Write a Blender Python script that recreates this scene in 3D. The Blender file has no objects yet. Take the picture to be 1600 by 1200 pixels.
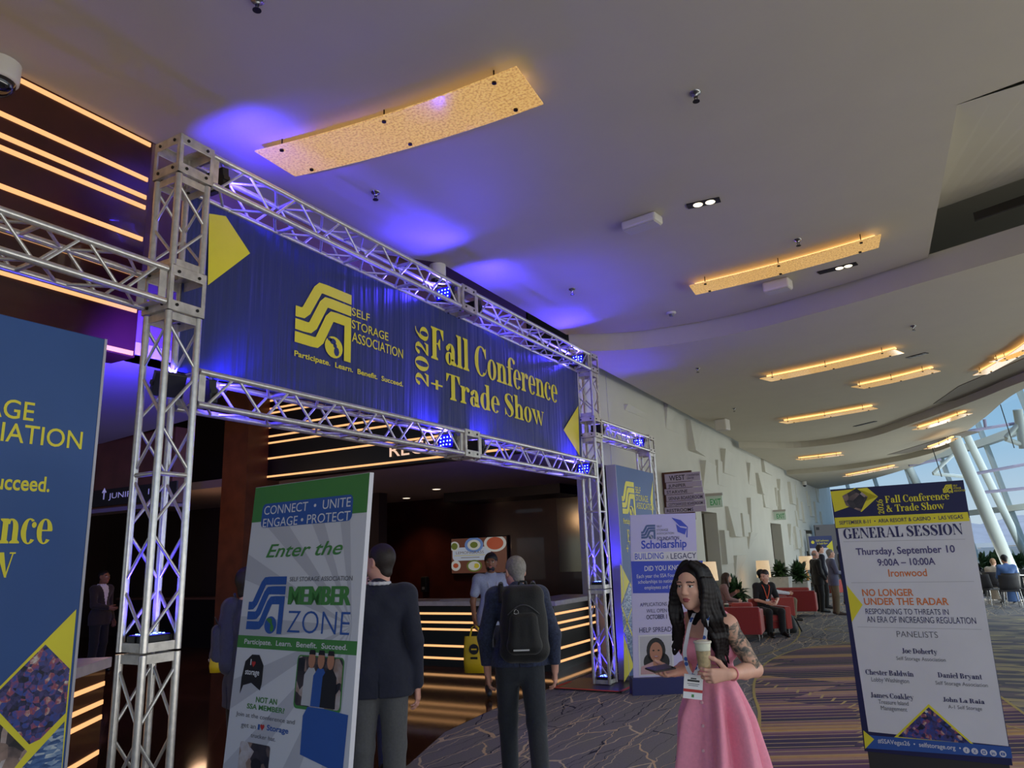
import bpy, bmesh, math, random
import numpy as np
from mathutils import Vector, Matrix
SC = bpy.context.scene
COL = SC.collection
RND = random.Random(7)

# ---------------------------------------------------------------- camera
F_PX, EYE = 1152.45, 1.85
RCAM = np.array([[0.8671, 0.1425, -0.4774], [0.497, -0.1809, 0.8487], [-0.0346, 0.9731, 0.2277]])
_u, _s, _v = np.linalg.svd(RCAM)
RCAM = _u @ _v
CAMP = np.array([0, 0, EYE])
cd = bpy.data.cameras.new('camera')
cd.sensor_width = 36
cd.lens = F_PX / 1600 * 36
cd.clip_end = 6000
cam = bpy.data.objects.new('camera', cd)
COL.objects.link(cam)
M = Matrix.Identity(4)
for i in range(3):
    M[i][0], M[i][1], M[i][2] = RCAM[i][0], RCAM[i][1], -RCAM[i][2]
    M[i][3] = CAMP[i]
cam.matrix_world = M
SC.camera = cam

def ray(x, y):
    return RCAM @ np.array([x - 800, 600 - y, F_PX])
def on(x, y, axis, val):            # the point seen at a pixel on the plane axis = val
    d = ray(x, y)
    return CAMP + d * (val - CAMP[axis]) / d[axis]
def at(x, y, depth):                # the point seen at a pixel at a given depth
    return CAMP + ray(x, y) * depth / F_PX

# ---------------------------------------------------------------- world, sun, exposure
SC.view_settings.view_transform = 'Standard'
SC.view_settings.look = 'None'
SC.view_settings.gamma = 1
SC.view_settings.use_curve_mapping = False
SC.view_settings.exposure = -0.35
W = bpy.data.worlds.new('sky')
SC.world = W
W.use_nodes = True
nt = W.node_tree
bg = nt.nodes['Background']
_tc = nt.nodes.new('ShaderNodeTexCoord')
_sp = nt.nodes.new('ShaderNodeSeparateXYZ')
_rp = nt.nodes.new('ShaderNodeValToRGB')
for _i, (_p, _c) in enumerate(((0, (.52, .52, .5, 1)), (.01, (.74, .86, .97, 1)), (.12, (.38, .66, .95, 1)), (.5, (.12, .34, .78, 1)))):
    _e = _rp.color_ramp.elements[_i] if _i < 2 else _rp.color_ramp.elements.new(_p)
    _e.position, _e.color = _p, _c
nt.links.new(_tc.outputs['Generated'], _sp.inputs[0])
nt.links.new(_sp.outputs[2], _rp.inputs[0])
nt.links.new(_rp.outputs[0], bg.inputs[0])
bg.inputs[1].default_value = 1.05
def lamp(name, kind, loc, energy, color, rot=None, target=None, **kw):
    l = bpy.data.lights.new(name, kind)
    l.energy = energy
    l.color = color
    for k, v in kw.items():
        setattr(l, k, v)
    o = bpy.data.objects.new(name, l)
    COL.objects.link(o)
    o.location = loc
    if target is not None:
        o.rotation_euler = (Vector(target) - Vector(loc)).to_track_quat('-Z', 'Y').to_euler()
    elif rot:
        o.rotation_euler = rot
    return o
lamp('sun', 'SUN', (0, 0, 60), 2.2, (1, .95, .86), target=(28, 30, 0), angle=.01)
# daylight of the window wall that runs on along the right-hand side of the concourse
lamp('window_daylight', 'AREA', (6.6, 5, 3.0), 330, (.86, .93, 1), target=(-4, 8, 2.6), shape='RECTANGLE', size=26, size_y=4.5)
lamp('window_daylight', 'AREA', (2.5, 29, 4.0), 480, (.84, .94, 1), target=(-5.3, 26, 2.5), shape='RECTANGLE', size=14, size_y=5)

# lamps added to brighten the ceiling, as if daylight came up off the ground
lamp('ground_bounce_fill', 'AREA', (7.6, 6, .6), 560, (1, .96, .88), target=(0, 6, 5.3), shape='RECTANGLE', size=24, size_y=1.2)
lamp('ground_bounce_fill', 'AREA', (3.4, 27, .6), 300, (.92, .96, .9), target=(-2, 22, 5.0), shape='RECTANGLE', size=12, size_y=1.2)

# ---------------------------------------------------------------- helpers
def lin(c):
    c = c / 255.0
    return c / 12.92 if c <= .04045 else ((c + .055) / 1.055) ** 2.4
def rgb(r, g, b):
    return (lin(r), lin(g), lin(b), 1)
MATS = {}
def mat(name, col, rough=.6, metal=0, emit=None, estr=0, noise=0, nscale=30, bump=0, bscale=200, alpha=1, spec=.5, trans=0, coat=0, sheen=0):
    if name in MATS:
        return MATS[name]
    m = bpy.data.materials.new(name)
    m.use_nodes = True
    n = m.node_tree
    b = n.nodes['Principled BSDF']
    b.inputs['Base Color'].default_value = col
    b.inputs['Roughness'].default_value = rough
    b.inputs['Metallic'].default_value = metal
    b.inputs['Specular IOR Level'].default_value = spec
    b.inputs['Transmission Weight'].default_value = trans
    b.inputs['Coat Weight'].default_value = coat
    b.inputs['Sheen Weight'].default_value = sheen
    if emit:
        b.inputs['Emission Color'].default_value = emit
        b.inputs['Emission Strength'].default_value = estr
    tc = None
    if noise or bump:
        tc = n.nodes.new('ShaderNodeTexCoord')
    if noise:
        t = n.nodes.new('ShaderNodeTexNoise')
        t.inputs['Scale'].default_value = nscale
        t.inputs['Detail'].default_value = 4
        n.links.new(tc.outputs['Object'], t.inputs['Vector'])
        r = n.nodes.new('ShaderNodeValToRGB')
        r.color_ramp.elements[0].position, r.color_ramp.elements[1].position = .3, .7
        r.color_ramp.elements[0].color = tuple(c * (1 - noise) for c in col[:3]) + (1,)
        r.color_ramp.elements[1].color = tuple(min(1, c * (1 + noise)) for c in col[:3]) + (1,)
        n.links.new(t.outputs['Fac'], r.inputs[0])
        n.links.new(r.outputs[0], b.inputs['Base Color'])
    if bump:
        t = n.nodes.new('ShaderNodeTexNoise')
        t.inputs['Scale'].default_value = bscale
        n.links.new(tc.outputs['Object'], t.inputs['Vector'])
        bp = n.nodes.new('ShaderNodeBump')
        bp.inputs['Strength'].default_value = bump
        bp.inputs['Distance'].default_value = .01
        n.links.new(t.outputs['Fac'], bp.inputs['Height'])
        n.links.new(bp.outputs[0], b.inputs['Normal'])
    MATS[name] = m
    return m

class MB:
    """collects shapes into one mesh; every face keeps a material slot"""
    def __init__(s):
        s.v, s.f, s.m, s.sm = [], [], [], []
    def add(s, vs, fs, mi=0, smooth=False):
        k = len(s.v)
        s.v += [tuple(map(float, p)) for p in vs]
        s.f += [tuple(i + k for i in f) for f in fs]
        s.m += [mi] * len(fs)
        s.sm += [smooth] * len(fs)
        return s
    def box(s, a, b, mi=0):
        x0, y0, z0 = a
        x1, y1, z1 = b
        vs = [(x0, y0, z0), (x1, y0, z0), (x1, y1, z0), (x0, y1, z0), (x0, y0, z1), (x1, y0, z1), (x1, y1, z1), (x0, y1, z1)]
        return s.add(vs, [(0, 3, 2, 1), (4, 5, 6, 7), (0, 1, 5, 4), (1, 2, 6, 5), (2, 3, 7, 6), (3, 0, 4, 7)], mi)
    def obox(s, c, ax, ay, az, mi=0):      # oriented box: centre and three half-axis vectors
        c, ax, ay, az = map(np.array, (c, ax, ay, az))
        vs = [c + i * ax + j * ay + k * az for k in (-1, 1) for i, j in ((-1, -1), (1, -1), (1, 1), (-1, 1))]
        return s.add(vs, [(0, 3, 2, 1), (4, 5, 6, 7), (0, 1, 5, 4), (1, 2, 6, 5), (2, 3, 7, 6), (3, 0, 4, 7)], mi)
    def tube(s, p, q, r, r2=None, n=8, mi=0, cap=True):
        p, q = np.array(p, float), np.array(q, float)
        r2 = r if r2 is None else r2
        d = (q - p) / np.linalg.norm(q - p)
        a = np.cross(d, (0, 0, 1) if abs(d[2]) < .9 else (1, 0, 0))
        a /= np.linalg.norm(a)
        b = np.cross(d, a)
        vs = []
        for c, rr in ((p, r), (q, r2)):
            for i in range(n):
                t = 2 * math.pi * i / n
                vs.append(c + rr * (a * math.cos(t) + b * math.sin(t)))
        s.add(vs, [(i, i + n, (i + 1) % n + n, (i + 1) % n) for i in range(n)], mi, True)
        if cap:
            s.add(vs, [tuple(range(n)), tuple(range(2 * n - 1, n - 1, -1))], mi)
        return s
    def path(s, pts, r, n=6, mi=0):
        for p, q in zip(pts[:-1], pts[1:]):
            s.tube(p, q, r, n=n, mi=mi)
        return s
    def lathe(s, c, prof, n=20, mi=0, axis=None):   # profile of (radius, height)
        vs = []
        for r, z in prof:
            for i in range(n):
                t = 2 * math.pi * i / n
                p = np.array((r * math.cos(t), r * math.sin(t), z))
                if axis is not None:
                    p = axis @ p
                vs.append(p + np.array(c))
        fs = []
        for j in range(len(prof) - 1):
            for i in range(n):
                k = (i + 1) % n
                fs.append((j * n + i, j * n + k, (j + 1) * n + k, (j + 1) * n + i))
        s.add(vs, fs, mi, True)
        s.add(vs, [tuple(range(n - 1, -1, -1)), tuple(range((len(prof) - 1) * n, len(prof) * n))], mi)
        return s
    def prism(s, poly, z0, z1, mi=0):
        n = len(poly)
        area = sum(poly[i][0] * poly[(i + 1) % n][1] - poly[(i + 1) % n][0] * poly[i][1] for i in range(n))
        if area < 0:
            poly = poly[::-1]
        vs = [(x, y, z0) for x, y in poly] + [(x, y, z1) for x, y in poly]
        fs = [tuple(range(n - 1, -1, -1)), tuple(range(n, 2 * n))] + [(i, (i + 1) % n, (i + 1) % n + n, i + n) for i in range(n)]
        return s.add(vs, fs, mi)
    def build(s, name, mats, parent=None, bevel=0):
        me = bpy.data.meshes.new(name)
        me.from_pydata(s.v, [], s.f)
        for m in (mats if isinstance(mats, (list, tuple)) else [mats]):
            me.materials.append(m)
        me.polygons.foreach_set('material_index', s.m)
        me.polygons.foreach_set('use_smooth', s.sm)
        me.update()
        o = bpy.data.objects.new(name, me)
        COL.objects.link(o)
        if parent is not None:
            o.parent = parent
            o.matrix_parent_inverse = parent.matrix_world.inverted() if False else Matrix.Translation(-Vector(parent.get('_o', (0, 0, 0))))
        if bevel:
            b = o.modifiers.new('bevel', 'BEVEL')
            b.width = bevel
            b.segments = 2
            b.limit_method = 'ANGLE'
        return o

def tag(o, label, cat, group=None):
    o['label'] = label
    o['category'] = cat
    if group:
        o['group'] = group
    return o
def thing(name, loc, label, cat, group=None):      # an Empty at the thing's base; children are given in world coordinates
    o = bpy.data.objects.new(name, None)
    COL.objects.link(o)
    o.location = loc
    o['_o'] = tuple(float(c) for c in loc)
    o.empty_display_size = .1
    return tag(o, label, cat, group)
def sub(name, parent):                             # an Empty part that holds sub-parts
    o = bpy.data.objects.new(name, None)
    COL.objects.link(o)
    o.parent = parent
    o.matrix_parent_inverse = Matrix.Translation(-Vector(parent.get('_o', (0, 0, 0))))
    return o
def struct(o):
    o['kind'] = 'structure'
    return o
def copy_tree(o, parent=None):
    c = o.copy()
    COL.objects.link(c)
    if parent is not None:
        c.parent = parent
    for ch in o.children:
        copy_tree(ch, c)
    return c
# ---------------------------------------------------------------- materials
CEIL = mat('ceiling_paint', rgb(186, 178, 158), .85, noise=.02, nscale=2)
WALLW = mat('white_wall_plaster', rgb(205, 202, 188), .8, noise=.03, nscale=1.5)
MAUVE = mat('brown_wall_paint', rgb(120, 88, 80), .7)
WOOD = mat('dark_red_wood_veneer', rgb(62, 26, 18), .28, noise=.25, nscale=3, coat=.3)
WOOD2 = mat('brown_wood_panel', rgb(96, 52, 28), .4, noise=.25, nscale=4)
DARK = mat('near_black_panel', rgb(22, 17, 17), .35)
SLATE = mat('warm_light_strip', rgb(60, 40, 25), .5, emit=(1, .5, .2, 1), estr=1.5)
MARBLE = mat('pale_marble', rgb(205, 196, 194), .3, noise=.12, nscale=9)
STEELW = mat('white_painted_steel', rgb(196, 208, 204), .45)
BLACK = mat('black_plastic', rgb(14, 14, 16), .45)
ALU = mat('brushed_aluminium', rgb(214, 210, 204), .3, metal=.7, noise=.12, nscale=25)
ALUP = mat('aluminium_plate', rgb(204, 198, 190), .4, metal=.65, noise=.2, nscale=14)

def nodes_mat(name):
    m = bpy.data.materials.new(name)
    m.use_nodes = True
    MATS[name] = m
    return m, m.node_tree.nodes, m.node_tree.links, m.node_tree.nodes['Principled BSDF']
def nd(N, kind, **kw):
    n = N.new(kind)
    for k, v in kw.items():
        if k.startswith('i_'):
            n.inputs[int(k[2:])].default_value = v
        else:
            setattr(n, k, v)
    return n
def mth(N, L, op, a, b=None, c=None):
    n = N.new('ShaderNodeMath')
    n.operation = op
    for i, x in enumerate((a, b, c)):
        if x is None:
            continue
        if isinstance(x, (int, float)):
            n.inputs[i].default_value = x
        else:
            L.new(x, n.inputs[i])
    return n.outputs[0]
def mixc(N, L, fac, a, b):
    n = N.new('ShaderNodeMix')
    n.data_type = 'RGBA'
    if isinstance(fac, (int, float)):
        n.inputs[0].default_value = fac
    else:
        L.new(fac, n.inputs[0])
    for i, x in ((6, a), (7, b)):
        if isinstance(x, tuple):
            n.inputs[i].default_value = x
        else:
            L.new(x, n.inputs[i])
    return n.outputs[2]

def carpet_grey():
    m, N, L, B = nodes_mat('grey_cracked_carpet')
    tc = nd(N, 'ShaderNodeTexCoord')
    def cracks(rot, sx, sy, scale, width, seed):
        mp = nd(N, 'ShaderNodeMapping')
        mp.inputs['Rotation'].default_value = (0, 0, rot)
        mp.inputs['Scale'].default_value = (sx, sy, 1)
        mp.inputs['Location'].default_value = (seed, seed * .7, 0)
        wv = nd(N, 'ShaderNodeTexNoise')
        wv.inputs['Scale'].default_value = 4.5
        wv.inputs['Detail'].default_value = 2
        L.new(tc.outputs['Object'], wv.inputs[0])
        va = nd(N, 'ShaderNodeVectorMath', operation='MULTIPLY_ADD')
        va.inputs[1].default_value = (.12, .16, 0)
        L.new(wv.outputs['Color'], va.inputs[0])
        L.new(tc.outputs['Object'], va.inputs[2])
        L.new(va.outputs[0], mp.inputs[0])
        v = nd(N, 'ShaderNodeTexVoronoi', feature='DISTANCE_TO_EDGE')
        v.inputs['Scale'].default_value = scale
        L.new(mp.outputs[0], v.inputs['Vector'])
        return mth(N, L, 'LESS_THAN', v.outputs['Distance'], width)
    nz = nd(N, 'ShaderNodeTexNoise')
    nz.inputs['Scale'].default_value = 60
    L.new(tc.outputs['Object'], nz.inputs[0])
    base = mixc(N, L, nz.outputs[0], rgb(112, 112, 116), rgb(138, 136, 138))
    c1 = mixc(N, L, cracks(.15, 2.1, .34, 1.7, .008, 3.1), base, rgb(52, 54, 70))
    c2 = mixc(N, L, cracks(-.05, 1.7, .3, 1.6, .009, 8.4), c1, rgb(204, 188, 158))
    c3 = mixc(N, L, cracks(.05, 1.9, .26, 1.4, .007, 17.7), c2, rgb(206, 182, 146))
    L.new(c3, B.inputs['Base Color'])
    B.inputs['Roughness'].default_value = .95
    B.inputs['Specular IOR Level'].default_value = .1
    return m
def carpet_stripe():
    m, N, L, B = nodes_mat('purple_gold_striped_carpet')
    tc = nd(N, 'ShaderNodeTexCoord')
    mp = nd(N, 'ShaderNodeMapping')
    mp.inputs['Rotation'].default_value = (0, 0, math.radians(-27))
    L.new(tc.outputs['Object'], mp.inputs[0])
    sp = nd(N, 'ShaderNodeSeparateXYZ')
    L.new(mp.outputs[0], sp.inputs[0])
    nz = nd(N, 'ShaderNodeTexNoise')
    nz.inputs['Scale'].default_value = .55
    L.new(mp.outputs[0], nz.inputs[0])
    # offset that jumps at zig-zag columns
    jag = mth(N, L, 'GREATER_THAN', mth(N, L, 'ADD', sp.outputs[0], mth(N, L, 'MULTIPLY', mth(N, L, 'PINGPONG', sp.outputs[1], 1.1), 1.1)), 4.0)
    y = mth(N, L, 'ADD', sp.outputs[1], mth(N, L, 'MULTIPLY', jag, .37))
    fine = mth(N, L, 'FRACT', mth(N, L, 'MULTIPLY', y, 6.5))
    line = mth(N, L, 'LESS_THAN', fine, .16)
    cell = mth(N, L, 'FLOOR', mth(N, L, 'MULTIPLY', y, 6.5))
    wn = nd(N, 'ShaderNodeTexWhiteNoise', noise_dimensions='1D')
    L.new(cell, wn.inputs['W'])
    slow = mth(N, L, 'FRACT', mth(N, L, 'ADD', mth(N, L, 'MULTIPLY', y, .9), mth(N, L, 'MULTIPLY', wn.outputs[0], .3)))
    r = nd(N, 'ShaderNodeValToRGB')
    e = r.color_ramp.elements
    e[0].color, e[0].position = rgb(60, 66, 86), 0
    e[1].color, e[1].position = rgb(84, 72, 104), .3
    for p, c in ((.5, rgb(116, 84, 116)), (.62, rgb(176, 142, 144)), (.75, rgb(206, 168, 104)), (.88, rgb(134, 106, 124))):
        k = e.new(p)
        k.color = c
    L.new(slow, r.inputs[0])
    n2 = nd(N, 'ShaderNodeTexNoise')
    n2.inputs['Scale'].default_value = 9
    L.new(tc.outputs['Object'], n2.inputs[0])
    c0 = mixc(N, L, mth(N, L, 'MULTIPLY', n2.outputs[0], .35), r.outputs[0], rgb(60, 66, 82))
    c1 = mixc(N, L, line, c0, rgb(184, 164, 130))
    # zig-zag of short slanting strokes where the stripes step
    x0 = mth(N, L, 'MULTIPLY_ADD', mth(N, L, 'SINE', mth(N, L, 'MULTIPLY', sp.outputs[1], 1.5)), .3, 3.1)
    t = mth(N, L, 'DIVIDE', mth(N, L, 'SUBTRACT', sp.outputs[0], x0), .17)
    dl = mth(N, L, 'ABSOLUTE', mth(N, L, 'SUBTRACT', mth(N, L, 'FRACT', mth(N, L, 'MULTIPLY', sp.outputs[1], 5.0)), t))
    c2 = mixc(N, L, mth(N, L, 'LESS_THAN', dl, .1), c1, rgb(190, 170, 120))
    L.new(c2, B.inputs['Base Color'])
    B.inputs['Roughness'].default_value = .95
    B.inputs['Specular IOR Level'].default_value = .1
    return m
def carpet_mottle():
    m, N, L, B = nodes_mat('mottled_grey_gold_carpet')
    tc = nd(N, 'ShaderNodeTexCoord')
    mp = nd(N, 'ShaderNodeMapping')
    mp.inputs['Scale'].default_value = (1.2, 4.5, 1)
    L.new(tc.outputs['Object'], mp.inputs[0])
    v = nd(N, 'ShaderNodeTexVoronoi')
    v.inputs['Scale'].default_value = 1.6
    L.new(mp.outputs[0], v.inputs['Vector'])
    r = nd(N, 'ShaderNodeValToRGB', )
    r.color_ramp.interpolation = 'CONSTANT'
    e = r.color_ramp.elements
    e[0].color, e[1].color, e[1].position = rgb(84, 84, 98), rgb(150, 142, 122), .35
    k = e.new(.6)
    k.color = rgb(104, 96, 108)
    k = e.new(.8)
    k.color = rgb(166, 154, 120)
    sp = nd(N, 'ShaderNodeSeparateColor')
    L.new(v.outputs['Color'], sp.inputs[0])
    L.new(sp.outputs[0], r.inputs[0])
    L.new(r.outputs[0], B.inputs['Base Color'])
    B.inputs['Roughness'].default_value = .95
    return m
def parquet():
    m, N, L, B = nodes_mat('polished_dark_wood_tile')
    tc = nd(N, 'ShaderNodeTexCoord')
    mp = nd(N, 'ShaderNodeMapping')
    mp.inputs['Rotation'].default_value = (0, 0, .78)
    L.new(tc.outputs['Object'], mp.inputs[0])
    bt = nd(N, 'ShaderNodeTexBrick')
    bt.inputs['Scale'].default_value = 1.0
    bt.inputs['Brick Width'].default_value = .9
    bt.inputs['Row Height'].default_value = .22
    bt.inputs['Mortar Size'].default_value = .004
    bt.inputs['Color1'].default_value = rgb(58, 34, 24)
    bt.inputs['Color2'].default_value = rgb(76, 46, 32)
    bt.inputs['Mortar'].default_value = rgb(96, 66, 48)
    L.new(mp.outputs[0], bt.inputs[0])
    L.new(bt.outputs[0], B.inputs['Base Color'])
    B.inputs['Roughness'].default_value = .07
    bp = nd(N, 'ShaderNodeBump')
    bp.inputs['Strength'].default_value = .03
    bp.inputs['Distance'].default_value = .01
    L.new(bt.outputs[0], bp.inputs['Height'])
    L.new(bp.outputs[0], B.inputs['Normal'])
    return m
def glass_pane():
    m, N, L, B = nodes_mat('clear_window_glass')
    tr = nd(N, 'ShaderNodeBsdfTransparent')
    tr.inputs[0].default_value = (.93, .97, .97, 1)
    gl = nd(N, 'ShaderNodeBsdfGlossy')
    gl.inputs['Roughness'].default_value = .03
    mx = nd(N, 'ShaderNodeMixShader')
    mx.inputs[0].default_value = .06
    L.new(tr.outputs[0], mx.inputs[1])
    L.new(gl.outputs[0], mx.inputs[2])
    L.new(mx.outputs[0], N['Material Output'].inputs[0])
    return m
GLASS = glass_pane()
CARPET, STRIPE, MOTTLE, TILE = carpet_grey(), carpet_stripe(), carpet_mottle(), parquet()
YEL = mat('carpet_yellow_line', rgb(176, 160, 96), .95)

# ---------------------------------------------------------------- floor
struct(MB().box((-22, -6, -.3), (12, 52, 0)).build('floor', CARPET))
tile = [(-4.3, 4.6), (-4.62, 6.0), (-5.05, 7.2), (-5.18, 8.4), (-5.18, 14.2), (-22, 14.2), (-22, 3.3), (-3.6, 3.3)]
struct(MB().prism(tile, 0, .004).build('floor_tile', TILE))
def arc(pts, n=8):                 # Catmull-Rom through 2D points
    P = [np.array(p, float) for p in pts]
    P = [2 * P[0] - P[1]] + P + [2 * P[-1] - P[-2]]
    out = []
    for i in range(1, len(P) - 2):
        for k in range(n):
            t = k / n
            out.append(.5 * ((2 * P[i]) + (P[i + 1] - P[i - 1]) * t + (2 * P[i - 1] - 5 * P[i] + 4 * P[i + 1] - P[i + 2]) * t * t + (3 * P[i] - P[i - 1] - 3 * P[i + 1] + P[i + 2]) * t ** 3))
    out.append(P[-2])
    return out
def ribbon(pts, w, z):
    b = MB()
    P = [np.array(p, float) for p in pts]
    L_, R_ = [], []
    for i, p in enumerate(P):
        d = P[min(i + 1, len(P) - 1)] - P[max(i - 1, 0)]
        d /= np.linalg.norm(d)
        nn = np.array((-d[1], d[0])) * w / 2
        L_.append((*(p + nn), z))
        R_.append((*(p - nn), z))
    n = len(P)
    b.add(L_ + R_, [(i, i + n, i + n + 1, i + 1) for i in range(n - 1)])
    return b
st = arc([(-1.5, 5.5), (-1.75, 7.3), (-2.1, 9.2), (-2.42, 10.42), (-2.66, 11.67), (-2.82, 13.4), (-2.63, 15.0), (-2.2, 15.8), (-1.6, 16.1), (-.4, 15.2), (.1, 13), (.35, 11), (.9, 8.6), (2.2, 7)])
struct(MB().prism([tuple(p) for p in st] + [(2.2, 4), (-1, 4)], 0, .003).build('floor_stripe', STRIPE))
b = ribbon(st, .035, .0045)
for q in (arc([(-4.6, 13.2), (-3.7, 13.5), (-3.12, 14.1), (-2.93, 15.0), (-2.88, 16.2), (-3.02, 17.8), (-3.4, 20)]), arc([(-3.05, 17.3), (-2.4, 16.7), (-1.62, 16.0)]), arc([(.2, 9.6), (.55, 9.2), (1.3, 8.6)]), arc([(-2.2, 20), (-2.6, 18.6), (-1.4, 17.6)])):
    q = ribbon(q, .03, .005)
    b.add(q.v, q.f)
struct(b.build('floor_line', YEL))
struct(MB().prism([(.1, 13), (.4, 10.7), (1.2, 9), (4, 8), (9, 16), (5, 24), (.5, 22.5), (-1.6, 19.5), (-1.4, 16.3), (-.4, 15.2)], 0, .002).build('floor_mottle', MOTTLE))

# ---------------------------------------------------------------- ceiling, stepped in curved panels
A1 = arc([(-4.87, 10.53), (-3.8, 11.06), (-2.37, 11.13), (-.85, 10.71), (.34, 10.24), (1.32, 9.85), (3.4, 9.0), (7.0, 7.4)])
A2 = arc([(-5.1, 23.2), (-3.5, 24.7), (-1.6, 24.0), (-.17, 21.6), (1.1, 19.1), (1.86, 17.4), (4.2, 13), (7, 9)])
A3 = arc([(-5.2, 31.9), (-3, 31.6), (-1.07, 30), (.1, 28), (.85, 25.6), (1.35, 22.3), (1.95, 18.3), (3.6, 15), (7, 12.4)])
A3L = A3[:33]
A4 = arc([(-5.3, 41.5), (-3.2, 39), (-.77, 33.2), (.25, 28.8), (.88, 25.7)])
Z1, Z2, Z3, Z4 = 5.35, 5.08, 4.9, 4.72
T = [tuple(p) for p in A1]
i0 = min(range(len(T)), key=lambda i: abs(T[i][0] - .33))
# first panel, with a sloping recess cut into its right-hand side
struct(MB().prism([(-5.3, -6), (7, -6), (7, 6.0), (1.06, 6.48), (.61, 6.57)] + T[:i0 + 1][::-1] + [(-4.82, 6.9), (-5.3, 6.2)], Z1, Z1 + .16).build('ceiling', CEIL))
b = MB()
R0 = T[i0:]
lo = [(.61, 6.57), (1.06, 6.48), (7, 6.0)]
n = len(R0)
top = [(x, y + .1, Z1 + .62) for x, y in R0]
bot = [tuple(np.array((.61, 6.57)) + (np.array((7, 6.0)) - np.array((.61, 6.57))) * i / (n - 1)) + (Z1 - .002,) for i in range(n)]
b.add(top + bot, [(i, i + 1, n + i + 1, n + i) for i in range(n - 1)])
b.add([(.61, 6.57, Z1), (R0[0][0], R0[0][1], Z1), (R0[0][0], R0[0][1] + .1, Z1 + .62)], [(0, 1, 2)])
struct(b.build('ceiling_recess', CEIL))
def leaf(front, back, z, name, drop, gap=.1, edge=None):
    """one ceiling panel: flat underside, a front fascia facing the camera, and thickness above"""
    f = [(p[0], p[1] + gap) for p in front]
    bk = [tuple(p) for p in back]
    bb = MB().prism(f + bk[::-1], z, z + .08)
    n = len(f)
    fr = [(x, y, z) for x, y in f] + [(x, y - .02, z + drop) for x, y in f] + [(x, y + .12, z) for x, y in f] + [(x, y + .12, z + drop) for x, y in f]
    bb.add(fr, [(i, i + 1, n + i + 1, n + i) for i in range(n - 1)] + [(n + i, n + i + 1, 3 * n + i + 1, 3 * n + i) for i in range(n - 1)])
    if edge is not None:            # fascia round the free outer edge
        e = [tuple(p) for p in edge]
        k = len(e)
        bb.add([(x, y, z) for x, y in e] + [(x, y, z + .34) for x, y in e], [(i, i + 1, k + i + 1, k + i) for i in range(k - 1)])
    return struct(bb.build(name, CEIL))
leaf(A1, A2, Z2, 'ceiling_middle', .33)
leaf(A2, A3, Z3, 'ceiling_far', .27, edge=A3[31:])
leaf(A3L, A4, Z4, 'ceiling_end', .25, edge=A4)
# dark slots in the recesses
b = MB()
for (x0, y0, x1, y1, z) in ((.85, 9.72, 2.6, 8.98, Z1 + .2), (1.25, 17.6, 2.15, 15.9, Z2 + .16)):
    d = np.array((x1 - x0, y1 - y0, 0)) / 2
    b.obox(((x0 + x1) / 2, (y0 + y1) / 2, z), d, (.0, .02, 0), (0, 0, .05))
struct(b.build('ceiling_slot', DARK))
# flat darker sheets that paint the shade of recesses in both panels
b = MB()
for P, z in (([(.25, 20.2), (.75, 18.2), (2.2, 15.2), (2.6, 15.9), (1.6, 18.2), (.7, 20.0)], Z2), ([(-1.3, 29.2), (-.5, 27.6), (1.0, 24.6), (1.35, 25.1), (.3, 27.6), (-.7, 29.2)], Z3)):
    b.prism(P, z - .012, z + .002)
struct(b.build('ceiling_recess_shade', mat('recess_shade_grey', rgb(128, 120, 108), .9)))
# slab added to block sky light at the ceiling gaps, and the taller roof of the glazed edge
struct(MB().prism([(-22, -6), (7.3, -6), (7.3, 10), (2.6, 18), (1.2, 26), (-.5, 34), (-4, 43), (-6, 46), (-22, 46)], 6.3, 6.5).build('ceiling_sky_block', CEIL))
struct(MB().prism([(7.3, 8), (12, 8), (12, 22), (5.6, 24.5), (4.4, 27), (2.4, 27), (3.4, 22), (4.6, 15)], 7.4, 7.8).build('ceiling_edge', STEELW))

# ---------------------------------------------------------------- slat wall, soffits and walls on the left
SLZ = [5.31, 4.99, 4.83, 4.74, 4.46, 4.28, 4.15, 3.85, 3.5]
XW = -5.3
w = struct(MB().box((XW - .3, -6, 3.47), (XW, 3.4, 5.6)).build('wall_left', WOOD))
for z in SLZ:
    s = MB().box((XW - .005, -6, z - .017), (XW + .012, 3.38, z + .017)).build('light_strip', SLATE, w)
struct(MB().box((XW - .25, 3.4, 3.5), (XW - .02, 10.0, 6.3)).build('wall_header', MAUVE))
w = struct(MB().box((XW - .3, 10.02, 3.46), (XW, 11.9, 6.3)).build('wall_reception', DARK))
for z in SLZ[1:]:
    MB().box((XW - .005, 10.05, z - .017), (XW + .012, 11.85, z + .017)).build('light_strip', SLATE, w)
w = struct(MB().box((-11.08, 10.0, 3.44), (XW - .3, 10.25, 5.4)).build('wall_reception_front', DARK))
for z in SLZ[1:]:
    MB().box((-11.08, 9.988, z - .017), (XW, 10.005, z + .017)).build('light_strip', SLATE, w)
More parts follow.
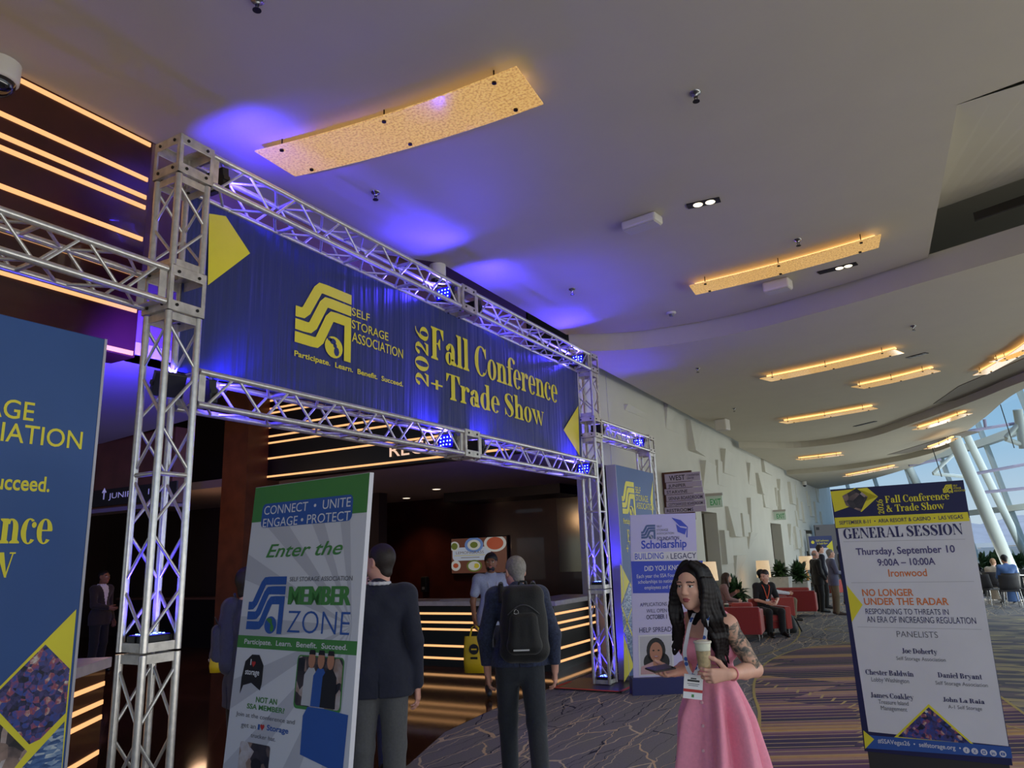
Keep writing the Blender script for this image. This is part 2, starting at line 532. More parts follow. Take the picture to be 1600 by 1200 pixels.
# lobby on the far left
struct(MB().prism([(XW, 3.4), (XW, 4.4), (-5.9, 4.75), (-7.3, 5.4), (-9.5, 5.75), (-20, 5.75), (-20, -6), (XW - .3, -6), (XW - .3, 3.4)], 3.5, 3.6).build('ceiling_lobby', CEIL))
struct(MB().box((-20, 5.75, 2.62), (-8.0, 5.95, 3.55)).build('wall_lobby_header', WOOD2))
struct(MB().box((-20, 5.7, 2.58), (-8.0, 5.98, 2.63)).build('trim_1', mat('pale_trim', rgb(120, 104, 100), .5)))
struct(MB().box((-11.75, 9.5, 0), (-11.08, 10.3, 6.3)).build('wall_pillar', WOOD2))
struct(MB().box((-22, 13.8, 0), (-11.5, 14.1, 6.3)).build('wall_lobby_back', mat('lobby_dark_brown', rgb(46, 28, 22), .6)))
struct(MB().box((-22.2, -6, 0), (-22, 14, 6.3)).build('wall_lobby_side', mat('lobby_dark_brown', rgb(46, 28, 22), .6)))
# reception room
b = MB().box((-19, 10.2, 3.44), (XW - .3, 18, 3.6))
struct(b.build('ceiling_reception', mat('reception_ceiling', rgb(150, 132, 128), .8)))
struct(MB().box((-19, 16.5, 0), (-5.4, 16.8, 3.5)).build('wall_back', WOOD))
struct(MB().box((-19.2, 14, 0), (-19, 17, 3.5)).build('wall_reception_side', WOOD))
struct(MB().box((-10.6, 15.2, 3.22), (-7.4, 16.5, 3.44)).build('wall_bulkhead', DARK))
g, N, L, B = nodes_mat('dim_reflective_panel')
B.inputs['Base Color'].default_value = rgb(120, 116, 100)
B.inputs['Roughness'].default_value = .12
B.inputs['Metallic'].default_value = .75
struct(MB().box((-8.1, 16.40, 1.45), (-7.5, 16.5, 3.2)).build('trim_2', g))
struct(MB().box((-6.05, 13.2, 0), (XW - .02, 16.5, 3.5)).build('wall_return', WALLW))
struct(MB().box((XW - .6, 11.9, 3.46), (XW - .01, 13.3, 6.3)).build('wall_return_top', WALLW))

# ---------------------------------------------------------------- white relief wall with doorways
b = MB()
doors = [(19.1, 20.6, 2.82), (27.9, 29.9, 2.7), (35.3, 37.6, 2.55)]
ys = [11.9] + [q for d in doors for q in d[:2]] + [46.5]
for i in range(0, len(ys), 2):
    b.box((XW - .35, ys[i] if i else 13.2, 0), (XW, ys[i + 1], 6.3))
for y0, y1, zt in doors:
    b.box((XW - .35, y0, zt), (XW, y1, 6.3))
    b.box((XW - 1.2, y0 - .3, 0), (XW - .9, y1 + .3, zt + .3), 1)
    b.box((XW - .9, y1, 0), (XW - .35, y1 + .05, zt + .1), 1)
rr = random.Random(3)
def wedge(y, z0, z1, dp0, dp1, ln):
    """a folded flap of the relief: proud at its near edge, flush at its far edge"""
    v = [(XW, y, z0), (XW + dp0, y + .02, z0), (XW, y + ln, z0), (XW, y, z1), (XW + dp1, y + .02, z1), (XW, y + ln, z1)]
    b.add(v, [(0, 1, 4, 3), (1, 2, 5, 4), (0, 2, 1), (3, 4, 5)])
y = 12.6
for (px, py, h, d0, d1) in ((975, 636, .12, .02, .1), (1038, 640, .9, .01, .16), (1074, 680, .8, .2, .12), (1096, 742, .75, .02, .17), (1127, 720, .7, .05, .18), (1168, 740, .7, .02, .14),
                            (1182, 755, .7, .2, .1), (1189, 720, .8, .12, .1), (1215, 765, .8, .05, .16), (1214, 785, .9, .16, .16), (1232, 770, .9, .14, .14), (1244, 795, .9, .1, .14),
                            (1135, 815, .85, .24, .1), (1157, 820, .7, .1, .1), (1170, 810, 1.3, .04, .14), (1126, 855, .9, .16, .16), (1168, 845, .5, .02, .14), (1147, 885, .6, .02, .12),
                            (1232, 835, .8, .04, .16), (1240, 840, .9, .14, .14), (1250, 845, .9, .1, .1), (1252, 800, .9, .12, .1), (1264, 790, 1, .1, .1), (1262, 850, .9, .12, .12), (1272, 800, 1, .1, .12),
                            (1276, 840, 1, .12, .1), (1282, 815, 1, .1, .1), (1250, 870, .8, .12, .12)):
    p = on(px, py, 0, XW)
    wedge(p[1], p[2] - h / 2, p[2] + h / 2, d0 * .9, d1 * .9, 1.3 + rr.random() * .8)
for i in range(26):
    y = 20 + rr.random() * 24
    z = .5 + rr.random() * 4.0
    if all(not (d[0] - .7 < y < d[1] + .4 and z < d[2] + .8) for d in doors):
        wedge(y, z - .35, z + .35, rr.random() * .08, rr.random() * .08, 1.2)
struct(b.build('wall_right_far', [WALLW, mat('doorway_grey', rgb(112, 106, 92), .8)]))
struct(MB().box((-8, 46.3, 0), (XW - .3, 46.6, 6.3)).build('wall_end', WALLW))
struct(MB().box((XW - .5, -6, 6.0), (XW - .3, 46, 6.3)).build('trim_3', MAUVE))

# ---------------------------------------------------------------- window wall
PATH = [(9.5, -6), (8.6, 8), (7.0, 17), (5.0, 24.5), (2.7, 32), (-.2, 39), (-3.4, 44.5), (-5.3, 46.4)]
H_W = 8.4
k = 1
def seg_pts(n_each=(4, 3, 2, 2, 2, 2, 1)):
    out = []
    for (a, c, n) in zip(PATH[:-1], PATH[1:], n_each):
        for i in range(n):
            out.append(np.array(a) + (np.array(c) - np.array(a)) * i / n)
    out.append(np.array(PATH[-1]))
    return out
SP = seg_pts()
fr = MB()
for i, p in enumerate(SP):
    d = SP[min(i + 1, len(SP) - 1)] - SP[max(i - 1, 0)]
    d /= np.linalg.norm(d)
    nn = np.array((-d[1], d[0]))
    # inward-leaning mullion
    q = p - nn * -.0
    a = np.array((p[0], p[1], 0)); c = np.array((p[0] + nn[0] * 1.5, p[1] + nn[1] * 1.5, H_W))
    ax = np.array((d[0], d[1], 0)) * .035; ay = np.array((nn[0], nn[1], 0)) * .09
    vs = [a - ax - ay, a + ax - ay, a + ax + ay, a - ax + ay, c - ax - ay, c + ax - ay, c + ax + ay, c - ax + ay]
    fr.add(vs, [(0, 3, 2, 1), (4, 5, 6, 7), (0, 1, 5, 4), (1, 2, 6, 5), (2, 3, 7, 6), (3, 0, 4, 7)])
def rail(z, w, hh):
    for i in range(len(SP) - 1):
        pts = []
        for p, j in ((SP[i], i), (SP[i + 1], i + 1)):
            d = SP[min(j + 1, len(SP) - 1)] - SP[max(j - 1, 0)]
            d /= np.linalg.norm(d)
            nn = np.array((-d[1], d[0])) * 1.5 * z / H_W
            pts.append((p[0] + nn[0], p[1] + nn[1]))
        d = np.array(pts[1]) - np.array(pts[0])
        c = (np.array(pts[0]) + np.array(pts[1])) / 2
        nn = np.array((-d[1], d[0])) / np.linalg.norm(d) * w
        fr.obox((c[0], c[1], z), (d[0] / 2, d[1] / 2, 0), (nn[0], nn[1], 0), (0, 0, hh))
for z, w_, hh in ((.08, .12, .08), (1.0, .05, .03), (2.9, .1, .1), (5.3, .12, .13), (8.3, .15, .1)):
    rail(z, w_, hh)
win = struct(fr.build('window_1', STEELW))
gb = MB()
for i in range(len(SP) - 1):
    pts = []
    for p, j in ((SP[i], i), (SP[i + 1], i + 1)):
        d = SP[min(j + 1, len(SP) - 1)] - SP[max(j - 1, 0)]
        d /= np.linalg.norm(d)
        nn = np.array((-d[1], d[0])) * 1.5
        pts.append(((p[0], p[1], 0), (p[0] + nn[0], p[1] + nn[1], H_W)))
    gb.add([pts[0][0], pts[1][0], pts[1][1], pts[0][1]], [(0, 1, 2, 3)])
gb.build('glass', GLASS, win)
# leaning columns, struts and hanging rods in front of the glass
b = MB()
def lean(x0, y0, x1, y1, d0, d1, r):
    b.tube(at(x0, y0, d0), at(x1, y1, d1), r, n=14)
lean(1584, 900, 1480, 660, 23.5, 22.0, .19)
struct(b.build('column_1', STEELW))
b = MB()
lean(1618, 900, 1505, 670, 25.6, 24.4, .12)
lean(1455, 800, 1400, 690, 32, 31, .16)
struct(b.build('column_2', STEELW))
b = MB()
for (q, r) in (((1590, 640), (1600, 700)),):
    b.tube(at(*q, 20), at(*r, 20), .12, n=10)
b.tube(at(1572, 684, 20), at(1612, 640, 20), .07)
b.tube(at(1572, 686, 20), at(1612, 700, 20), .07)
b.tube(at(1458, 740, 26), at(1495, 705, 26), .06)
b.tube(at(1458, 740, 26), at(1510, 745, 26), .06)
struct(b.build('column_3', STEELW))
b = MB()
for x, y0, y1 in ((1563, 632, 700), (1605, 600, 800), (1457, 700, 745)):
    b.tube(at(x, y0, 19), at(x + (y1 - y0) * .32, y1, 19), .012, n=5)
struct(b.build('trim_4', mat('dark_cable', rgb(60, 62, 60), .5)))
b = MB()
for x0, y0, x1, y1, d in ((1500, 676, 1596, 660, 24), (1538, 655, 1540, 668, 24), (1420, 727, 1470, 718, 28), (1525, 740, 1610, 724, 23), (1530, 770, 1610, 762, 23)):
    b.tube(at(x0, y0, d), at(x1, y1, d), .055, n=6)
struct(b.build('trim_5', mat('mauve_sunshade_bar', rgb(128, 124, 146), .5)))

# ---------------------------------------------------------------- outside: city roofs and the mountains
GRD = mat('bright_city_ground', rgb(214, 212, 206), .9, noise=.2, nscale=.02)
struct(MB().box((-900, 50, -9.2), (3500, 5200, -9)).build('ground_outside', GRD))
b = MB()
r2 = random.Random(11)
for i in range(170):
    y = 90 + r2.random() ** 1.6 * 900
    x = y * (-.12 + r2.random() * .5)
    s = 8 + r2.random() * 26
    b.box((x, y, -9), (x + s * 1.5, y + s, -9 + 2 + r2.random() * (4 + .004 * y)), r2.randrange(3))
struct(b.build('exterior_buildings', [mat('pale_building', rgb(226, 224, 220), .8), mat('grey_building', rgb(170, 172, 172), .8), mat('tan_building', rgb(196, 186, 172), .8)]))
b = MB()
nx = 90
vs, fs = [], []
for i in range(nx):
    x = -1800 + i * 70
    h = 120 + 60 * math.sin(i * .21) + 34 * math.sin(i * .53 + 1) + 18 * math.sin(i * 1.3)
    vs += [(x, 3400, -20), (x, 3700 + 30 * math.sin(i * .9), h * .55), (x, 4200, h)]
for i in range(nx - 1):
    for j in range(2):
        fs.append((i * 3 + j, i * 3 + 3 + j, i * 3 + 4 + j, i * 3 + 1 + j))
b.add(vs, fs, 0, True)
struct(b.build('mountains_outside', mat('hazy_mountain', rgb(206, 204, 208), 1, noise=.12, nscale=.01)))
# ---------------------------------------------------------------- truss gantry
GX1, TS = -4.39, .287
GX0 = GX1 - TS
CR, BR = .0245, .0115            # chord and lacing radii
gantry = thing('truss_gantry', (GX1, 3.03, 0), 'silver box truss gantry carrying the wide navy banner over the entrance', 'truss')
def truss(name, p0, p1, step=.39, par=gantry):
    """square box truss from p0 to p1, given as the line of its -x/-y/-z corner chord"""
    p0, p1 = np.array(p0, float), np.array(p1, float)
    d = p1 - p0
    L = np.linalg.norm(d)
    d /= L
    if abs(d[2]) > .5:
        a, b = np.array((1, 0, 0)) * TS, np.array((0, 1, 0)) * TS
    elif abs(d[1]) > .5:
        a, b = np.array((1, 0, 0)) * TS, np.array((0, 0, 1)) * TS
    else:
        a, b = np.array((0, 1, 0)) * TS, np.array((0, 0, 1)) * TS
    r = CR
    ia, ib = a / TS * r, b / TS * r
    root = sub(name, par)
    cs = [p0 + ia + ib, p0 + a - ia + ib, p0 + a - ia + b - ib, p0 + ia + b - ib]
    for c in cs:
        MB().tube(c, c + d * L, CR, n=12).build('chord', ALU, root)
    m = MB()
    n = max(2, round(L / step))
    for f in range(4):
        c0, c1 = cs[f], cs[(f + 1) % 4]
        for i in range(n):
            t0, t1 = (.05 + (L - .1) * i / n), (.05 + (L - .1) * (i + 1) / n)
            s0, s1 = (c0, c1) if (i + (f in (1, 2))) % 2 else (c1, c0)
            e = (t1 - t0) * .08
            m.tube(s0 + d * (t0 + e), s1 + d * (t1 - e), BR, n=6)
    m.build('lacing', ALU, root)
    m = MB()
    k = 3
    for i in range(1, n):
        if i % k == 0:
            t = .05 + (L - .1) * i / n
            for f in (0, 2) if abs(d[2]) < .5 else (0, 1):
                m.tube(cs[f] + d * t, cs[(f + 1) % 4] + d * t, BR * 1.5, n=6)
    if m.v:
        m.build('cross_tube', ALU, root)
    for t in (0, L - .055):
        m = MB()
        for f in range(4):
            c0, c1 = cs[f] + d * t, cs[(f + 1) % 4] + d * t
            mid = (c0 + c1) / 2 + d * .0275
            ax = (c1 - c0) / 2
            out = np.cross(d, ax / np.linalg.norm(ax)) * .004
            m.obox(mid, ax, d * .0275, out)
        m.build('end_frame', ALUP, root)
    return root
def block(c0, size=(TS, TS, TS), par=gantry):
    """cube corner: plated edges with bolt heads around open windows"""
    root = sub('corner_block', par)
    x0, y0, z0 = c0
    sx, sy, sz = size
    m, bo = MB(), MB()
    w, t = .075, .006
    for ax in range(3):
        for side in (0, 1):
            o = [x0, y0, z0]
            s = [sx, sy, sz]
            u, v = [i for i in range(3) if i != ax]
            base = o[ax] + (s[ax] - t) * side
            for (a0, a1, b0, b1) in ((0, s[u], 0, w), (0, s[u], s[v] - w, s[v]), (0, w * .45, w, s[v] - w), (s[u] - w * .45, s[u], w, s[v] - w)):
                lo_, hi_ = [0] * 3, [0] * 3
                lo_[ax], hi_[ax] = base, base + t
                lo_[u], hi_[u] = o[u] + a0, o[u] + a1
                lo_[v], hi_[v] = o[v] + b0, o[v] + b1
                m.box(lo_, hi_)
            for fu in (.22, .78):
                for fv in (.13, .87):
                    p = [0] * 3
                    p[u], p[v] = o[u] + s[u] * fu, o[v] + s[v] * fv
                    p[ax] = base + (t if side else 0)
                    q = list(p)
                    q[ax] += .008 if side else -.008
                    bo.tube(p, q, .012, n=8)
    for dx in (.012, sx - .012):
        for dy in (.012, sy - .012):
            m.tube((x0 + dx, y0 + dy, z0), (x0 + dx, y0 + dy, z0 + sz), .014, n=8)
    m.build('plate', ALUP, root, bevel=.003)
    bo.build('bolt', mat('dark_steel_bolt', rgb(50, 48, 46), .4, metal=.8), root)
YL, YR, YM = 3.03, 10.35, 6.72
ZU, ZD, ZS = 4.64, 2.945, 3.62
YR2, YL2 = 12.83, .25
for y in (YL, YR):
    truss('tower_truss', (GX0, y, .03 if y == YR else .0), (GX0, y, 1.33))
    truss('tower_truss', (GX0, y, 1.345), (GX0, y, 3.585))
    block((GX0 - .004, y - .004, 3.59), (TS + .008, TS + .008, .33))
    truss('tower_truss', (GX0, y, 3.925), (GX0, y, 4.625))
    block((GX0 - .004, y - .004, 4.635), (TS + .008, TS + .008, .3))
for z in (ZU, ZD):
    truss('beam_truss', (GX0, YL + TS + .01, z), (GX0, YM - .01, z), step=.29)
    block((GX0 - .003, YM, z - .008), (TS + .006, .3, TS + .016))
    truss('beam_truss', (GX0, YM + .31, z), (GX0, YR - .01, z), step=.29)
truss('beam_truss', (GX0, YL2 + TS, ZS), (GX0, YL - .012, ZS), step=.29)
truss('beam_truss', (GX0, YR + TS + .012, ZS), (GX0, YR2 - .01, ZS), step=.25)
block((GX0, YR2, ZS - .01), (TS, TS, TS + .03))
truss('tower_truss', (GX0, YR2, .0), (GX0, YR2, 1.33))
truss('tower_truss', (GX0, YR2, 1.345), (GX0, YR2, ZS - .015))
truss('tower_truss', (GX0, YL2, .0), (GX0, YL2, ZS + TS))

# base plate with a strip of red tape under the right tower
bp = thing('base_plate', (-4.6, 10.4, 0), 'flat dark steel floor plate edged with red tape under the right truss tower', 'base plate')
MB().box((-5.12, 9.93, .005), (-4.06, 10.86, .02)).build('plate', mat('dark_plate', rgb(40, 34, 34), .4), bp)
tp = MB()
for a, c in (((-5.12, 9.93), (-4.06, 9.98)), ((-5.12, 9.93), (-5.07, 10.5)), ((-4.11, 9.93), (-4.06, 10.86))):
    tp.box((*a, .02), (*c, .024))
tp.build('tape', mat('red_tape', rgb(226, 72, 58), .6), bp)

# LED wash lights clamped into the truss
LEDB = mat('blue_led', rgb(120, 150, 255), .4, emit=(.16, .28, 1, 1), estr=9)
LENS = mat('blue_lit_lens', rgb(20, 20, 150), .3, emit=(.01, .0, .8, 1), estr=.6)
BLUE = (.05, .03, 1)
def wash(loc, face, label, power, spread=2.5, aim=None, up=False, lit=True):
    """a flat black LED par: housing, lens plate, twelve diodes, yoke"""
    f = np.array(face, float)
    f /= np.linalg.norm(f)
    c = np.array(loc, float)
    t = thing('led_wash_light', loc, label, 'stage light', 'blue LED lights in the truss')
    upv = np.array((1, 0, 0)) if abs(f[2]) > .8 else np.array((0, 0, 1))
    r = np.cross(f, upv)
    r /= np.linalg.norm(r)
    upv = np.cross(r, f)
    hw, hh = .105, .085
    MB().obox(c, r * hw, upv * hh, f * .03).build('housing', BLACK, t, bevel=.006)
    MB().obox(c + f * .031, r * (hw - .012), upv * (hh - .012), f * .003).build('lens', LENS, t)
    m = MB()
    rr_ = random.Random(int(abs(c[1] * 97)))
    for i in range(12):
        u, v = (i % 4 - 1.5) * .042 + rr_.uniform(-.006, .006), (i // 4 - 1) * .042 + rr_.uniform(-.008, .008)
        p = c + f * .035 + r * u + upv * v
        m.tube(p, p + f * .004, .0085, n=10)
    m.build('diode', LEDB, t)
    m = MB()
    for s in (-1, 1):
        m.obox(c + r * s * (hw + .006), r * .003, upv * .015, f * .028)
    m.build('yoke', BLACK, t)
    if power:
        p = c + f * .06
        a = p + f if aim is None else np.array(aim)
        lamp('blue_led_beam', 'SPOT', tuple(p), power, BLUE, target=tuple(a), spot_size=spread, spot_blend=.6, shadow_soft_size=.05)
    return t
XC = (GX0 + GX1) / 2
ZB = .145
for (y, z, fy, lab, pw) in ((YM - .14, ZU, -1, 'lit blue LED light in the upper beam just left of its middle block', 420),
                            (YR - .16, ZU, -1, 'lit blue LED light at the right end of the upper beam', 420),
                            (YM - .14, ZD, -1, 'lit blue LED light in the lower beam just left of its middle block', 300),
                            (YR - .16, ZD, -1, 'lit blue LED light at the right end of the lower beam', 300),
                            (YR2 - .16, ZS, -1, 'lit blue LED light in the short side beam on the right', 260),
                            (YL + TS + .15, ZU, 1, 'black back of an LED light at the left end of the upper beam', 420),
                            (YL + TS + .15, ZD, 1, 'black back of an LED light at the left end of the lower beam', 300),
                            (YM + .45, ZU, 1, 'black back of an LED light in the upper beam just right of its middle block', 420),
                            (YM + .45, ZD, 1, 'black back of an LED light in the lower beam just right of its middle block', 300),
                            (YR + TS + .16, ZS, 1, 'LED light at the left end of the short side beam on the right', 200)
                            ):
    wash((XC, y, z + ZB), (0, fy, .12), lab, pw * .42, aim=(-7.0, 5.6, 3.6) if (fy, z) == (1, ZD) and y < 5 else (XC, y + fy, z + ZB + .75))
wash((XC, YL + .144, 3.1), (-.8, .25, .45), 'LED light inside the left tower at the height of the lower beam', 1300, 1.7, aim=(-6.6, 4.2, 3.5))
wash((XC, YL + .144, 1.41), (0, 0, 1), 'LED uplight on the joint plate of the left tower', 75)
wash((XC, YR + .144, 1.41), (0, 0, 1), 'LED uplight on the joint plate of the right tower', 75)
wash((XC, YR + .144, .09), (0, 0, 1), 'LED uplight at the foot of the right tower', 75)
# ---------------------------------------------------------------- lettering
def _cat(pts, n=6):
    P = [np.array(p, float) for p in pts]
    P = [2 * P[0] - P[1]] + P + [2 * P[-1] - P[-2]]
    out = []
    for i in range(1, len(P) - 2):
        for k in range(n):
            t = k / n
            out.append(.5 * (2 * P[i] + (P[i + 1] - P[i - 1]) * t + (2 * P[i - 1] - 5 * P[i] + 4 * P[i + 1] - P[i + 2]) * t * t + (3 * P[i] - P[i - 1] - 3 * P[i + 1] + P[i + 2]) * t ** 3))
    out.append(P[-2])
    return out
def K(pts, n=6):                    # stroke of varying width through (x, y, width)
    P = _cat(pts, n) if n else [np.array(p, float) for p in pts]
    L_, R_ = [], []
    for i, p in enumerate(P):
        d = (P[min(i + 1, len(P) - 1)] - P[max(i - 1, 0)])[:2]
        d = d / (np.linalg.norm(d) + 1e-9)
        q = np.array((-d[1], d[0])) * p[2] / 2
        L_.append(p[:2] + q)
        R_.append(p[:2] - q)
    return [[L_[i], R_[i], R_[i + 1], L_[i + 1]] for i in range(len(P) - 1)]
def R(x0, y0, x1, y1):
    return [[(x0, y0), (x1, y0), (x1, y1), (x0, y1)]]
def P(*p):
    return [list(p)]
def O(cx, cy, rx, ry, t, h, a0=0, a1=360, n=22):
    out, pr = [], None
    for i in range(n + 1):
        a = math.radians(a0 + (a1 - a0) * i / n)
        c, s = math.cos(a), math.sin(a)
        q = ((cx + rx * c, cy + ry * s), (cx + (rx - t) * c, cy + (ry - h) * s))
        if pr:
            out.append([pr[0], q[0], q[1], pr[1]])
        pr = q
    return out
def D(cx, cy, r, n=16, ry=None):
    return [[(cx + r * math.cos(2 * math.pi * i / n), cy + (ry or r) * math.sin(2 * math.pi * i / n)) for i in range(n)]]
def foot(x0, x1, y=0, up=1, e=.075):
    h = .042 * up
    return P((x0 - e, y), (x1 + e, y), (x1 + e, y + h), (x1, y + h * 2.2), (x0, y + h * 2.2), (x0 - e, y + h))
def flag(x0, y):
    return P((x0 + .01, y), (x0 - .08, y), (x0 - .08, y - .035), (x0 + .01, y - .1))
def stem(x0, x1, y1=1.0):
    return R(x0, 0, x1, y1) + foot(x0, x1)
def arch(x0):
    return O(x0 + .04, .42, .25, .265, .19, .05, 0, 150) + R(x0 + .1, 0, x0 + .29, .43) + foot(x0 + .1, x0 + .29)
X = .68
DID = {
    'F': (stem(.1, .31) + foot(.1, .31, 1, -1) + R(.1, .957, .68, 1) + P((.68, 1), (.68, .67), (.645, .67), (.5, .957)) + R(.31, .49, .46, .53) + P((.5, .68), (.5, .34), (.465, .34), (.36, .51), (.465, .68)), .74),
    'E': (stem(.1, .31) + foot(.1, .31, 1, -1) + R(.1, .957, .66, 1) + P((.66, 1), (.66, .7), (.625, .7), (.5, .957)) + R(.31, .49, .46, .53) + P((.48, .66), (.48, .36), (.45, .36), (.36, .51), (.45, .66)) + R(.1, 0, .7, .043) + P((.7, 0), (.7, .33), (.665, .33), (.52, .043)), .77),
    'L': (stem(.1, .31) + foot(.1, .31, 1, -1) + R(.1, 0, .7, .043) + P((.7, 0), (.7, .36), (.665, .36), (.5, .043)), .74),
    'T': (stem(.3, .51) + R(.03, .957, .78, 1) + P((.03, 1), (.03, .68), (.065, .68), (.2, .957)) + P((.78, 1), (.78, .68), (.745, .68), (.61, .957)), .8),
    'C': (O(.43, .5, .41, .52, .22, .045, 48, 312) + P((.74, 1), (.74, .63), (.705, .63), (.6, .85), (.66, .93)) + K([(.68, .1, .05), (.74, .22, .035), (.75, .28, .03)], 4), .8),
    'G': (O(.43, .5, .41, .52, .22, .045, 48, 320) + P((.74, 1), (.74, .63), (.705, .63), (.6, .85), (.66, .93)) + R(.6, .04, .8, .42) + foot(.6, .8, .44, -1), .9),
    'S': (K([(.6, .8, .03), (.5, .95, .05), (.33, .98, .06), (.17, .87, .15), (.17, .7, .21), (.35, .53, .26), (.52, .39, .24), (.57, .2, .17), (.44, .03, .06), (.3, .02, .05), (.12, .16, .04)]) + P((.63, 1), (.63, .68), (.595, .68), (.5, .9), (.58, .94)) + P((.06, 0), (.06, .34), (.095, .34), (.2, .1), (.12, .06)), .72),
    'N': (R(.1, 0, .145, 1) + P((.04, 1), (.32, 1), (.79, .06), (.79, 0), (.73, 0), (.1, .93)) + R(.745, 0, .79, 1) + foot(.1, .145) + foot(.745, .79, 1, -1), .9),
    'R': (stem(.1, .31) + foot(.1, .31, 1, -1) + O(.38, .745, .32, .255, .21, .043, -90, 90) + R(.3, .957, .4, 1) + R(.3, .49, .4, .533) + K([(.42, .51, .06), (.55, .42, .18), (.6, .22, .21), (.68, .05, .12), (.78, .02, .05), (.84, .1, .03)]), .86),
    'A': (P((.08, 0), (.125, 0), (.44, .93), (.41, 1)) + P((.37, 1), (.47, 1), (.86, 0), (.62, 0)) + R(.2, .3, .66, .34) + foot(.08, .125) + foot(.64, .84), .9),
    'I': (stem(.1, .31) + foot(.1, .31, 1, -1), .41), 'O': (O(.43, .5, .41, .52, .22, .043), .87),
    'D': (stem(.1, .31) + foot(.1, .31, 1, -1) + O(.36, .5, .46, .5, .22, .043, -90, 90) + R(.3, .957, .37, 1) + R(.3, 0, .37, .043), .88),
    'B': (stem(.1, .31) + foot(.1, .31, 1, -1) + O(.38, .75, .3, .25, .2, .043, -90, 90) + O(.38, .265, .36, .265, .21, .043, -90, 90) + R(.3, .957, .4, 1) + R(.3, .49, .4, .53) + R(.3, 0, .4, .043), .82),
    'H': (stem(.1, .31) + stem(.55, .76) + foot(.1, .31, 1, -1) + foot(.55, .76, 1, -1) + R(.3, .48, .56, .525), .86),
    'J': (R(.2, .12, .41, 1) + foot(.2, .41, 1, -1) + K([(.31, .2, .2), (.28, .02, .13), (.14, -.06, .05), (.04, .04, .04)]) + D(.07, .1, .07), .5),
    'a': (R(.36, .05, .55, .47) + O(.33, .46, .22, .22, .19, .045, 0, 165) + D(.16, .5, .085) + O(.26, .19, .22, .21, .17, .04) + P((.4, .0), (.62, .0), (.64, .06), (.55, .12), (.4, .1)), .64),
    'l': (stem(.09, .29, 1.05) + flag(.09, 1.05), .385), 'i': (stem(.09, .29, X) + flag(.09, X) + D(.19, .87, .115), .385),
    'b': (R(.09, 0, .28, 1.05) + flag(.09, 1.05) + O(.36, .34, .3, .36, .2, .04), .7), 'd': (R(.42, 0, .61, 1.05) + flag(.42, 1.05) + O(.33, .34, .3, .36, .2, .04) + foot(.45, .61, 0, 1, .06), .7),
    'o': (O(.31, .34, .29, .365, .19, .04), .62), 'c': (O(.31, .34, .29, .365, .19, .04, 55, 318) + D(.47, .52, .085), .56),
    'e': (O(.31, .34, .29, .365, .19, .04, 5, 318) + R(.11, .345, .58, .385), .6),
    'f': (stem(.1, .29, .84) + O(.36, .82, .26, .25, .19, .05, 40, 180) + D(.53, .93, .085) + R(0, .635, .44, .68), .44),
    'n': (stem(.08, .27, X) + flag(.08, X) + arch(.34), .71), 'h': (stem(.08, .27, 1.05) + flag(.08, 1.05) + arch(.34), .71),
    'm': (stem(.08, .27, X) + flag(.08, X) + arch(.34) + arch(.71), 1.08), 'r': (stem(.08, .27, X) + flag(.08, X) + K([(.27, .5, .04), (.34, .64, .06), (.44, .66, .07)], 4) + D(.46, .58, .09), .53),
    's': ([[(x * .82, y * .68) for x, y in q] for q in K([(.6, .8, .04), (.5, .95, .06), (.33, .97, .08), (.17, .86, .17), (.17, .7, .22), (.35, .53, .28), (.52, .39, .26), (.57, .2, .18), (.44, .04, .08), (.3, .03, .07), (.12, .16, .05)])], .56),
    't': (R(.11, .1, .3, .9) + R(0, .635, .44, .68) + K([(.2, .12, .18), (.27, .02, .1), (.36, .03, .05), (.43, .14, .03)]), .45),
    'w': (P((.02, X), (.24, X), (.42, 0), (.35, 0)) + P((.35, 0), (.4, 0), (.56, X), (.51, X)) + P((.4, X), (.62, X), (.78, 0), (.71, 0)) + P((.71, 0), (.76, 0), (.94, X), (.9, X)) + R(-.03, X - .04, .3, X) + R(.8, X - .04, 1.0, X), .98),
    'y': (P((.02, X), (.24, X), (.43, .08), (.36, 0)) + K([(.58, X, .045), (.4, .05, .05), (.28, -.22, .06), (.14, -.26, .05)]) + D(.12, -.2, .075) + R(-.03, X - .04, .31, X) + R(.46, X - .04, .68, X), .66),
    'k': (stem(.08, .27, 1.05) + flag(.08, 1.05) + P((.27, .3), (.31, .3), (.6, .66), (.54, .66)) + P((.3, .36), (.44, .46), (.7, 0), (.48, 0)) + foot(.5, .68), .74),
    '2': (O(.29, .68, .26, .3, .2, .05, 0, 150) + K([(.45, .68, .2), (.36, .45, .12), (.1, .08, .05)], 6) + P((.06, 0), (.56, 0), (.6, .3), (.56, .3), (.5, .18), (.1, .16)) + D(.12, .74, .09), .64),
    '0': (O(.33, .49, .31, .51, .19, .045), .68), '6': (O(.33, .31, .3, .33, .19, .045) + K([(.13, .32, .18), (.16, .62, .14), (.34, .9, .07), (.52, .97, .04)]), .66),
    '+': (R(.22, .1, .35, .7) + R(0, .35, .57, .46), .62),
    '&': (O(.3, .78, .18, .22, .12, .04) + O(.3, .26, .28, .28, .18, .045, 60, 330) + P((.18, .72), (.34, .76), (.84, .0), (.62, 0)) + K([(.46, .2, .05), (.66, .4, .045), (.7, .52, .05)], 4) + R(.58, .5, .84, .54), .88),
    '.': (D(.13, .08, .09), .26), ' ': ([], .3), '-': (R(.04, .3, .34, .38), .38), "’": (D(.1, .9, .08), .2),
}
_FC = {}
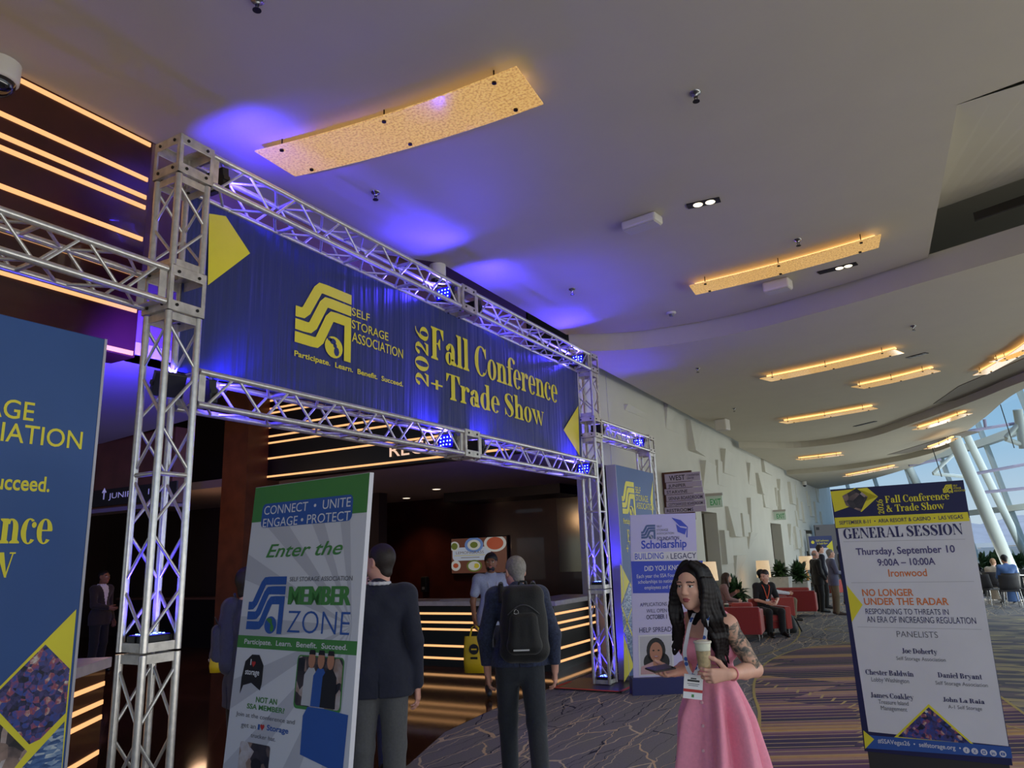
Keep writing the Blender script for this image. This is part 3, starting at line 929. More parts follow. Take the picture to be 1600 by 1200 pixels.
def sans(s, off=0.0, shear=0.0):
    """outline polygons of a line of sans lettering with unit cap height, and its width"""
    k = (s, off, shear)
    if k not in _FC:
        c = bpy.data.curves.new('line', 'FONT')
        c.body = s
        c.offset = off
        c.shear = shear
        c.resolution_u = 4
        o = bpy.data.objects.new('line', c)
        COL.objects.link(o)
        dg = bpy.context.evaluated_depsgraph_get()
        me = bpy.data.meshes.new_from_object(o.evaluated_get(dg))
        vs = np.array([v.co[:2] for v in me.vertices])
        fs = [tuple(p.vertices) for p in me.polygons]
        bpy.data.objects.remove(o)
        bpy.data.curves.remove(c)
        bpy.data.meshes.remove(me)
        vs /= .73
        _FC[k] = (vs, fs, float(vs[:, 0].min()), float(vs[:, 0].max()))
    return _FC[k]
def didone(s, gap=.0):
    k = ('did', s)
    if k not in _FC:
        vs, fs, x = [], [], 0
        for ch in s:
            polys, adv = DID[ch]
            for q in polys:
                n = len(vs)
                a = sum(q[i][0] * q[(i + 1) % len(q)][1] - q[(i + 1) % len(q)][0] * q[i][1] for i in range(len(q)))
                q = q if a > 0 else q[::-1]
                vs += [(p[0] + x, p[1]) for p in q]
                fs.append(tuple(range(n, n + len(q))))
            x += adv + gap
        vs = np.array(vs)
        _FC[k] = (vs, fs, float(vs[:, 0].min()), float(vs[:, 0].max()), 1)
    return _FC[k]

class Sign:
    """a printed face: O its lower-left origin on the ground line, U to the viewer's right, face normal N; (u, z) are metres on the face"""
    def __init__(s, O, U, back=0.0, side=0.0):
        s.O = np.array((O[0], O[1], 0.0))
        s.U = np.array((U[0], U[1], 0.0)) / math.hypot(U[0], U[1])
        s.N = np.array((s.U[1], -s.U[0], 0.0))
        s.Z = np.array((0, 0, 1.0)) - s.N * back + s.U * side      # leaning back, or leaning to one side
        s.M = np.cross(s.U, s.Z)
    def uv(s, px, py):              # face coordinates of a point seen in the photograph
        d = ray(px, py)
        p = CAMP + d * np.dot(s.O - CAMP, s.M) / np.dot(d, s.M) - s.O
        return np.dot(p - s.Z * p[2], s.U), p[2]
    def w(s, u, z, h=0.0):
        return s.O + s.U * u + s.Z * z + s.N * h
    def poly(s, mb, pts, mi=0, h=.0012):
        n = len(pts)
        a = sum(pts[i][0] * pts[(i + 1) % n][1] - pts[(i + 1) % n][0] * pts[i][1] for i in range(n))
        pts = pts if a > 0 else pts[::-1]
        mb.add([s.w(u, z, h) for u, z in pts], [tuple(range(n))], mi)
    def pp(s, mb, pix, mi=0, h=.0012):
        s.poly(mb, [s.uv(*p) for p in pix], mi, h)
    def rect(s, mb, u0, z0, u1, z1, mi=0, h=.0012):
        s.poly(mb, [(u0, z0), (u1, z0), (u1, z1), (u0, z1)], mi, h)
    def rrect(s, mb, u0, z0, u1, z1, r, mi=0, h=.0012):
        pts = []
        for cx, cz, a0 in ((u1 - r, z1 - r, 0), (u0 + r, z1 - r, 90), (u0 + r, z0 + r, 180), (u1 - r, z0 + r, 270)):
            for k in range(6):
                a = math.radians(a0 + 18 * k)
                pts.append((cx + r * math.cos(a), cz + r * math.sin(a)))
        s.poly(mb, pts, mi, h)
    def put(s, mb, g, u0, z0, u1, cap, mi=0, h=.0024, rot=False):
        vs, fs, a, b = g[:4]
        k = (u1 - u0) / (b - a)
        if rot:                     # reads upward: u1-u0 is its run along z
            P_ = [s.w(u0 - y * cap, z0 + (x - a) * k, h) for x, y in vs]
        else:
            P_ = [s.w(u0 + (x - a) * k, z0 + y * cap, h) for x, y in vs]
        if len(g) > 4:              # overlapping strokes lie a hair above one another
            for i, f in enumerate(fs):
                for j in f:
                    P_[j] = P_[j] + s.N * (i % 9) * .00022
        mb.add(P_, fs, mi)
    def text(s, mb, string, x0, y0, x1, y1, ytop, mi=0, font='s', off=0.0, shear=0.0, h=.0024):
        """a line from the baseline pixel (x0, y0) to (x1, y1), capitals reaching up to ytop above its start"""
        u0, z0 = s.uv(x0, y0)
        u1, z1 = s.uv(x1, y1)
        cap = s.uv(x0, ytop)[1] - z0
        g = didone(string) if font == 'd' else sans(string, off, shear)
        s.put(mb, g, u0, (z0 + z1) / 2, u1, cap, mi, h)
    def solid(s, u0, z0, u1, z1, h0, h1, mb=None, mi=0):
        mb = mb or MB()
        c = s.w((u0 + u1) / 2, (z0 + z1) / 2, (h0 + h1) / 2)
        return mb.obox(c, s.U * (u1 - u0) / 2, s.N * (h1 - h0) / 2, s.Z * (z1 - z0) / 2, mi)
def ssa_logo(s, mb, u, z, w, hgt, mi=0, mi_bg=1, h=.0024, h2=.0034):
    """three folded bands, an upright and a globe"""
    def tr(q):
        return [(u + x * w, z + y * hgt / 1.16) for x, y in q]
    for i in range(3):
        x0, y0 = .42 + .11 * i, 1.07 - .2 * i
        x1, y1 = .13 + .12 * i, .55 - .2 * i
        for nq, q in enumerate(K([(1, y0, .168), (x0 + .1, y0, .168), (x0, y0 - .005, .168), (x0 - .05, y0 - .06, .15), (x1 + .05, y1 + .06, .15), (x1 - .01, y1 + .005, .168), (x1 - .1, y1, .168), (0, y1, .168)], 0)):
            s.poly(mb, tr(q), mi, h + .0002 * (nq % 3))
    s.poly(mb, tr([(.87, 0), (1, 0), (1, .75), (.87, .7)]), mi, h + .0008)
    s.poly(mb, tr(D(.68, .17, .165, 20, .175)[0]), mi, h)
    for cx, cy, r_, ry in ((.66, .26, .06, .05), (.7, .2, .035, .04), (.73, .11, .05, .075), (.6, .28, .04, .03)):
        s.poly(mb, tr(D(cx, cy, r_, 9, ry)[0]), mi_bg, h2)

# ---------------------------------------------------------------- print materials
def print_mat(name, c, rough=.5):
    return mat(name, c, rough, noise=.04, nscale=3)
NAVY = print_mat('navy_print', rgb(28, 44, 104))
BLUE_P = print_mat('blue_print', rgb(44, 84, 160))
YELLOW = print_mat('yellow_print', rgb(226, 212, 48))
WHITE_P = print_mat('white_print', rgb(214, 212, 218))
GREEN = print_mat('green_print', rgb(66, 128, 62))
GREY_T = print_mat('grey_text', rgb(92, 92, 100))
DARK_T = print_mat('dark_blue_text', rgb(38, 36, 88))
PURP_T = print_mat('violet_text', rgb(78, 70, 120))
ORANGE = print_mat('orange_text', rgb(214, 116, 52))
ROYAL = print_mat('royal_blue_print', rgb(52, 72, 190))
SKIN_P = print_mat('printed_skin', rgb(176, 122, 96))
INK = print_mat('black_print', rgb(22, 20, 24))
PALE_P = print_mat('pale_grey_print', rgb(186, 184, 190))
RED_P = print_mat('red_print', rgb(180, 44, 44))
def photo_mat(name, cols, scale=9, stretch=(1, 1, 1), rot=0):
    m, N, L, B = nodes_mat(name)
    tc = nd(N, 'ShaderNodeTexCoord')
    mp = nd(N, 'ShaderNodeMapping')
    mp.inputs['Scale'].default_value = stretch
    mp.inputs['Rotation'].default_value = (0, 0, rot)
    L.new(tc.outputs['Object'], mp.inputs[0])
    v = nd(N, 'ShaderNodeTexVoronoi')
    v.inputs['Scale'].default_value = scale
    L.new(mp.outputs[0], v.inputs['Vector'])
    n_ = nd(N, 'ShaderNodeTexNoise')
    n_.inputs['Scale'].default_value = scale * .6
    n_.inputs['Detail'].default_value = 5
    L.new(mp.outputs[0], n_.inputs['Vector'])
    sp = nd(N, 'ShaderNodeSeparateColor')
    L.new(v.outputs['Color'], sp.inputs[0])
    f = mth(N, L, 'ADD', mth(N, L, 'MULTIPLY', sp.outputs[0], .45), mth(N, L, 'MULTIPLY', n_.outputs[0], .55))
    r = nd(N, 'ShaderNodeValToRGB')
    e = r.color_ramp.elements
    e[0].color, e[0].position = cols[0], .25
    e[1].color, e[1].position = cols[-1], .8
    for i, c in enumerate(cols[1:-1]):
        k = e.new(.25 + .55 * (i + 1) / (len(cols) - 1))
        k.color = c
    L.new(f, r.inputs[0])
    L.new(r.outputs[0], B.inputs['Base Color'])
    B.inputs['Roughness'].default_value = .4
    return m
CASINO = photo_mat('printed_hall_photo', [rgb(14, 14, 36), rgb(32, 36, 84), rgb(70, 60, 110), rgb(40, 70, 150), rgb(150, 70, 80), rgb(210, 200, 190)], 38)
CITY = photo_mat('printed_tower_photo', [rgb(30, 52, 92), rgb(60, 96, 150), rgb(126, 150, 180), rgb(200, 206, 204)], 22, (1, 1, 3))
CROWD = photo_mat('printed_crowd_photo', [rgb(26, 24, 30), rgb(64, 54, 58), rgb(150, 124, 112), rgb(196, 190, 196)], 16)
def fabric_banner():
    m, N, L, B = nodes_mat('navy_banner_fabric')
    tc = nd(N, 'ShaderNodeTexCoord')
    mp = nd(N, 'ShaderNodeMapping')
    mp.inputs['Scale'].default_value = (1, 9, .5)
    L.new(tc.outputs['Object'], mp.inputs[0])
    n_ = nd(N, 'ShaderNodeTexNoise')
    n_.inputs['Scale'].default_value = 1.4
    L.new(mp.outputs[0], n_.inputs['Vector'])
    B.inputs['Base Color'].default_value = rgb(22, 36, 96)
    B.inputs['Roughness'].default_value = .55
    B.inputs['Sheen Weight'].default_value = .2
    bp = nd(N, 'ShaderNodeBump')
    bp.inputs['Strength'].default_value = .5
    bp.inputs['Distance'].default_value = .05
    L.new(n_.outputs[0], bp.inputs['Height'])
    L.new(bp.outputs[0], B.inputs['Normal'])
    return m
BANNER = fabric_banner()

# ---------------------------------------------------------------- the wide banner
BX = GX0 + .045
bn = thing('banner', (BX, YL + TS, 3.24), 'wide navy fabric banner with yellow lettering hung inside the truss frame', 'banner')
S1 = Sign((BX, YL + TS - .02), (0, 1))
UW = YR - YL - TS + .03
m = MB()
nu, nz = 120, 14
for j in range(nz + 1):
    for i in range(nu + 1):
        u, z = UW * i / nu, 3.24 + 1.4 * j / nz
        edge = min(1, j / 3, (nz - j) / 3)
        m.v.append(tuple(S1.w(u, z, .004 * math.sin(u * 9 + z * 2.2) * edge - .006)))
for j in range(nz):
    for i in range(nu):
        a = j * (nu + 1) + i
        m.f.append((a, a + 1, a + nu + 2, a + nu + 1))
        m.m.append(0)
        m.sm.append(True)
m.build('fabric', BANNER, bn)
H_ = .006
m = MB()
S1.pp(m, [(326, 334), (352, 338), (390, 396), (324, 446)], 0, H_)
S1.pp(m, [(903, 634), (880, 672), (905, 712)], 0, H_)
m.build('printed_diamond', YELLOW, bn)
m = MB()
for st_, q, f, o in (('SELF', (549, 495, 577, 500.5, 482), 's', .006), ('STORAGE', (549, 517, 606, 528.5, 503), 's', .006), ('ASSOCIATION', (549, 538, 629, 556, 522), 's', .006),
                     ('Participate.  Learn.  Benefit.  Succeed.', (459, 556, 629, 604, 547), 's', .022),
                     ('Fall Conference', (673, 562, 871, 628, 512), 'd', 0), ('Trade Show', (697, 622, 850, 667, 582), 'd', 0), ('+', (673, 609, 691, 614, 584), 'd', 0)):
    S1.text(m, st_, *q, font=f, off=o, h=H_)
u0, z0 = S1.uv(669, 606)
u1, z1 = S1.uv(664, 512)
ub, _ = S1.uv(648, 600)
S1.put(m, didone('2026'), u0, z0, u0 + (z1 - z0), (u0 - ub), 0, H_, rot=True)
m.build('lettering', YELLOW, bn)
m = MB()
a, c = S1.uv(459, 548), S1.uv(547, 567)
t_ = S1.uv(546, 460)
ssa_logo(S1, m, a[0], c[1], c[0] - a[0], t_[1] - c[1], 0, 1, H_, H_ + .001)
m.build('logo', [YELLOW, NAVY], bn)
m = MB()
for i in range(12):
    y = YL + TS + .35 + i * .58
    for z in (4.635, 3.245):
        m.tube((BX - .03, y, z - .03), (BX + .01, y + .012, z + .035), .003, n=4)
m.build('zip_tie', mat('white_nylon', rgb(220, 220, 220), .5), bn)

# ---------------------------------------------------------------- tall box signs under the side beams
def box_sign(y0, y1, top, label, cut):
    s = Sign((-4.3, y0), (0, 1))
    t = thing('box_sign', (-4.38, y0, 0), label, 'sign', 'blue box signs beside the gantry')
    Wd = y1 - y0
    s.solid(0, .0, Wd, top, -.16, 0).build('panel', [print_mat('blue_sign_print', rgb(38, 76, 136))], t, bevel=.006)
    m = MB()
    s.solid(-.012, 0, .004, top, -.165, .003, m)
    s.solid(Wd - .004, 0, Wd + .012, top, -.165, .003, m)
    m.build('edge_frame', mat('pale_sign_edge', rgb(176, 172, 180), .5, metal=.3), t)
    le, lo_, ph = MB(), MB(), MB()
    # heading, conference name, and the lattice of yellow diamonds with photographs
    k = Wd / 1.76
    zz = [on(x_, y_, 0, -4.3)[2] for x_, y_ in ((90, 663), (80, 697), (70, 768), (60, 849), (20, 902))]
    ssa_logo(s, lo_, .17 * k, zz[2] + .12, .58 * k, .56, 0, 1)
    for i, q in enumerate(('SELF', 'STORAGE', 'ASSOCIATION')):
        g = sans(q, .006)
        wd = (g[3] - g[2]) * .088
        s.put(le, g, .8 * k, (2 * zz[0] - zz[1], zz[0], zz[1])[i], .8 * k + wd * 1.12, .108)
    s.put(le, sans('Participate. Learn. Benefit. Succeed.', .02), .17 * k, zz[2], 1.52 * k, .085)
    s.put(le, didone('Fall Conference'), .3 * k, zz[3], 1.56 * k, .19)
    s.put(le, didone('+ Trade Show'), .22 * k, zz[4], 1.38 * k, .19)
    le.build('lettering', YELLOW, t)
    lo_.build('logo', [YELLOW, NAVY], t)
    dm = MB()
    if cut == 'l':
        s.pp(dm, [(119, 952), (0, 1072), (-60, 1130), (-60, 1210), (96, 1210)], 0, .0022)
        s.pp(ph, [(70.5, 1007), (108.5, 1045), (102, 1114), (62, 1155), (45, 1163), (-18, 1095)], 0, .0034)
        s.pp(ph, [(-60, 1080), (-8, 1124), (42, 1174), (14, 1210), (-60, 1210)], 1, .0034)
        s.pp(ph, [(100.5, 1127), (95, 1210), (24, 1210)], 2, .0034)
    else:
        for q in ([(968.8, 880), (983, 909), (970.5, 945)], [(974, 990), (990, 1041), (975, 1066), (974.8, 1040)], [(1020, 750), (1016, 780), (1020, 810)]):
            s.pp(dm, q, 0, .0022)
        s.pp(ph, [(983.5, 912), (1020, 1000), (1020, 1090), (996, 1080), (990, 1036), (974, 984), (971, 947)], 2, .0016)
        for q in ([(970.4, 944), (1006, 1040), (1006, 1044), (970.4, 949)], [(974, 985), (990, 940), (990, 943), (974, 990)], [(984, 909), (1020, 1006), (1020, 1011), (984, 913)]):
            s.pp(dm, q, 0, .003)
    dm.build('printed_diamond', YELLOW, t)
    ph.build('printed_photo', [CASINO, CROWD, CITY], t)
    return t
box_sign(.82, 2.56, 3.24, 'tall blue box sign at the left edge of the picture, beside the left truss tower', 'l')
box_sign(10.86, 12.62, 3.2, 'tall blue box sign standing between the right truss tower and the purple scholarship board', 'r')

# ---------------------------------------------------------------- GENERAL SESSION board
a, c = on(1297, 765, 2, 2.3), on(1505, 750, 2, 2.3)
S2 = Sign(a, c - a)
W2 = float(np.linalg.norm((c - a)[:2]))
g2 = thing('sign_board', tuple(S2.w(W2 / 2, 0)), 'upright white GENERAL SESSION board with navy border, nearest the camera on the right', 'sign', 'event sign boards')
S2.solid(0, .3, W2, 2.3, -.025, 0).build('panel', print_mat('navy_border_print', rgb(24, 24, 74)), g2)
S2.solid(-.02, 0, W2 + .02, .03, -.3, .25).build('base', BLACK, g2)
S2.solid(.02, .03, W2 - .02, .3, -.05, -.005).build('foot_bar', mat('dark_grey_foot', rgb(48, 44, 44), .6), g2)
m = MB()
S2.pp(m, [(1309, 826), (1516, 809), (1576, 1166), (1357, 1143)], 0)
m.build('printed_field', WHITE_P, g2)
m = MB()
S2.pp(m, [(1304, 809), (1512, 800), (1515, 814), (1306, 825)], 0, .0016)
S2.pp(m, [(1297.5, 768), (1355, 762), (1372, 776), (1304, 800)], 0, .0018)
S2.pp(m, [(1335, 762), (1372, 776), (1346, 800), (1318, 780)], 0, .0018)
S2.pp(m, [(1323, 914), (1348, 945), (1331, 972)], 0, .0022)
S2.pp(m, [(1349, 1141), (1366, 1155), (1352, 1170)], 0, .004)
S2.pp(m, [(1397, 1152), (1451, 1100), (1524, 1165)], 0, .0016)
m.build('printed_diamond', YELLOW, g2)
m = MB()
S2.pp(m, [(1352, 1148), (1579, 1167), (1582, 1185), (1354, 1169)], 0, .003)
m.build('printed_strip', BLUE_P, g2)
m = MB()
S2.pp(m, [(1403, 1151), (1451, 1105), (1517, 1162)], 0, .0024)
S2.pp(m, [(1316, 775), (1338, 763), (1356, 776), (1345, 799), (1322, 790)], 1, .0026)
m.build('printed_photo', [CASINO, CROWD], g2)
m = MB()
S2.put(m, didone('2026'), S2.uv(1382, 802)[0], S2.uv(1382, 803)[1], S2.uv(1382, 802)[0] + .115, .045, 0, .0026, rot=True)
S2.text(m, 'Fall Conference', 1384, 787, 1484, 779, 776, 0, 'd')
S2.text(m, '& Trade Show', 1386, 801, 1476, 794, 790, 0, 'd')
u, z = S2.uv(1474, 771)
ssa_logo(S2, m, u, z, .065, .065, 0, 1, .0026, .003)
for i, q in enumerate(('SELF', 'STORAGE', 'ASSOCIATION')):
    S2.put(m, sans(q, .01), u + .072, z + .047 - i * .02, u + .072 + .0072 * len(q), .014)
for st_, q, mi, f, o in (('SEPTEMBER 8-11  •  ARIA RESORT & CASINO  •  LAS VEGAS', (1312, 820, 1505, 810, 814), 2, 's', .012),
                         ('GENERAL SESSION', (1319, 842, 1505, 835, 826), 2, 'd', 0),
                         ('Thursday, September 10', (1338, 866, 1493, 864, 855), 3, 's', .018), ('9:00A – 10:00A', (1372, 884, 1462, 882, 873), 3, 's', .018), ('Ironwood', (1389, 901, 1449, 900, 889), 4, 's', .012),
                         ('NO LONGER', (1348, 931, 1428, 931, 920), 4, 's', .018), ('UNDER THE RADAR', (1351, 945, 1483, 945, 934), 4, 's', .018),
                         ('RESPONDING TO THREATS IN', (1353, 959, 1483, 961, 950), 5, 's', 0), ('AN ERA OF INCREASING REGULATION', (1355, 971, 1526, 976, 961), 5, 's', 0),
                         ('PANELISTS', (1402, 996, 1466, 996, 986), 6, 's', -.008),
                         ('Joe Doherty', (1410, 1021, 1465, 1022, 1013), 2, 'd', 0), ('Self Storage Association', (1401, 1031, 1478, 1034, 1025), 6, 's', 0),
                         ('Chester Baldwin', (1353, 1054, 1428, 1057, 1046), 2, 'd', 0), ('Lobby Washington', (1362, 1064, 1421, 1068, 1057), 6, 's', 0),
                         ('Daniel Bryant', (1466, 1059, 1535, 1061, 1051), 2, 'd', 0), ('Self Storage Association', (1462, 1069, 1544, 1074, 1063), 6, 's', 0),
                         ('James Coakley', (1361, 1090, 1428, 1093, 1082), 2, 'd', 0), ('Treasure Island', (1373, 1100, 1420, 1102, 1093), 6, 's', 0), ('Management', (1377, 1109, 1418, 1112, 1102), 6, 's', 0),
                         ('John La Raia', (1474, 1096, 1539, 1100, 1089), 2, 'd', 0), ('A-1 Self Storage', (1482, 1106, 1535, 1111, 1100), 6, 's', 0),
                         ('#SSAVegas26  •  selfstorage.org  •', (1372, 1160, 1502, 1173, 1153), 7, 's', .012)):
    S2.text(m, st_, *q, mi=mi, font=f, off=o, h=.0045 if mi == 7 else .0028)
for i, (x, y) in enumerate(((1510, 1172), (1523, 1173.5), (1537.5, 1175), (1552, 1176.5), (1567, 1178))):
    u, z = S2.uv(x, y)
    S2.poly(m, D(u, z, .021)[0], 7, .0045)
    if i == 2:
        S2.rect(m, u - .01, z - .01, u + .01, z + .01, 8, .0055)
        S2.poly(m, D(u, z, .0055)[0], 7, .0062)
    elif i == 4:
        S2.rect(m, u - .012, z - .009, u + .012, z + .009, 8, .0055)
        S2.poly(m, [(u - .004, z - .005), (u + .006, z), (u - .004, z + .005)], 7, .0062)
    else:
        S2.put(m, sans(('f', 'X', '', 'in')[i], .02), u - (.005, .009, 0, .01)[i], z - .011, u + (.005, .009, 0, .01)[i], .022, 8, .0055)
for y0, y1, x0, x1 in ((846, 842, 1318, 1508), (910, 908, 1330, 1522), (979, 983, 1340, 1534)):
    S2.pp(m, [(x0, y0), (x1, y1), (x1, y1 + 1), (x0, y0 + 1)], 9, .002)
m.build('lettering', [YELLOW, NAVY, DARK_T, PURP_T, ORANGE, DARK_T, GREY_T, WHITE_P, BLUE_P, PALE_P], g2)

# ---------------------------------------------------------------- MEMBER ZONE board
a, c = on(400, 762, 2, 2.29), on(578, 738, 2, 2.29)
S3 = Sign(a, c - a, back=.085)
S3.O = S3.O + S3.N * .085 * 2.29
W3 = float(np.linalg.norm((c - a)[:2]))
g3 = thing('sign_board', tuple(S3.w(W3 / 2, 0)), 'green and white MEMBER ZONE board standing below the banner', 'sign', 'event sign boards')
S3.solid(0, .12, W3, 2.29, -.028, 0).build('panel', mat('foam_board_white', rgb(206, 204, 212), .55), g3)
S3.solid(-.02, 0, W3 + .02, .12, -.25, .22).build('base', BLACK, g3)
m = MB()
for i in range(9):                     # pale rays of the printed background
    a0, a1 = math.radians(12 + i * 20), math.radians(20 + i * 20)
    q = [(W3 * .95, 1.55)]
    for a_ in (a0, a1):
        q.append((W3 * .95 + 3 * math.cos(a_ + 1.5), 1.55 + 3 * math.sin(a_ + 1.5)))
    def clip(poly, f, inside):
        out = []
        for i_ in range(len(poly)):
            p_, n_ = poly[i_], poly[(i_ + 1) % len(poly)]
            if inside(p_):
                out.append(p_)
            if inside(p_) != inside(n_):
                t = f(p_, n_)
                out.append((p_[0] + (n_[0] - p_[0]) * t, p_[1] + (n_[1] - p_[1]) * t))
        return out
    for ax, v_, sg in ((0, 0.0, 1), (0, W3, -1), (1, .12, 1), (1, 2.29, -1)):
        if q:
            q = clip(q, lambda p_, n_: (v_ - p_[ax]) / (n_[ax] - p_[ax]), lambda p_: (p_[ax] - v_) * sg >= 0)
    if len(q) > 2:
        S3.poly(m, q, 0, .0006)
m.build('printed_rays', print_mat('pale_ray_print', rgb(182, 180, 190)), g3)
m = MB()
S3.rect(m, 0, 2.09, W3, 2.288, 0, .0012)
z0, z1 = S3.uv(370, 1011)[1], S3.uv(372, 992)[1]
S3.rect(m, 0, z0, W3, z1, 0, .0012)
u0, z0 = S3.uv(458, 1106)
u1, z1 = S3.uv(539, 1028)
S3.rrect(m, u0, z0, u1, z1, .025, 0, .0012)
m.build('printed_band', GREEN, g3)
m = MB()
u0, z0 = S3.uv(407, 828)
u1, z1 = S3.uv(553, 772)
S3.rrect(m, u0, z0 + .01, u1, z1, .03, 0, .002)
u0, z0 = S3.uv(470, 1190)
u1, z1 = S3.uv(545, 1110)
S3.poly(m, [(u0 + .02, z1), (u1, z1 - .02), (u1 - .01, z0 - .02), (u0 - .01, z0 + .03), (u0 - .015, z1 - .05)], 0, .0014)
m.build('printed_box', BLUE_P, g3)
m = MB()
a, c = S3.uv(384, 988), S3.uv(449, 900)
ssa_logo(S3, m, a[0], a[1], c[0] - a[0], c[1] - a[1], 0, 1, .002, .003)
m.build('logo', [BLUE_P, GREEN], g3)
m = MB()
for st_, q, mi, o, sh in (('CONNECT  •  UNITE', (413, 803, 548, 793, 789), 0, 0, 0), ('ENGAGE • PROTECT', (411, 822, 547, 815, 808), 0, 0, 0), ('Enter the', (415, 878, 536, 858, 857), 1, .01, .35),
                          ('SELF STORAGE ASSOCIATION', (453, 909, 551, 906, 902), 2, .005, 0), ('ZONE', (448, 990, 546, 991, 953), 3, -.012, 0),
                          ('Participate.  Learn.  Benefit.  Succeed.', (382, 1007, 543, 1014, 999), 0, .015, 0), ('NOT AN', (400, 1098, 433, 1100, 1089), 4, .02, 0), ('SSA MEMBER?', (386, 1108, 445, 1113, 1100), 4, .02, 0),
                          ('Join at the conference and', (369, 1120, 461, 1129, 1113), 5, 0, 0), ('get an', (377, 1136, 400, 1138, 1128), 5, 0, 0), ('I', (403, 1140, 406, 1140, 1131), 3, .02, 0), ('Storage', (417, 1142, 451, 1145, 1133), 3, .022, 0), ('trucker hat.', (392, 1152, 431, 1158, 1145), 5, 0, 0)):
    S3.text(m, st_, *q, mi=mi, off=o, shear=sh)
for dx in (-.007, 0, .007):
    u0, z0 = S3.uv(451, 944)
    u1, z1 = S3.uv(547, 944)
    S3.put(m, sans('MEMBER', .012), u0 + dx, z0, u1 + dx, S3.uv(451, 915)[1] - z0, 1, h=.0024 + dx * .02)
def heart(s, mb, px, py, r_, mi, h=.003):
    u, z = s.uv(px, py)
    pts = [(u + r_ * .062 * 16 * math.sin(t) ** 3, z + r_ * .062 * (13 * math.cos(t) - 5 * math.cos(2 * t) - 2 * math.cos(3 * t) - math.cos(4 * t))) for t in [2 * math.pi * i / 22 for i in range(22)]]
    s.poly(mb, pts, mi, h)
heart(S3, m, 410.5, 1136, .017, 6)
m.build('lettering', [WHITE_P, GREEN, GREY_T, BLUE_P, GREEN, GREY_T, RED_P], g3)
m = MB()                               # the printed cap
u, z = S3.uv(375, 1084)
u1, z1 = S3.uv(414, 1024)
cw, ch = u1 - u, z1 - z
S3.poly(m, [(u, z + ch * .0), (u + cw * .12, z + ch * .22), (u + cw * .5, z + ch * .3), (u + cw * .95, z + ch * .14), (u + cw, z + ch * .3), (u + cw, z + ch * .75), (u + cw * .75, z + ch), (u + cw * .4, z + ch), (u + cw * .1, z + ch * .82), (u, z + ch * .4)], 0, .002)
S3.put(m, sans('storage', .02), u + cw * .16, z + ch * .5, u + cw * .84, ch * .15, 1, .003)
S3.put(m, sans('I', .02), u + cw * .36, z + ch * .74, u + cw * .41, ch * .15, 1, .003)
heart(S3, m, 397, 1037, .017, 2)
m.build('printed_cap', [INK, WHITE_P, RED_P], g3)
m = MB()                               # group photograph and the lower picture
u0, z0 = S3.uv(460, 1104)
u1, z1 = S3.uv(537, 1030)
S3.rrect(m, u0, z0 + .008, u1, z1, .02, 0, .0022)
for i, (fx, cm) in enumerate(((.32, 2), (.53, 3), (.74, 4))):
    cu = u0 + (u1 - u0) * fx
    S3.poly(m, [(cu - .055, z0 + .012), (cu + .055, z0 + .012), (cu + .05, z0 + .15), (cu + .02, z0 + .185), (cu - .02, z0 + .185), (cu - .05, z0 + .15)], cm, .003 + i * .0004)
    S3.poly(m, D(cu, z0 + .222, .026, 14, .04)[0], 1, .0044)
    S3.poly(m, [(cu - .025, z0 + .246), (cu + .025, z0 + .246), (cu + .018, z0 + .268), (cu - .018, z0 + .268)], 5, .0048)
u0, z0 = S3.uv(370, 1215)
u1, z1 = S3.uv(423, 1166)
S3.rrect(m, u0, z0, u1, z1, .015, 0, .0022)
S3.poly(m, D(u0 + (u1 - u0) * .6, z1 - .13, .04, 14, .05)[0], 1, .003)
S3.poly(m, D(u0 + (u1 - u0) * .6, z1 - .095, .043, 14, .03)[0], 5, .0034)
m.build('printed_photo', [CROWD, SKIN_P, PALE_P, BLUE_P, INK, INK], g3)

# ---------------------------------------------------------------- scholarship board
S4 = Sign((-3.87, 9.94), (.867, .497), side=.05)
S4.O = S4.O - S4.U * .02
W4 = S4.uv(1094.5, 1000)[0]
g4 = thing('sign_board', tuple(S4.w(W4 / 2, 0)), 'lilac Scholarship board behind the woman in pink', 'sign', 'event sign boards')
S4.solid(0, .2, W4, 2.36, -.025, 0).build('panel', mat('lilac_board', rgb(196, 190, 226), .5), g4)
S4.solid(-.03, 0, W4 + .03, .21, -.16, .1).build('base', print_mat('navy_base_print', rgb(24, 30, 92)), g4)
m = MB()
S4.pp(m, [(986, 877), (1098, 876), (1096, 926), (989, 927)], 0, .0014)
m.build('printed_band', ROYAL, g4)
m = MB()
S4.pp(m, [(990, 863), (1089, 861), (1089, 875), (991, 877)], 0, .002)
u0, z0 = S4.uv(1000, 1055)
u1, z1 = S4.uv(1050, 992)
S4.rect(m, u0 - .012, z0 - .012, u1 + .012, z1 + .012, 0, .002)
S4.pp(m, [(1049, 934), (1062, 934), (1062, 935), (1049, 935)], 0, .002)
m.build('printed_frame', WHITE_P, g4)
m = MB()
uu, zz = S4.uv(1002, 843)
ssa_logo(S4, m, uu, zz, .2, .2, 0, 1, .002, .003)
m.build('logo', [print_mat('teal_grey_print', rgb(74, 96, 140)), PALE_P], g4)
m = MB()
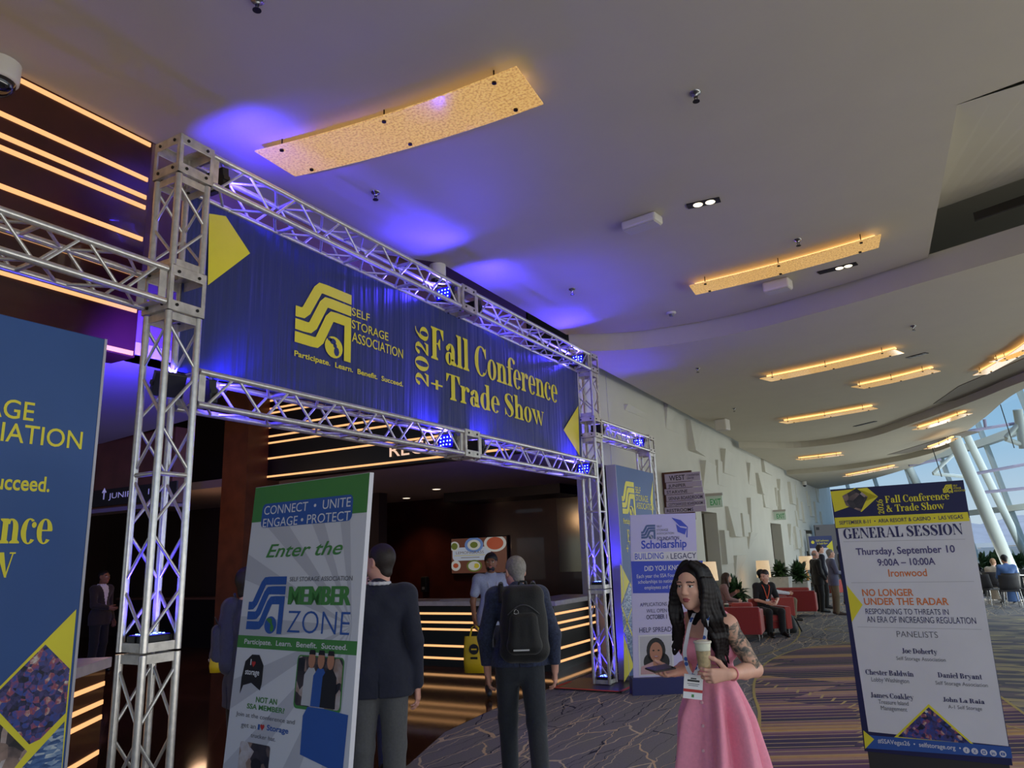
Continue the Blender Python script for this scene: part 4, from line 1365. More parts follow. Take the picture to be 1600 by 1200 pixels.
for st_, q, mi, o in (('SELF', (1026, 824, 1034, 824, 820.5), 0, 0), ('STORAGE', (1026, 830, 1044, 830, 826), 0, 0), ('ASSOCIATION', (1026, 835, 1053, 835, 831.5), 0, 0), ('FOUNDATION', (1027, 844, 1061, 844, 838), 1, .012),
                      ('Scholarship', (1002, 856, 1073, 856, 843), 2, .024), ('BUILDING', (992, 874, 1037, 873, 864), 2, .008), ('A', (1041, 873, 1045, 873, 867), 0, 0), ('LEGACY', (1048, 873, 1088, 872, 864), 1, .008),
                      ('DID YOU KNOW?', (1007, 891, 1074, 891, 883), 3, .014), ('Each year the SSA Foundation', (995, 902, 1072, 902, 896), 3, 0), ('scholarships to national', (997, 911, 1056, 911, 905), 3, 0), ('employees and their', (1007, 920, 1057, 920, 914), 3, 0),
                      ('APPLICATIONS', (1000, 947, 1042, 947, 941), 1, 0), ('WILL OPEN', (1010, 957, 1042, 957, 951), 1, 0), ('OCTOBER 1', (1010, 967, 1042, 967, 960), 4, .018), ('HELP SPREAD', (999, 988, 1049, 987, 980), 1, .006)):
    S4.text(m, st_, *q, mi=mi, off=o)
m.build('lettering', [GREY_T, DARK_T, ROYAL, WHITE_P, DARK_T], g4)
m = MB()                               # mortarboard emblem
u, z = S4.uv(1064, 824)
S4.poly(m, [(u - .13, z + .14), (u - .02, z + .02), (u + .1, z + .0), (u + .0, z + .1)], 0, .003)
S4.poly(m, [(u - .07, z + .05), (u - .01, z + .0), (u + .08, z - .02), (u + .05, z - .1), (u - .05, z - .06)], 0, .0025)
S4.poly(m, [(u + .085, z + .01), (u + .095, z + .0), (u + .085, z - .14), (u + .07, z - .14)], 0, .0032)
m.build('emblem', ROYAL, g4)
m = MB()                               # portrait print
u0, z0 = S4.uv(1001, 1054)
u1, z1 = S4.uv(1049, 993)
pw, ph_ = u1 - u0, z1 - z0
S4.rect(m, u0, z0, u1, z1, 0, .003)
def pel(fx, fz, rx, rz, mi, h):
    S4.poly(m, D(u0 + pw * fx, z0 + ph_ * fz, pw * rx, 20, ph_ * rz)[0], mi, h)
S4.poly(m, [(u0, z0), (u1, z0), (u1 - pw * .05, z0 + ph_ * .2), (u0 + pw * .62, z0 + ph_ * .32), (u0 + pw * .38, z0 + ph_ * .32), (u0 + pw * .02, z0 + ph_ * .2)], 4, .0036)
pel(.5, .62, .3, .34, 1, .0034)
pel(.3, .32, .2, .22, 1, .0034)
pel(.72, .32, .2, .22, 1, .0034)
S4.rect(m, u0 + pw * .4, z0 + ph_ * .22, u0 + pw * .6, z0 + ph_ * .45, 2, .004)
pel(.5, .58, .2, .26, 2, .0044)
pel(.42, .62, .035, .02, 1, .005)
pel(.58, .62, .035, .02, 1, .005)
pel(.5, .46, .075, .03, 3, .005)
pel(.5, .465, .06, .012, 0, .0054)
m.build('printed_photo', [PALE_P, INK, SKIN_P, print_mat('printed_lips', rgb(150, 62, 66)), print_mat('printed_blouse', rgb(190, 150, 150))], g4)

# ---------------------------------------------------------------- directory sign on the wall and EXIT signs
dr = thing('directory_sign', (-5.3, 16.1, 2.65), 'stack of lilac WEST CONVENTION CENTER direction planks on a brown board', 'sign')
MB().box((-5.29, 16.14, 2.5), (-4.62, 16.2, 3.57)).build('backboard', WOOD2, dr)
SW = Sign((-5.27, 16.1), (1, 0))
le = MB()
z = 3.52
for i, (q, hh) in enumerate((('WEST', .195), ('JUNIPER', .135), ('STARVINE', .135), ('SIENNA BOARDROOM', .145), ('COTTONWOOD BOARDROOM', .12), ('RESTROOMS', .14))):
    u0, u1 = (.06, .08, .03, .06, .05, .0)[i], .86 + (.0, .02, .03, .05, .06, .06)[i]
    bb = MB()
    SW.solid(u0, z - hh + .01, u1, z, 0, .035, bb)
    bb.build('plank', mat('lilac_plank', rgb(178, 164, 184), .5), dr)
    if i == 0:
        SW.put(le, sans('WEST', .012), u0 + .1, z - .15, u0 + .46, .115, 0, .037)
        SW.put(le, sans('CONVENTION', .004), u0 + .5, z - .085, u0 + .78, .045, 0, .037)
        SW.put(le, sans('CENTER', .004), u0 + .5, z - .15, u0 + .66, .045, 0, .037)
    else:
        g = sans(q, .008)
        SW.put(le, g, u0 + .05, z - hh * .78, u0 + .05 + min((g[3] - g[2]) * .078, .76), hh * .52, 0, .037)
    z -= hh
le.build('lettering', mat('dark_sign_text', rgb(34, 28, 40), .5), dr)
for (y, px, py, lab) in ((19.6, 1110, 783, 'green EXIT sign on the white wall beside the direction planks'), (28.6, 1219, 805, 'green EXIT sign farther along the white wall, above the second doorway')):
    pc = on(px, py, 1, y)
    t = thing('exit_sign', (XW, y, pc[2]), lab, 'exit sign', 'exit signs on the white wall')
    s = Sign((XW + .02, y), (1, 0))
    zc = pc[2]
    s.solid(0, zc - .17, .42, zc + .13, -.03, 0).build('panel', mat('exit_sign_face', rgb(206, 222, 206), .3), t)
    s.solid(0, zc + .13, .44, zc + .2, -.05, .02).build('housing', mat('exit_housing', rgb(176, 170, 160), .4), t)
    m = MB()
    s.put(m, sans('EXIT', .012), .1, zc - .11, .38, .17, 0, .003)
    m.build('lettering', mat('exit_green', rgb(38, 128, 66), .5, emit=rgb(38, 128, 66), estr=.4), t)
# far board beyond the standing men, and the grey panel behind it
fs_ = Sign(at(1278, 960, 31)[:2], (.87, .5))
gf = thing('sign_board', tuple(fs_.w(.5, 0)), 'small distant navy and white board behind the standing men', 'sign', 'event sign boards')
fs_.solid(0, .1, 1.0, 2.25, -.03, 0).build('panel', WHITE_P, gf)
m = MB()
fs_.rect(m, 0, 1.75, 1.0, 2.25, 0, .004)
fs_.poly(m, [(1, 1.75), (.74, 1.62), (1, 1.4)], 1, .005)
fs_.poly(m, [(1, 2.05), (.72, 1.8), (.9, 1.62), (1, 1.7)], 1, .006)
fs_.poly(m, D(.16, 2.0, .07)[0], 1, .006)
fs_.put(m, didone('Fall Conference'), .3, 2.02, .85, .08, 1, .006)
fs_.put(m, didone('& Trade Show'), .34, 1.9, .8, .08, 1, .006)
m.build('printed_header', [NAVY, YELLOW], gf)
fs_.solid(.0, 0, 1.0, .1, -.2, .15).build('base', BLACK, gf)
pnl = thing('wall_directory', tuple(at(1296, 955, 33)[:2]) + (0,), 'grey directory panel standing behind the distant navy board', 'sign')
s = Sign(at(1290, 960, 33)[:2], (.87, .5))
s.solid(0, 0, 1.1, 2.78, -.1, 0).build('panel', mat('grey_directory', rgb(118, 112, 112), .5), pnl)
s.solid(.06, 2.55, .2, 2.68, 0, .01).build('symbol', INK, pnl)
# JUNIPER sign over the lobby
jn = thing('lobby_sign', (-7.6, 5.7, 2.63), 'dark header strip with small white JUNIPER lettering and arrow, behind the left tower', 'sign')
sj = Sign((-12, 5.69), (1, 0))
u0, z0 = sj.uv(150, 792)
u1, z1 = sj.uv(268, 752)
sj.solid(u0 - .8, z0 + .0, u1 + .1, z1, -.02, 0).build('panel', DARK, jn)
m = MB()
sj.text(m, 'JUNIPER  1-', 170, 777, 240, 774, 768, h=.004)
u, z = sj.uv(163, 772)
for q in ([(u - .013, z - .07), (u + .013, z - .07), (u + .013, z + .05), (u - .013, z + .05)], [(u, z + .08), (u - .05, z + .02), (u - .03, z + .01), (u, z + .045)], [(u, z + .08), (u + .05, z + .02), (u + .03, z + .01), (u, z + .045)]):
    sj.poly(m, q, 0, .004)
m.build('lettering', mat('sign_white', rgb(210, 206, 214), .5, emit=rgb(200, 196, 210), estr=.25), jn)
# RECEPTION letters on the slatted front
rc = thing('reception_letters', (-8.2, 9.98, 3.6), 'glowing RECEPTION lettering on the dark slatted front behind the lower beam', 'sign')
sr = Sign((-11.08, 9.985), (1, 0))
m = MB()
u0, z0 = sr.uv(609, 714)
u1 = sr.uv(677, 707)[0]
g = sans('RECEPTION', .004)
k = (u1 - u0) / (sans('RECE', .004)[3] * .96)
sr.put(m, g, u0, z0, u0 + g[3] * k, .235, 0, .008)
m.build('lettering', mat('lit_letters', rgb(255, 215, 185), .5, emit=(1, .66, .42, 1), estr=1.1), rc)
# ---------------------------------------------------------------- reception counter and lobby counter
STRIPZ = [.9, .75, .63, .35, .145]
rcn = thing('reception_counter', (-5.75, 11.35, 0), 'long dark reception counter with glowing strips and a stone top, behind the walking men', 'counter')
MB().prism([(-5.75, 11.35), (-5.75, 13.15), (-6.35, 13.15), (-6.35, 11.95), (-13, 11.95), (-13, 11.35)], .0, 1.03).build('body', mat('counter_dark_gloss', rgb(18, 12, 12), .32, spec=.25), rcn)
MB().prism([(-5.68, 11.28), (-5.68, 13.18), (-6.45, 13.18), (-6.45, 12.1), (-13.05, 12.1), (-13.05, 11.28)], 1.035, 1.115).build('countertop', MARBLE, rcn, bevel=.006)
for z in STRIPZ:
    MB().box((-12.98, 11.338, z - .018), (-5.72, 11.356, z + .018)).build('light_strip', SLATE, rcn)
    MB().box((-5.756, 11.37, z - .018), (-5.738, 13.14, z + .018)).build('light_strip', SLATE, rcn)
for x in (-6.9, -8.0):
    b = MB()
    b.obox((x, 11.6, 1.12), (.14, .05, 0), (-.03, .1, 0), (0, 0, .004))
    tag(b.build('paper_sheet', WHITE_P), 'sheet of white paper lying on the reception countertop' if x > -7.5 else 'second sheet of paper farther left on the reception countertop', 'paper')
cn = thing('lobby_counter', (-6.1, 3.6, 0), 'dark counter with pale stone top and glowing strips behind the leftmost blue sign', 'counter')
d = np.array((-.4, .54, 0)) / math.hypot(.4, .54)
q = np.array((-d[1], d[0], 0)) * -1
q = -np.array((d[1], -d[0], 0))
c0, c1 = np.array((-5.45, 2.72, 0)), np.array((-6.52, 4.16, 0))
mid, hl = (c0 + c1) / 2, (c1 - c0) / 2
back = np.array((-.8, -.6, 0)) * .3
MB().obox(mid + back + (0, 0, .515), hl, back, (0, 0, .515)).build('body', WOOD, cn)
MB().obox(mid + back * .95 + (0, 0, 1.072), hl * 1.01, back * 1.1, (0, 0, .042)).build('countertop', MARBLE, cn, bevel=.005)
for z in STRIPZ:
    MB().obox(mid - back * .01 + (0, 0, z), hl * .99, back * .02, (0, 0, .018)).build('light_strip', SLATE, cn)
bar = thing('back_bar', (-14, 12.6, 0), 'dim back bar ledge in the lobby beyond the far left counter', 'counter')
MB().box((-19, 12.3, 0), (-13, 12.9, 1.1)).build('body', DARK, bar)
MB().box((-19, 12.25, 1.1), (-12.95, 12.95, 1.15)).build('countertop', mat('dim_top', rgb(96, 66, 52), .4), bar)

# ---------------------------------------------------------------- television, wall phone
tv = thing('television', tuple(on(748, 868, 1, 16.45)), 'wall television showing plates of food and LEMONGRASS lettering', 'television')
ST = Sign((-14, 16.42), (1, 0))
u0, z0 = ST.uv(706, 896)
u1, z1 = ST.uv(791, 838)
ST.solid(u0 - .03, z0 - .03, u1 + .03, z1 + .03, -.06, -.004).build('bezel', BLACK, tv)
def scr(name, c, e=.55):
    return mat(name, (0, 0, 0, 1), .3, emit=c, estr=e * .8)
m = MB()
ST.rect(m, u0, z0, u1, z1, 0, 0)
w_, h_ = u1 - u0, z1 - z0
ST.rrect(m, u0 + w_ * .02, z0 + h_ * .36, u0 + w_ * .72, z0 + h_ * .74, .1, 1, .003)
for ip, (fx, fy, rx, ry, mi) in enumerate(((.42, .8, .17, .22, 3), (.42, .8, .12, .15, 2), (.42, .8, .07, .09, 5), (.8, .82, .2, .24, 2), (.8, .82, .15, .18, 4), (.06, .78, .09, .14, 2), (.06, .78, .06, .1, 5), (.08, .22, .09, .15, 2), (.08, .22, .05, .07, 4), (.42, .2, .14, .17, 5), (.42, .2, .11, .13, 2), (.46, .2, .05, .07, 6), (.38, .22, .045, .07, 2))):
    ST.poly(m, [(min(max(a_, u0), u1), min(max(b_, z0), z1)) for a_, b_ in D(u0 + w_ * fx, z0 + h_ * fy, w_ * rx, 22, h_ * ry * 1.0)[0]], mi, .004 + .0006 * ip)
ST.put(m, sans('LEMONGRASS', .0), u0 + w_ * .09, z0 + h_ * .55, u0 + w_ * .6, h_ * .08, 7, .014)
ST.rect(m, u0 + w_ * .06, z0 + h_ * .5, u0 + w_ * .62, z0 + h_ * .515, 6, .014)
ST.rect(m, u0 + w_ * .18, z0 + h_ * .435, u0 + w_ * .52, z0 + h_ * .45, 7, .014)
m.build('screen', [scr('screen_brown', rgb(120, 76, 62)), scr('screen_cloud', rgb(206, 214, 232)), scr('screen_plate', rgb(222, 220, 214)), scr('screen_blue_rim', rgb(120, 150, 210)), scr('screen_red_food', rgb(196, 92, 62)), scr('screen_green_food', rgb(120, 130, 62)), scr('screen_yellow_food', rgb(214, 196, 70)), scr('screen_text', rgb(120, 96, 60))], tv)
ph = on(665, 913, 1, 16.46)
w = thing('wall_dispenser', tuple(ph), 'small black dispenser on the wood wall left of the television', 'dispenser')
MB().box((ph[0] - .1, 16.36, ph[2] - .2), (ph[0] + .1, 16.5, ph[2] + .2)).build('body', BLACK, w, bevel=.03)
MB().box((ph[0] - .04, 16.352, ph[2] - .13), (ph[0] + .04, 16.362, ph[2] - .06)).build('sensor', mat('grey_sensor', rgb(110, 110, 110), .3), w)

# ---------------------------------------------------------------- ceiling fixtures
def gold_glass():
    m, N, L, B = nodes_mat('speckled_gold_glass')
    tc = nd(N, 'ShaderNodeTexCoord')
    n_ = nd(N, 'ShaderNodeTexNoise')
    n_.inputs['Scale'].default_value = 48
    n_.inputs['Detail'].default_value = 3
    L.new(tc.outputs['Object'], n_.inputs['Vector'])
    r = nd(N, 'ShaderNodeValToRGB')
    e = r.color_ramp.elements
    e[0].color, e[0].position = (.62, .3, .09, 1), .36
    e[1].color, e[1].position = (1, .62, .2, 1), .58
    L.new(n_.outputs[0], r.inputs[0])
    L.new(r.outputs[0], B.inputs['Emission Color'])
    B.inputs['Base Color'].default_value = rgb(150, 120, 80)
    B.inputs['Emission Strength'].default_value = .8
    B.inputs['Roughness'].default_value = .1
    return m
GOLD = gold_glass()
TUBE = mat('warm_tube', rgb(255, 220, 160), .5, emit=(1, .6, .22, 1), estr=1.9)
def panel(c, zc, lab, drop=.1):
    """speckled glass sheet on six standoffs below a warm lamp tray; c = four corners left-far... in plan"""
    a0, a1, b1, b0 = [np.array(p[:2]) for p in c]
    z = zc - drop
    t = thing('ceiling_light', (*((a0 + b1) / 2), zc), lab, 'ceiling light', 'gold glass ceiling lights')
    n = 14
    across = (b0 - a0 + b1 - a1) / 2
    across = across / np.linalg.norm(across)
    def pt(s, f, zz):
        p = a0 + (a1 - a0) * s
        r_ = b0 + (b1 - b0) * s
        o = p + (r_ - p) * f + across * (.065 * (1 - (2 * s - 1) ** 2))
        return (o[0], o[1], zz)
    m = MB()
    vs = [pt(i / n, f, zz) for zz in (z, z + .012) for f in (0, 1) for i in range(n + 1)]
    k = n + 1
    fs = []
    for i in range(n):
        fs += [(i, i + 1, k + i + 1, k + i), (2 * k + i, 3 * k + i, 3 * k + i + 1, 2 * k + i + 1), (i, 2 * k + i, 2 * k + i + 1, i + 1), (k + i, k + i + 1, 3 * k + i + 1, 3 * k + i)]
    fs += [(0, k, 3 * k, 2 * k), (n, 2 * k + n, 3 * k + n, k + n)]
    m.add(vs, fs)
    m.build('glass_panel', GOLD, t)
    m = MB()
    for i in range(n):
        p, q = np.array(pt(.02 + .96 * i / n, .5, zc - .03)), np.array(pt(.02 + .96 * (i + 1) / n, .5, zc - .03))
        dd = (q - p) / 2
        pe = np.array((across[0], across[1], 0)) * .035
        m.obox((p + q) / 2, dd, pe, (0, 0, .012))
    m.build('lamp_tray', TUBE, t)
    for s in (.09, .5, .91):
        for f in (.12, .88):
            p = np.array(pt(s, f, z - .012))
            m = MB()
            m.tube(p, p + (0, 0, .02), .018, n=10)
            m.tube(p, p + (0, 0, drop + .01), .006, n=6)
            m.build('standoff', mat('dark_bronze', rgb(46, 34, 24), .4, metal=.6), t)
    return t
def pan(pix, zc, lab, wdt=.42, drop=.1):
    z = zc - drop
    P_ = [on(*p, 2, z) for p in pix]
    if len(P_) == 2:
        dd = (P_[1] - P_[0])[:2]
        nn = np.array((-dd[1], dd[0])) / np.linalg.norm(dd) * wdt
        P_ = [P_[0], P_[1], P_[1] + (*nn, 0), P_[0] + (*nn, 0)]
    return panel(P_, zc, lab, drop)
pan([(398, 237), (807, 105), (849, 163), (461, 276)], Z1, 'large speckled gold glass ceiling light above the banner, nearest the camera')
pan([(1077, 447), (1377, 367), (1373, 387), (1087, 461)], Z1, 'gold ceiling light in front of the first curved ceiling step')
pan([(1187, 592), (1397, 546)], Z2, 'gold ceiling light just beyond the first curved step, the longer one on its left')
pan([(1330, 605), (1450, 577)], Z2, 'gold ceiling light right of and behind the longer one on the middle ceiling panel')
pan([(1217, 660), (1360, 636)], Z2, 'gold ceiling light last on the left of the middle ceiling panel')
pan([(1520, 587), (1610, 529)], Z2, 'gold ceiling light cut by the right edge of the picture, under the middle panel', .25)
pan([(1545, 566), (1640, 528)], Z2, 'upper gold ceiling light cut by the right edge of the picture', .25)
pan([(1243, 718), (1312, 710)], Z3, 'small gold ceiling light on the left of the far ceiling panel')
pan([(1425, 672), (1500, 647)], Z3, 'gold ceiling light on the right of the far ceiling panel', .3)
pan([(1316, 745), (1393, 730)], Z4, 'gold ceiling light low above the board with the yellow header, last panel', .3)
pan([(1443, 702), (1482, 686)], Z4, 'gold ceiling light beside the leaning column at the ceiling edge', .25)
def downlight(px0, py0, px1, py1, zc, lit, lab, power=0):
    a, c = on(px0, py0, 2, zc), on(px1, py1, 2, zc)
    d_ = (c - a) / 2
    L2 = np.linalg.norm(d_)
    e = d_ / L2
    s_ = np.array((-e[1], e[0], 0))
    mid = (a + c) / 2
    t = thing('recessed_downlight', tuple(mid), lab, 'downlight', 'black twin downlights in the ceiling')
    MB().obox(mid - (0, 0, .006), d_, s_ * .055, (0, 0, .006)).build('black_tray', BLACK, t)
    for k in (-.35, .4) if lit != 1 else (.1, .55):
        b = MB()
        p = mid + d_ * k - (0, 0, .0155)
        b.lathe(p, [(.045, 0), (.05, .004)], 16)
        b.build('lamp', mat('downlight_lamp', rgb(255, 240, 205), .4, emit=(1, .88, .62, 1), estr=3.2) if lit else BLACK, t)
    if power:
        lamp('downlight_beam', 'SPOT', tuple(mid - (0, 0, .05)), power, (1, .84, .62), target=(mid[0], mid[1], 0), spot_size=1.6, spot_blend=.7, shadow_soft_size=.06)
    return t
downlight(1074, 322, 1125, 311, Z1, 2, 'black twin downlight above the white speaker, nearest the camera', 120)
downlight(1279, 426, 1339, 411, Z1, 1, 'black twin downlight beside the second gold ceiling light', 120)
downlight(1418, 559, 1448, 551, Z2, 0, 'unlit black slot downlight on the middle ceiling panel')
downlight(1335, 666, 1368, 658, Z2, 0, 'thin unlit black slot at the end of the middle ceiling panel')
def speaker(px, py, zc, wd, dp, hh, lab, face=(.97, -.15)):
    p = on(px, py, 2, zc - hh / 2)
    t = thing('ceiling_speaker', (p[0], p[1], zc), lab, 'speaker', 'white speakers under the ceiling')
    f = np.array((*face, 0))
    g_ = np.array((-face[1], face[0], 0))
    MB().obox((p[0], p[1], zc - hh / 2), f * wd / 2, g_ * dp / 2, (0, 0, hh / 2)).build('cabinet', mat('speaker_white', rgb(206, 200, 188), .5), t, bevel=.025)
    MB().obox((p[0], p[1], zc - hh - .003), f * wd * .44, g_ * dp * .42, (0, 0, .003)).build('grille', mat('speaker_grille', rgb(184, 178, 168), .7), t)
speaker(1003, 349, Z1, .42, .2, .1, 'white ceiling speaker near the first twin downlight')
speaker(1215, 447, Z1, .36, .2, .14, 'white ceiling speaker just below the second gold ceiling light')
speaker(1129, 664, Z2, .3, .3, .28, 'white box speaker high beside the white relief wall')
def sprinkler(px, py, zc, lab):
    p = on(px, py, 2, zc - .03)
    t = thing('sprinkler', (p[0], p[1], zc), lab, 'sprinkler', 'sprinklers in the ceiling')
    MB().lathe((p[0], p[1], zc), [(.045, 0), (.04, -.012), (.018, -.016), (.014, -.04)], 14).build('escutcheon', mat('chrome', rgb(150, 150, 150), .25, metal=1), t)
    b = MB()
    for s in (-1, 1):
        b.tube((p[0] + s * .014, p[1], zc - .035), (p[0] + s * .006, p[1], zc - .075), .003, n=5)
    b.lathe((p[0], p[1], zc - .08), [(.028, 0), (.028, .004)], 14)
    b.build('deflector', mat('dark_steel_bolt', rgb(50, 48, 46), .4, metal=.8), t)
for px, py, zc, lab in ((1087, 150, Z1, 'sprinkler on the bare ceiling at top right of the large gold light'), (587, 305, Z1, 'sprinkler between the upper beam and the large gold light'), (1247, 378, Z1, 'sprinkler above the second gold ceiling light'),
                        (894, 455, Z1, 'sprinkler above the right half of the upper beam'), (1427, 512, Z2, 'sprinkler on the right of the middle ceiling panel'), (1090, 578, Z2, 'sprinkler on the left of the middle ceiling panel'),
                        (1147, 640, Z2, 'small sprinkler above the white box speaker'), (402, 6, Z1, 'sprinkler at the top edge of the picture')):
    sprinkler(px, py, zc, lab)
p = on(1049, 490, 2, Z1 - .02)
t = thing('smoke_detector', (p[0], p[1], Z1), 'round white smoke detector just before the first ceiling step', 'smoke detector')
MB().lathe((p[0], p[1], Z1), [(.07, 0), (.07, -.02), (.055, -.03)], 18).build('base', mat('speaker_white', rgb(206, 200, 188), .5), t)
MB().lathe((p[0], p[1], Z1 - .031), [(.04, 0), (.035, -.03), (.02, -.036)], 18).build('chamber', mat('grey_sensor', rgb(110, 110, 110), .3), t)
def dome(p, r_, lab, zc):
    t = thing('dome_camera', (p[0], p[1], zc), lab, 'security camera', 'dome security cameras')
    MB().lathe((p[0], p[1], p[2]), [(r_, zc - p[2]), (r_, .01), (r_ * .97, -.02), (r_ * .86, -.03)], 24).build('housing', mat('speaker_white', rgb(206, 200, 188), .5), t)
    prof = [(r_ * .84 * math.cos(a_), -.03 - r_ * .8 * math.sin(a_)) for a_ in [i * math.pi / 2 / 8 for i in range(8)]] + [(.002, -.03 - r_ * .8)]
    MB().lathe((p[0], p[1], p[2]), prof, 24).build('dome', mat('smoked_dome', rgb(14, 14, 18), .05, coat=1), t)
dome(on(-3, 122, 2, Z1 - .12), .13, 'white dome camera with smoked bubble at the top left edge', Z1)
dome(on(684, 434, 2, Z1 - .16), .1, 'dome camera tucked behind the upper beam near its middle', Z1)
dome(on(1257, 757, 0, XW + .15), .1, 'tiny dome camera high on the white wall far away', 4.9)
for i, (px, py) in enumerate(((635, 778), (682, 764), (754, 768), (606, 793))):
    p = on(px, py, 2, 3.44)
    t = thing('recessed_spot', tuple(p), 'round recessed light in the reception ceiling, ' + ('second from the left', 'third from the left', 'rightmost of the four', 'leftmost, near the green board')[i], 'downlight', 'round lights in the reception ceiling')
    MB().lathe((p[0], p[1], 3.432), [(.12, 0), (.13, .012)], 18).build('trim_ring', mat('speaker_white', rgb(206, 200, 188), .5), t)
    MB().lathe((p[0], p[1], 3.428), [(.09, 0), (.09, .003)], 18).build('lamp', mat('spot_lamp', rgb(255, 225, 190), .4, emit=(1, .78, .55, 1), estr=2.5), t)
    lamp('reception_spot', 'SPOT', (p[0], p[1], 3.4), 90, (1, .72, .46), target=(p[0], p[1], 0), spot_size=2.0, spot_blend=.8, shadow_soft_size=.08)

# ---------------------------------------------------------------- lounge furniture along the white wall
REDF = mat('red_upholstery', rgb(164, 56, 48), .75, noise=.08, nscale=40, sheen=.3)
REDD = mat('dark_red_upholstery', rgb(140, 34, 32), .8, noise=.08, nscale=40, sheen=.3)
CHROME = mat('chrome', rgb(150, 150, 150), .25, metal=1)
def armchair(x, y, rot, lab, wd=.8, first=None):
    """boxy armchair facing +y in its own frame"""
    t = thing('armchair', (0, 0, 0), lab, 'armchair', 'red lounge armchairs')
    h = wd / 2
    MB().box((-h, -.4, .14), (h, -.27, .68)).build('backrest', REDD, t, bevel=.025)
    for s in (-1, 1):
        x0, x1 = (h - .13, h + .01) if s > 0 else (-h - .01, -h + .13)
        MB().box((x0, -.39, .14), (x1, .38, .6)).build('armrest', REDF, t, bevel=.025)
    MB().box((-h + .125, -.3, .16), (h - .125, .36, .3)).build('seat_base', REDD, t, bevel=.015)
    MB().box((-h + .13, -.25, .3), (h - .13, .38, .44)).build('seat_cushion', REDF, t, bevel=.035)
    MB().box((-h + .14, -.275, .44), (h - .14, -.12, .76)).build('back_cushion', REDF, t, bevel=.045)
    for sx in (-1, 1):
        for sy in (-.34, .32):
            MB().tube((sx * (h - .06), sy, 0), (sx * (h - .06), sy, .15), .013, n=8).build('leg', CHROME, t)
    t.location = (x, y, 0)
    t.rotation_euler = (0, 0, rot)
    return t
armchair(-3.84, 16.35, .12, 'red armchair turned away from the camera, directly behind the shoulder of the woman in pink', .7)
armchair(-3.82, 22.2, .1, 'wide red armchair seen from behind, beside the bald man in the black suit', 1.15)
armchair(-3.9, 30.6, -.6, 'red armchair farthest away, mostly hidden by the standing men')
WHT = mat('white_marble_planter', rgb(206, 204, 196), .4, noise=.12, nscale=6)
LEAF = [mat('dark_green_leaf', rgb(40, 66, 36), .5, noise=.2, nscale=8), mat('mid_green_leaf', rgb(60, 92, 48), .5, noise=.2, nscale=8)]
def foliage(c, r_, h, n, seed, wd=.05):
    q = random.Random(seed)
    m = MB()
    for i in range(n):
        a_ = q.random() * 6.283
        el = q.uniform(.25, 1.45)
        L_ = r_ * q.uniform(.7, 1.15)
        st_ = np.array(c) + (q.uniform(-.3, .3) * r_ * .6, q.uniform(-.3, .3) * r_ * .6, q.uniform(0, h * .35))
        dv = np.array((math.cos(a_) * math.cos(el), math.sin(a_) * math.cos(el), math.sin(el) * h / r_))
        sd = np.array((-math.sin(a_), math.cos(a_), 0))
        pts = []
        for k in range(5):
            f = k / 4
            p = st_ + dv * L_ * f + np.array((0, 0, -.55 * L_ * f * f * math.cos(el)))
            wv = wd * math.sin(math.pi * min(.98, f * .9 + .08))
            pts += [p - sd * wv, p + sd * wv + (0, 0, wv * .4)]
        m.add(pts, [(2 * k, 2 * k + 1, 2 * k + 3, 2 * k + 2) for k in range(4)], i % 2, True)
    return m
def planter(x, y, s, hh, r_, fh, lab, seed, n=90):
    t = thing('potted_plant', (x, y, 0), lab, 'potted plant', 'leafy plants in white stone planters')
    b = MB()
    a_ = s * .42
    z0, z1 = .0, hh
    vs = [(x - a_, y - a_, z0), (x + a_, y - a_, z0), (x + a_, y + a_, z0), (x - a_, y + a_, z0), (x - s / 2, y - s / 2, z1), (x + s / 2, y - s / 2, z1), (x + s / 2, y + s / 2, z1), (x - s / 2, y + s / 2, z1)]
    b.add(vs, [(0, 3, 2, 1), (4, 5, 6, 7), (0, 1, 5, 4), (1, 2, 6, 5), (2, 3, 7, 6), (3, 0, 4, 7)])
    b.build('planter', WHT, t, bevel=.01)
    MB().box((x - s * .44, y - s * .44, hh - .01), (x + s * .44, y + s * .44, hh + .012)).build('soil', mat('dark_soil', rgb(40, 30, 24), .9), t)
    foliage((x, y, hh), r_, fh, int(n * 1.9), seed, .06).build('foliage', LEAF, t)
    return t
pp = at(1149, 945, 19)
planter(pp[0], pp[1], .58, .52, .42, .55, 'leafy plant in a white planter just right of the hair of the woman in pink', 1)
pp = at(1220, 912, 23)
planter(pp[0], pp[1], .6, .95, .4, .42, 'leafy plant in a tall white planter above the man in white', 2)
pp = at(1250, 915, 24)
planter(pp[0], pp[1], .6, .75, .5, .6, 'leafy plant in front of the farthest glowing lamp', 3)
SHADE = mat('glowing_linen_shade', rgb(226, 208, 176), .8, emit=(1, .66, .36, 1), estr=.55)
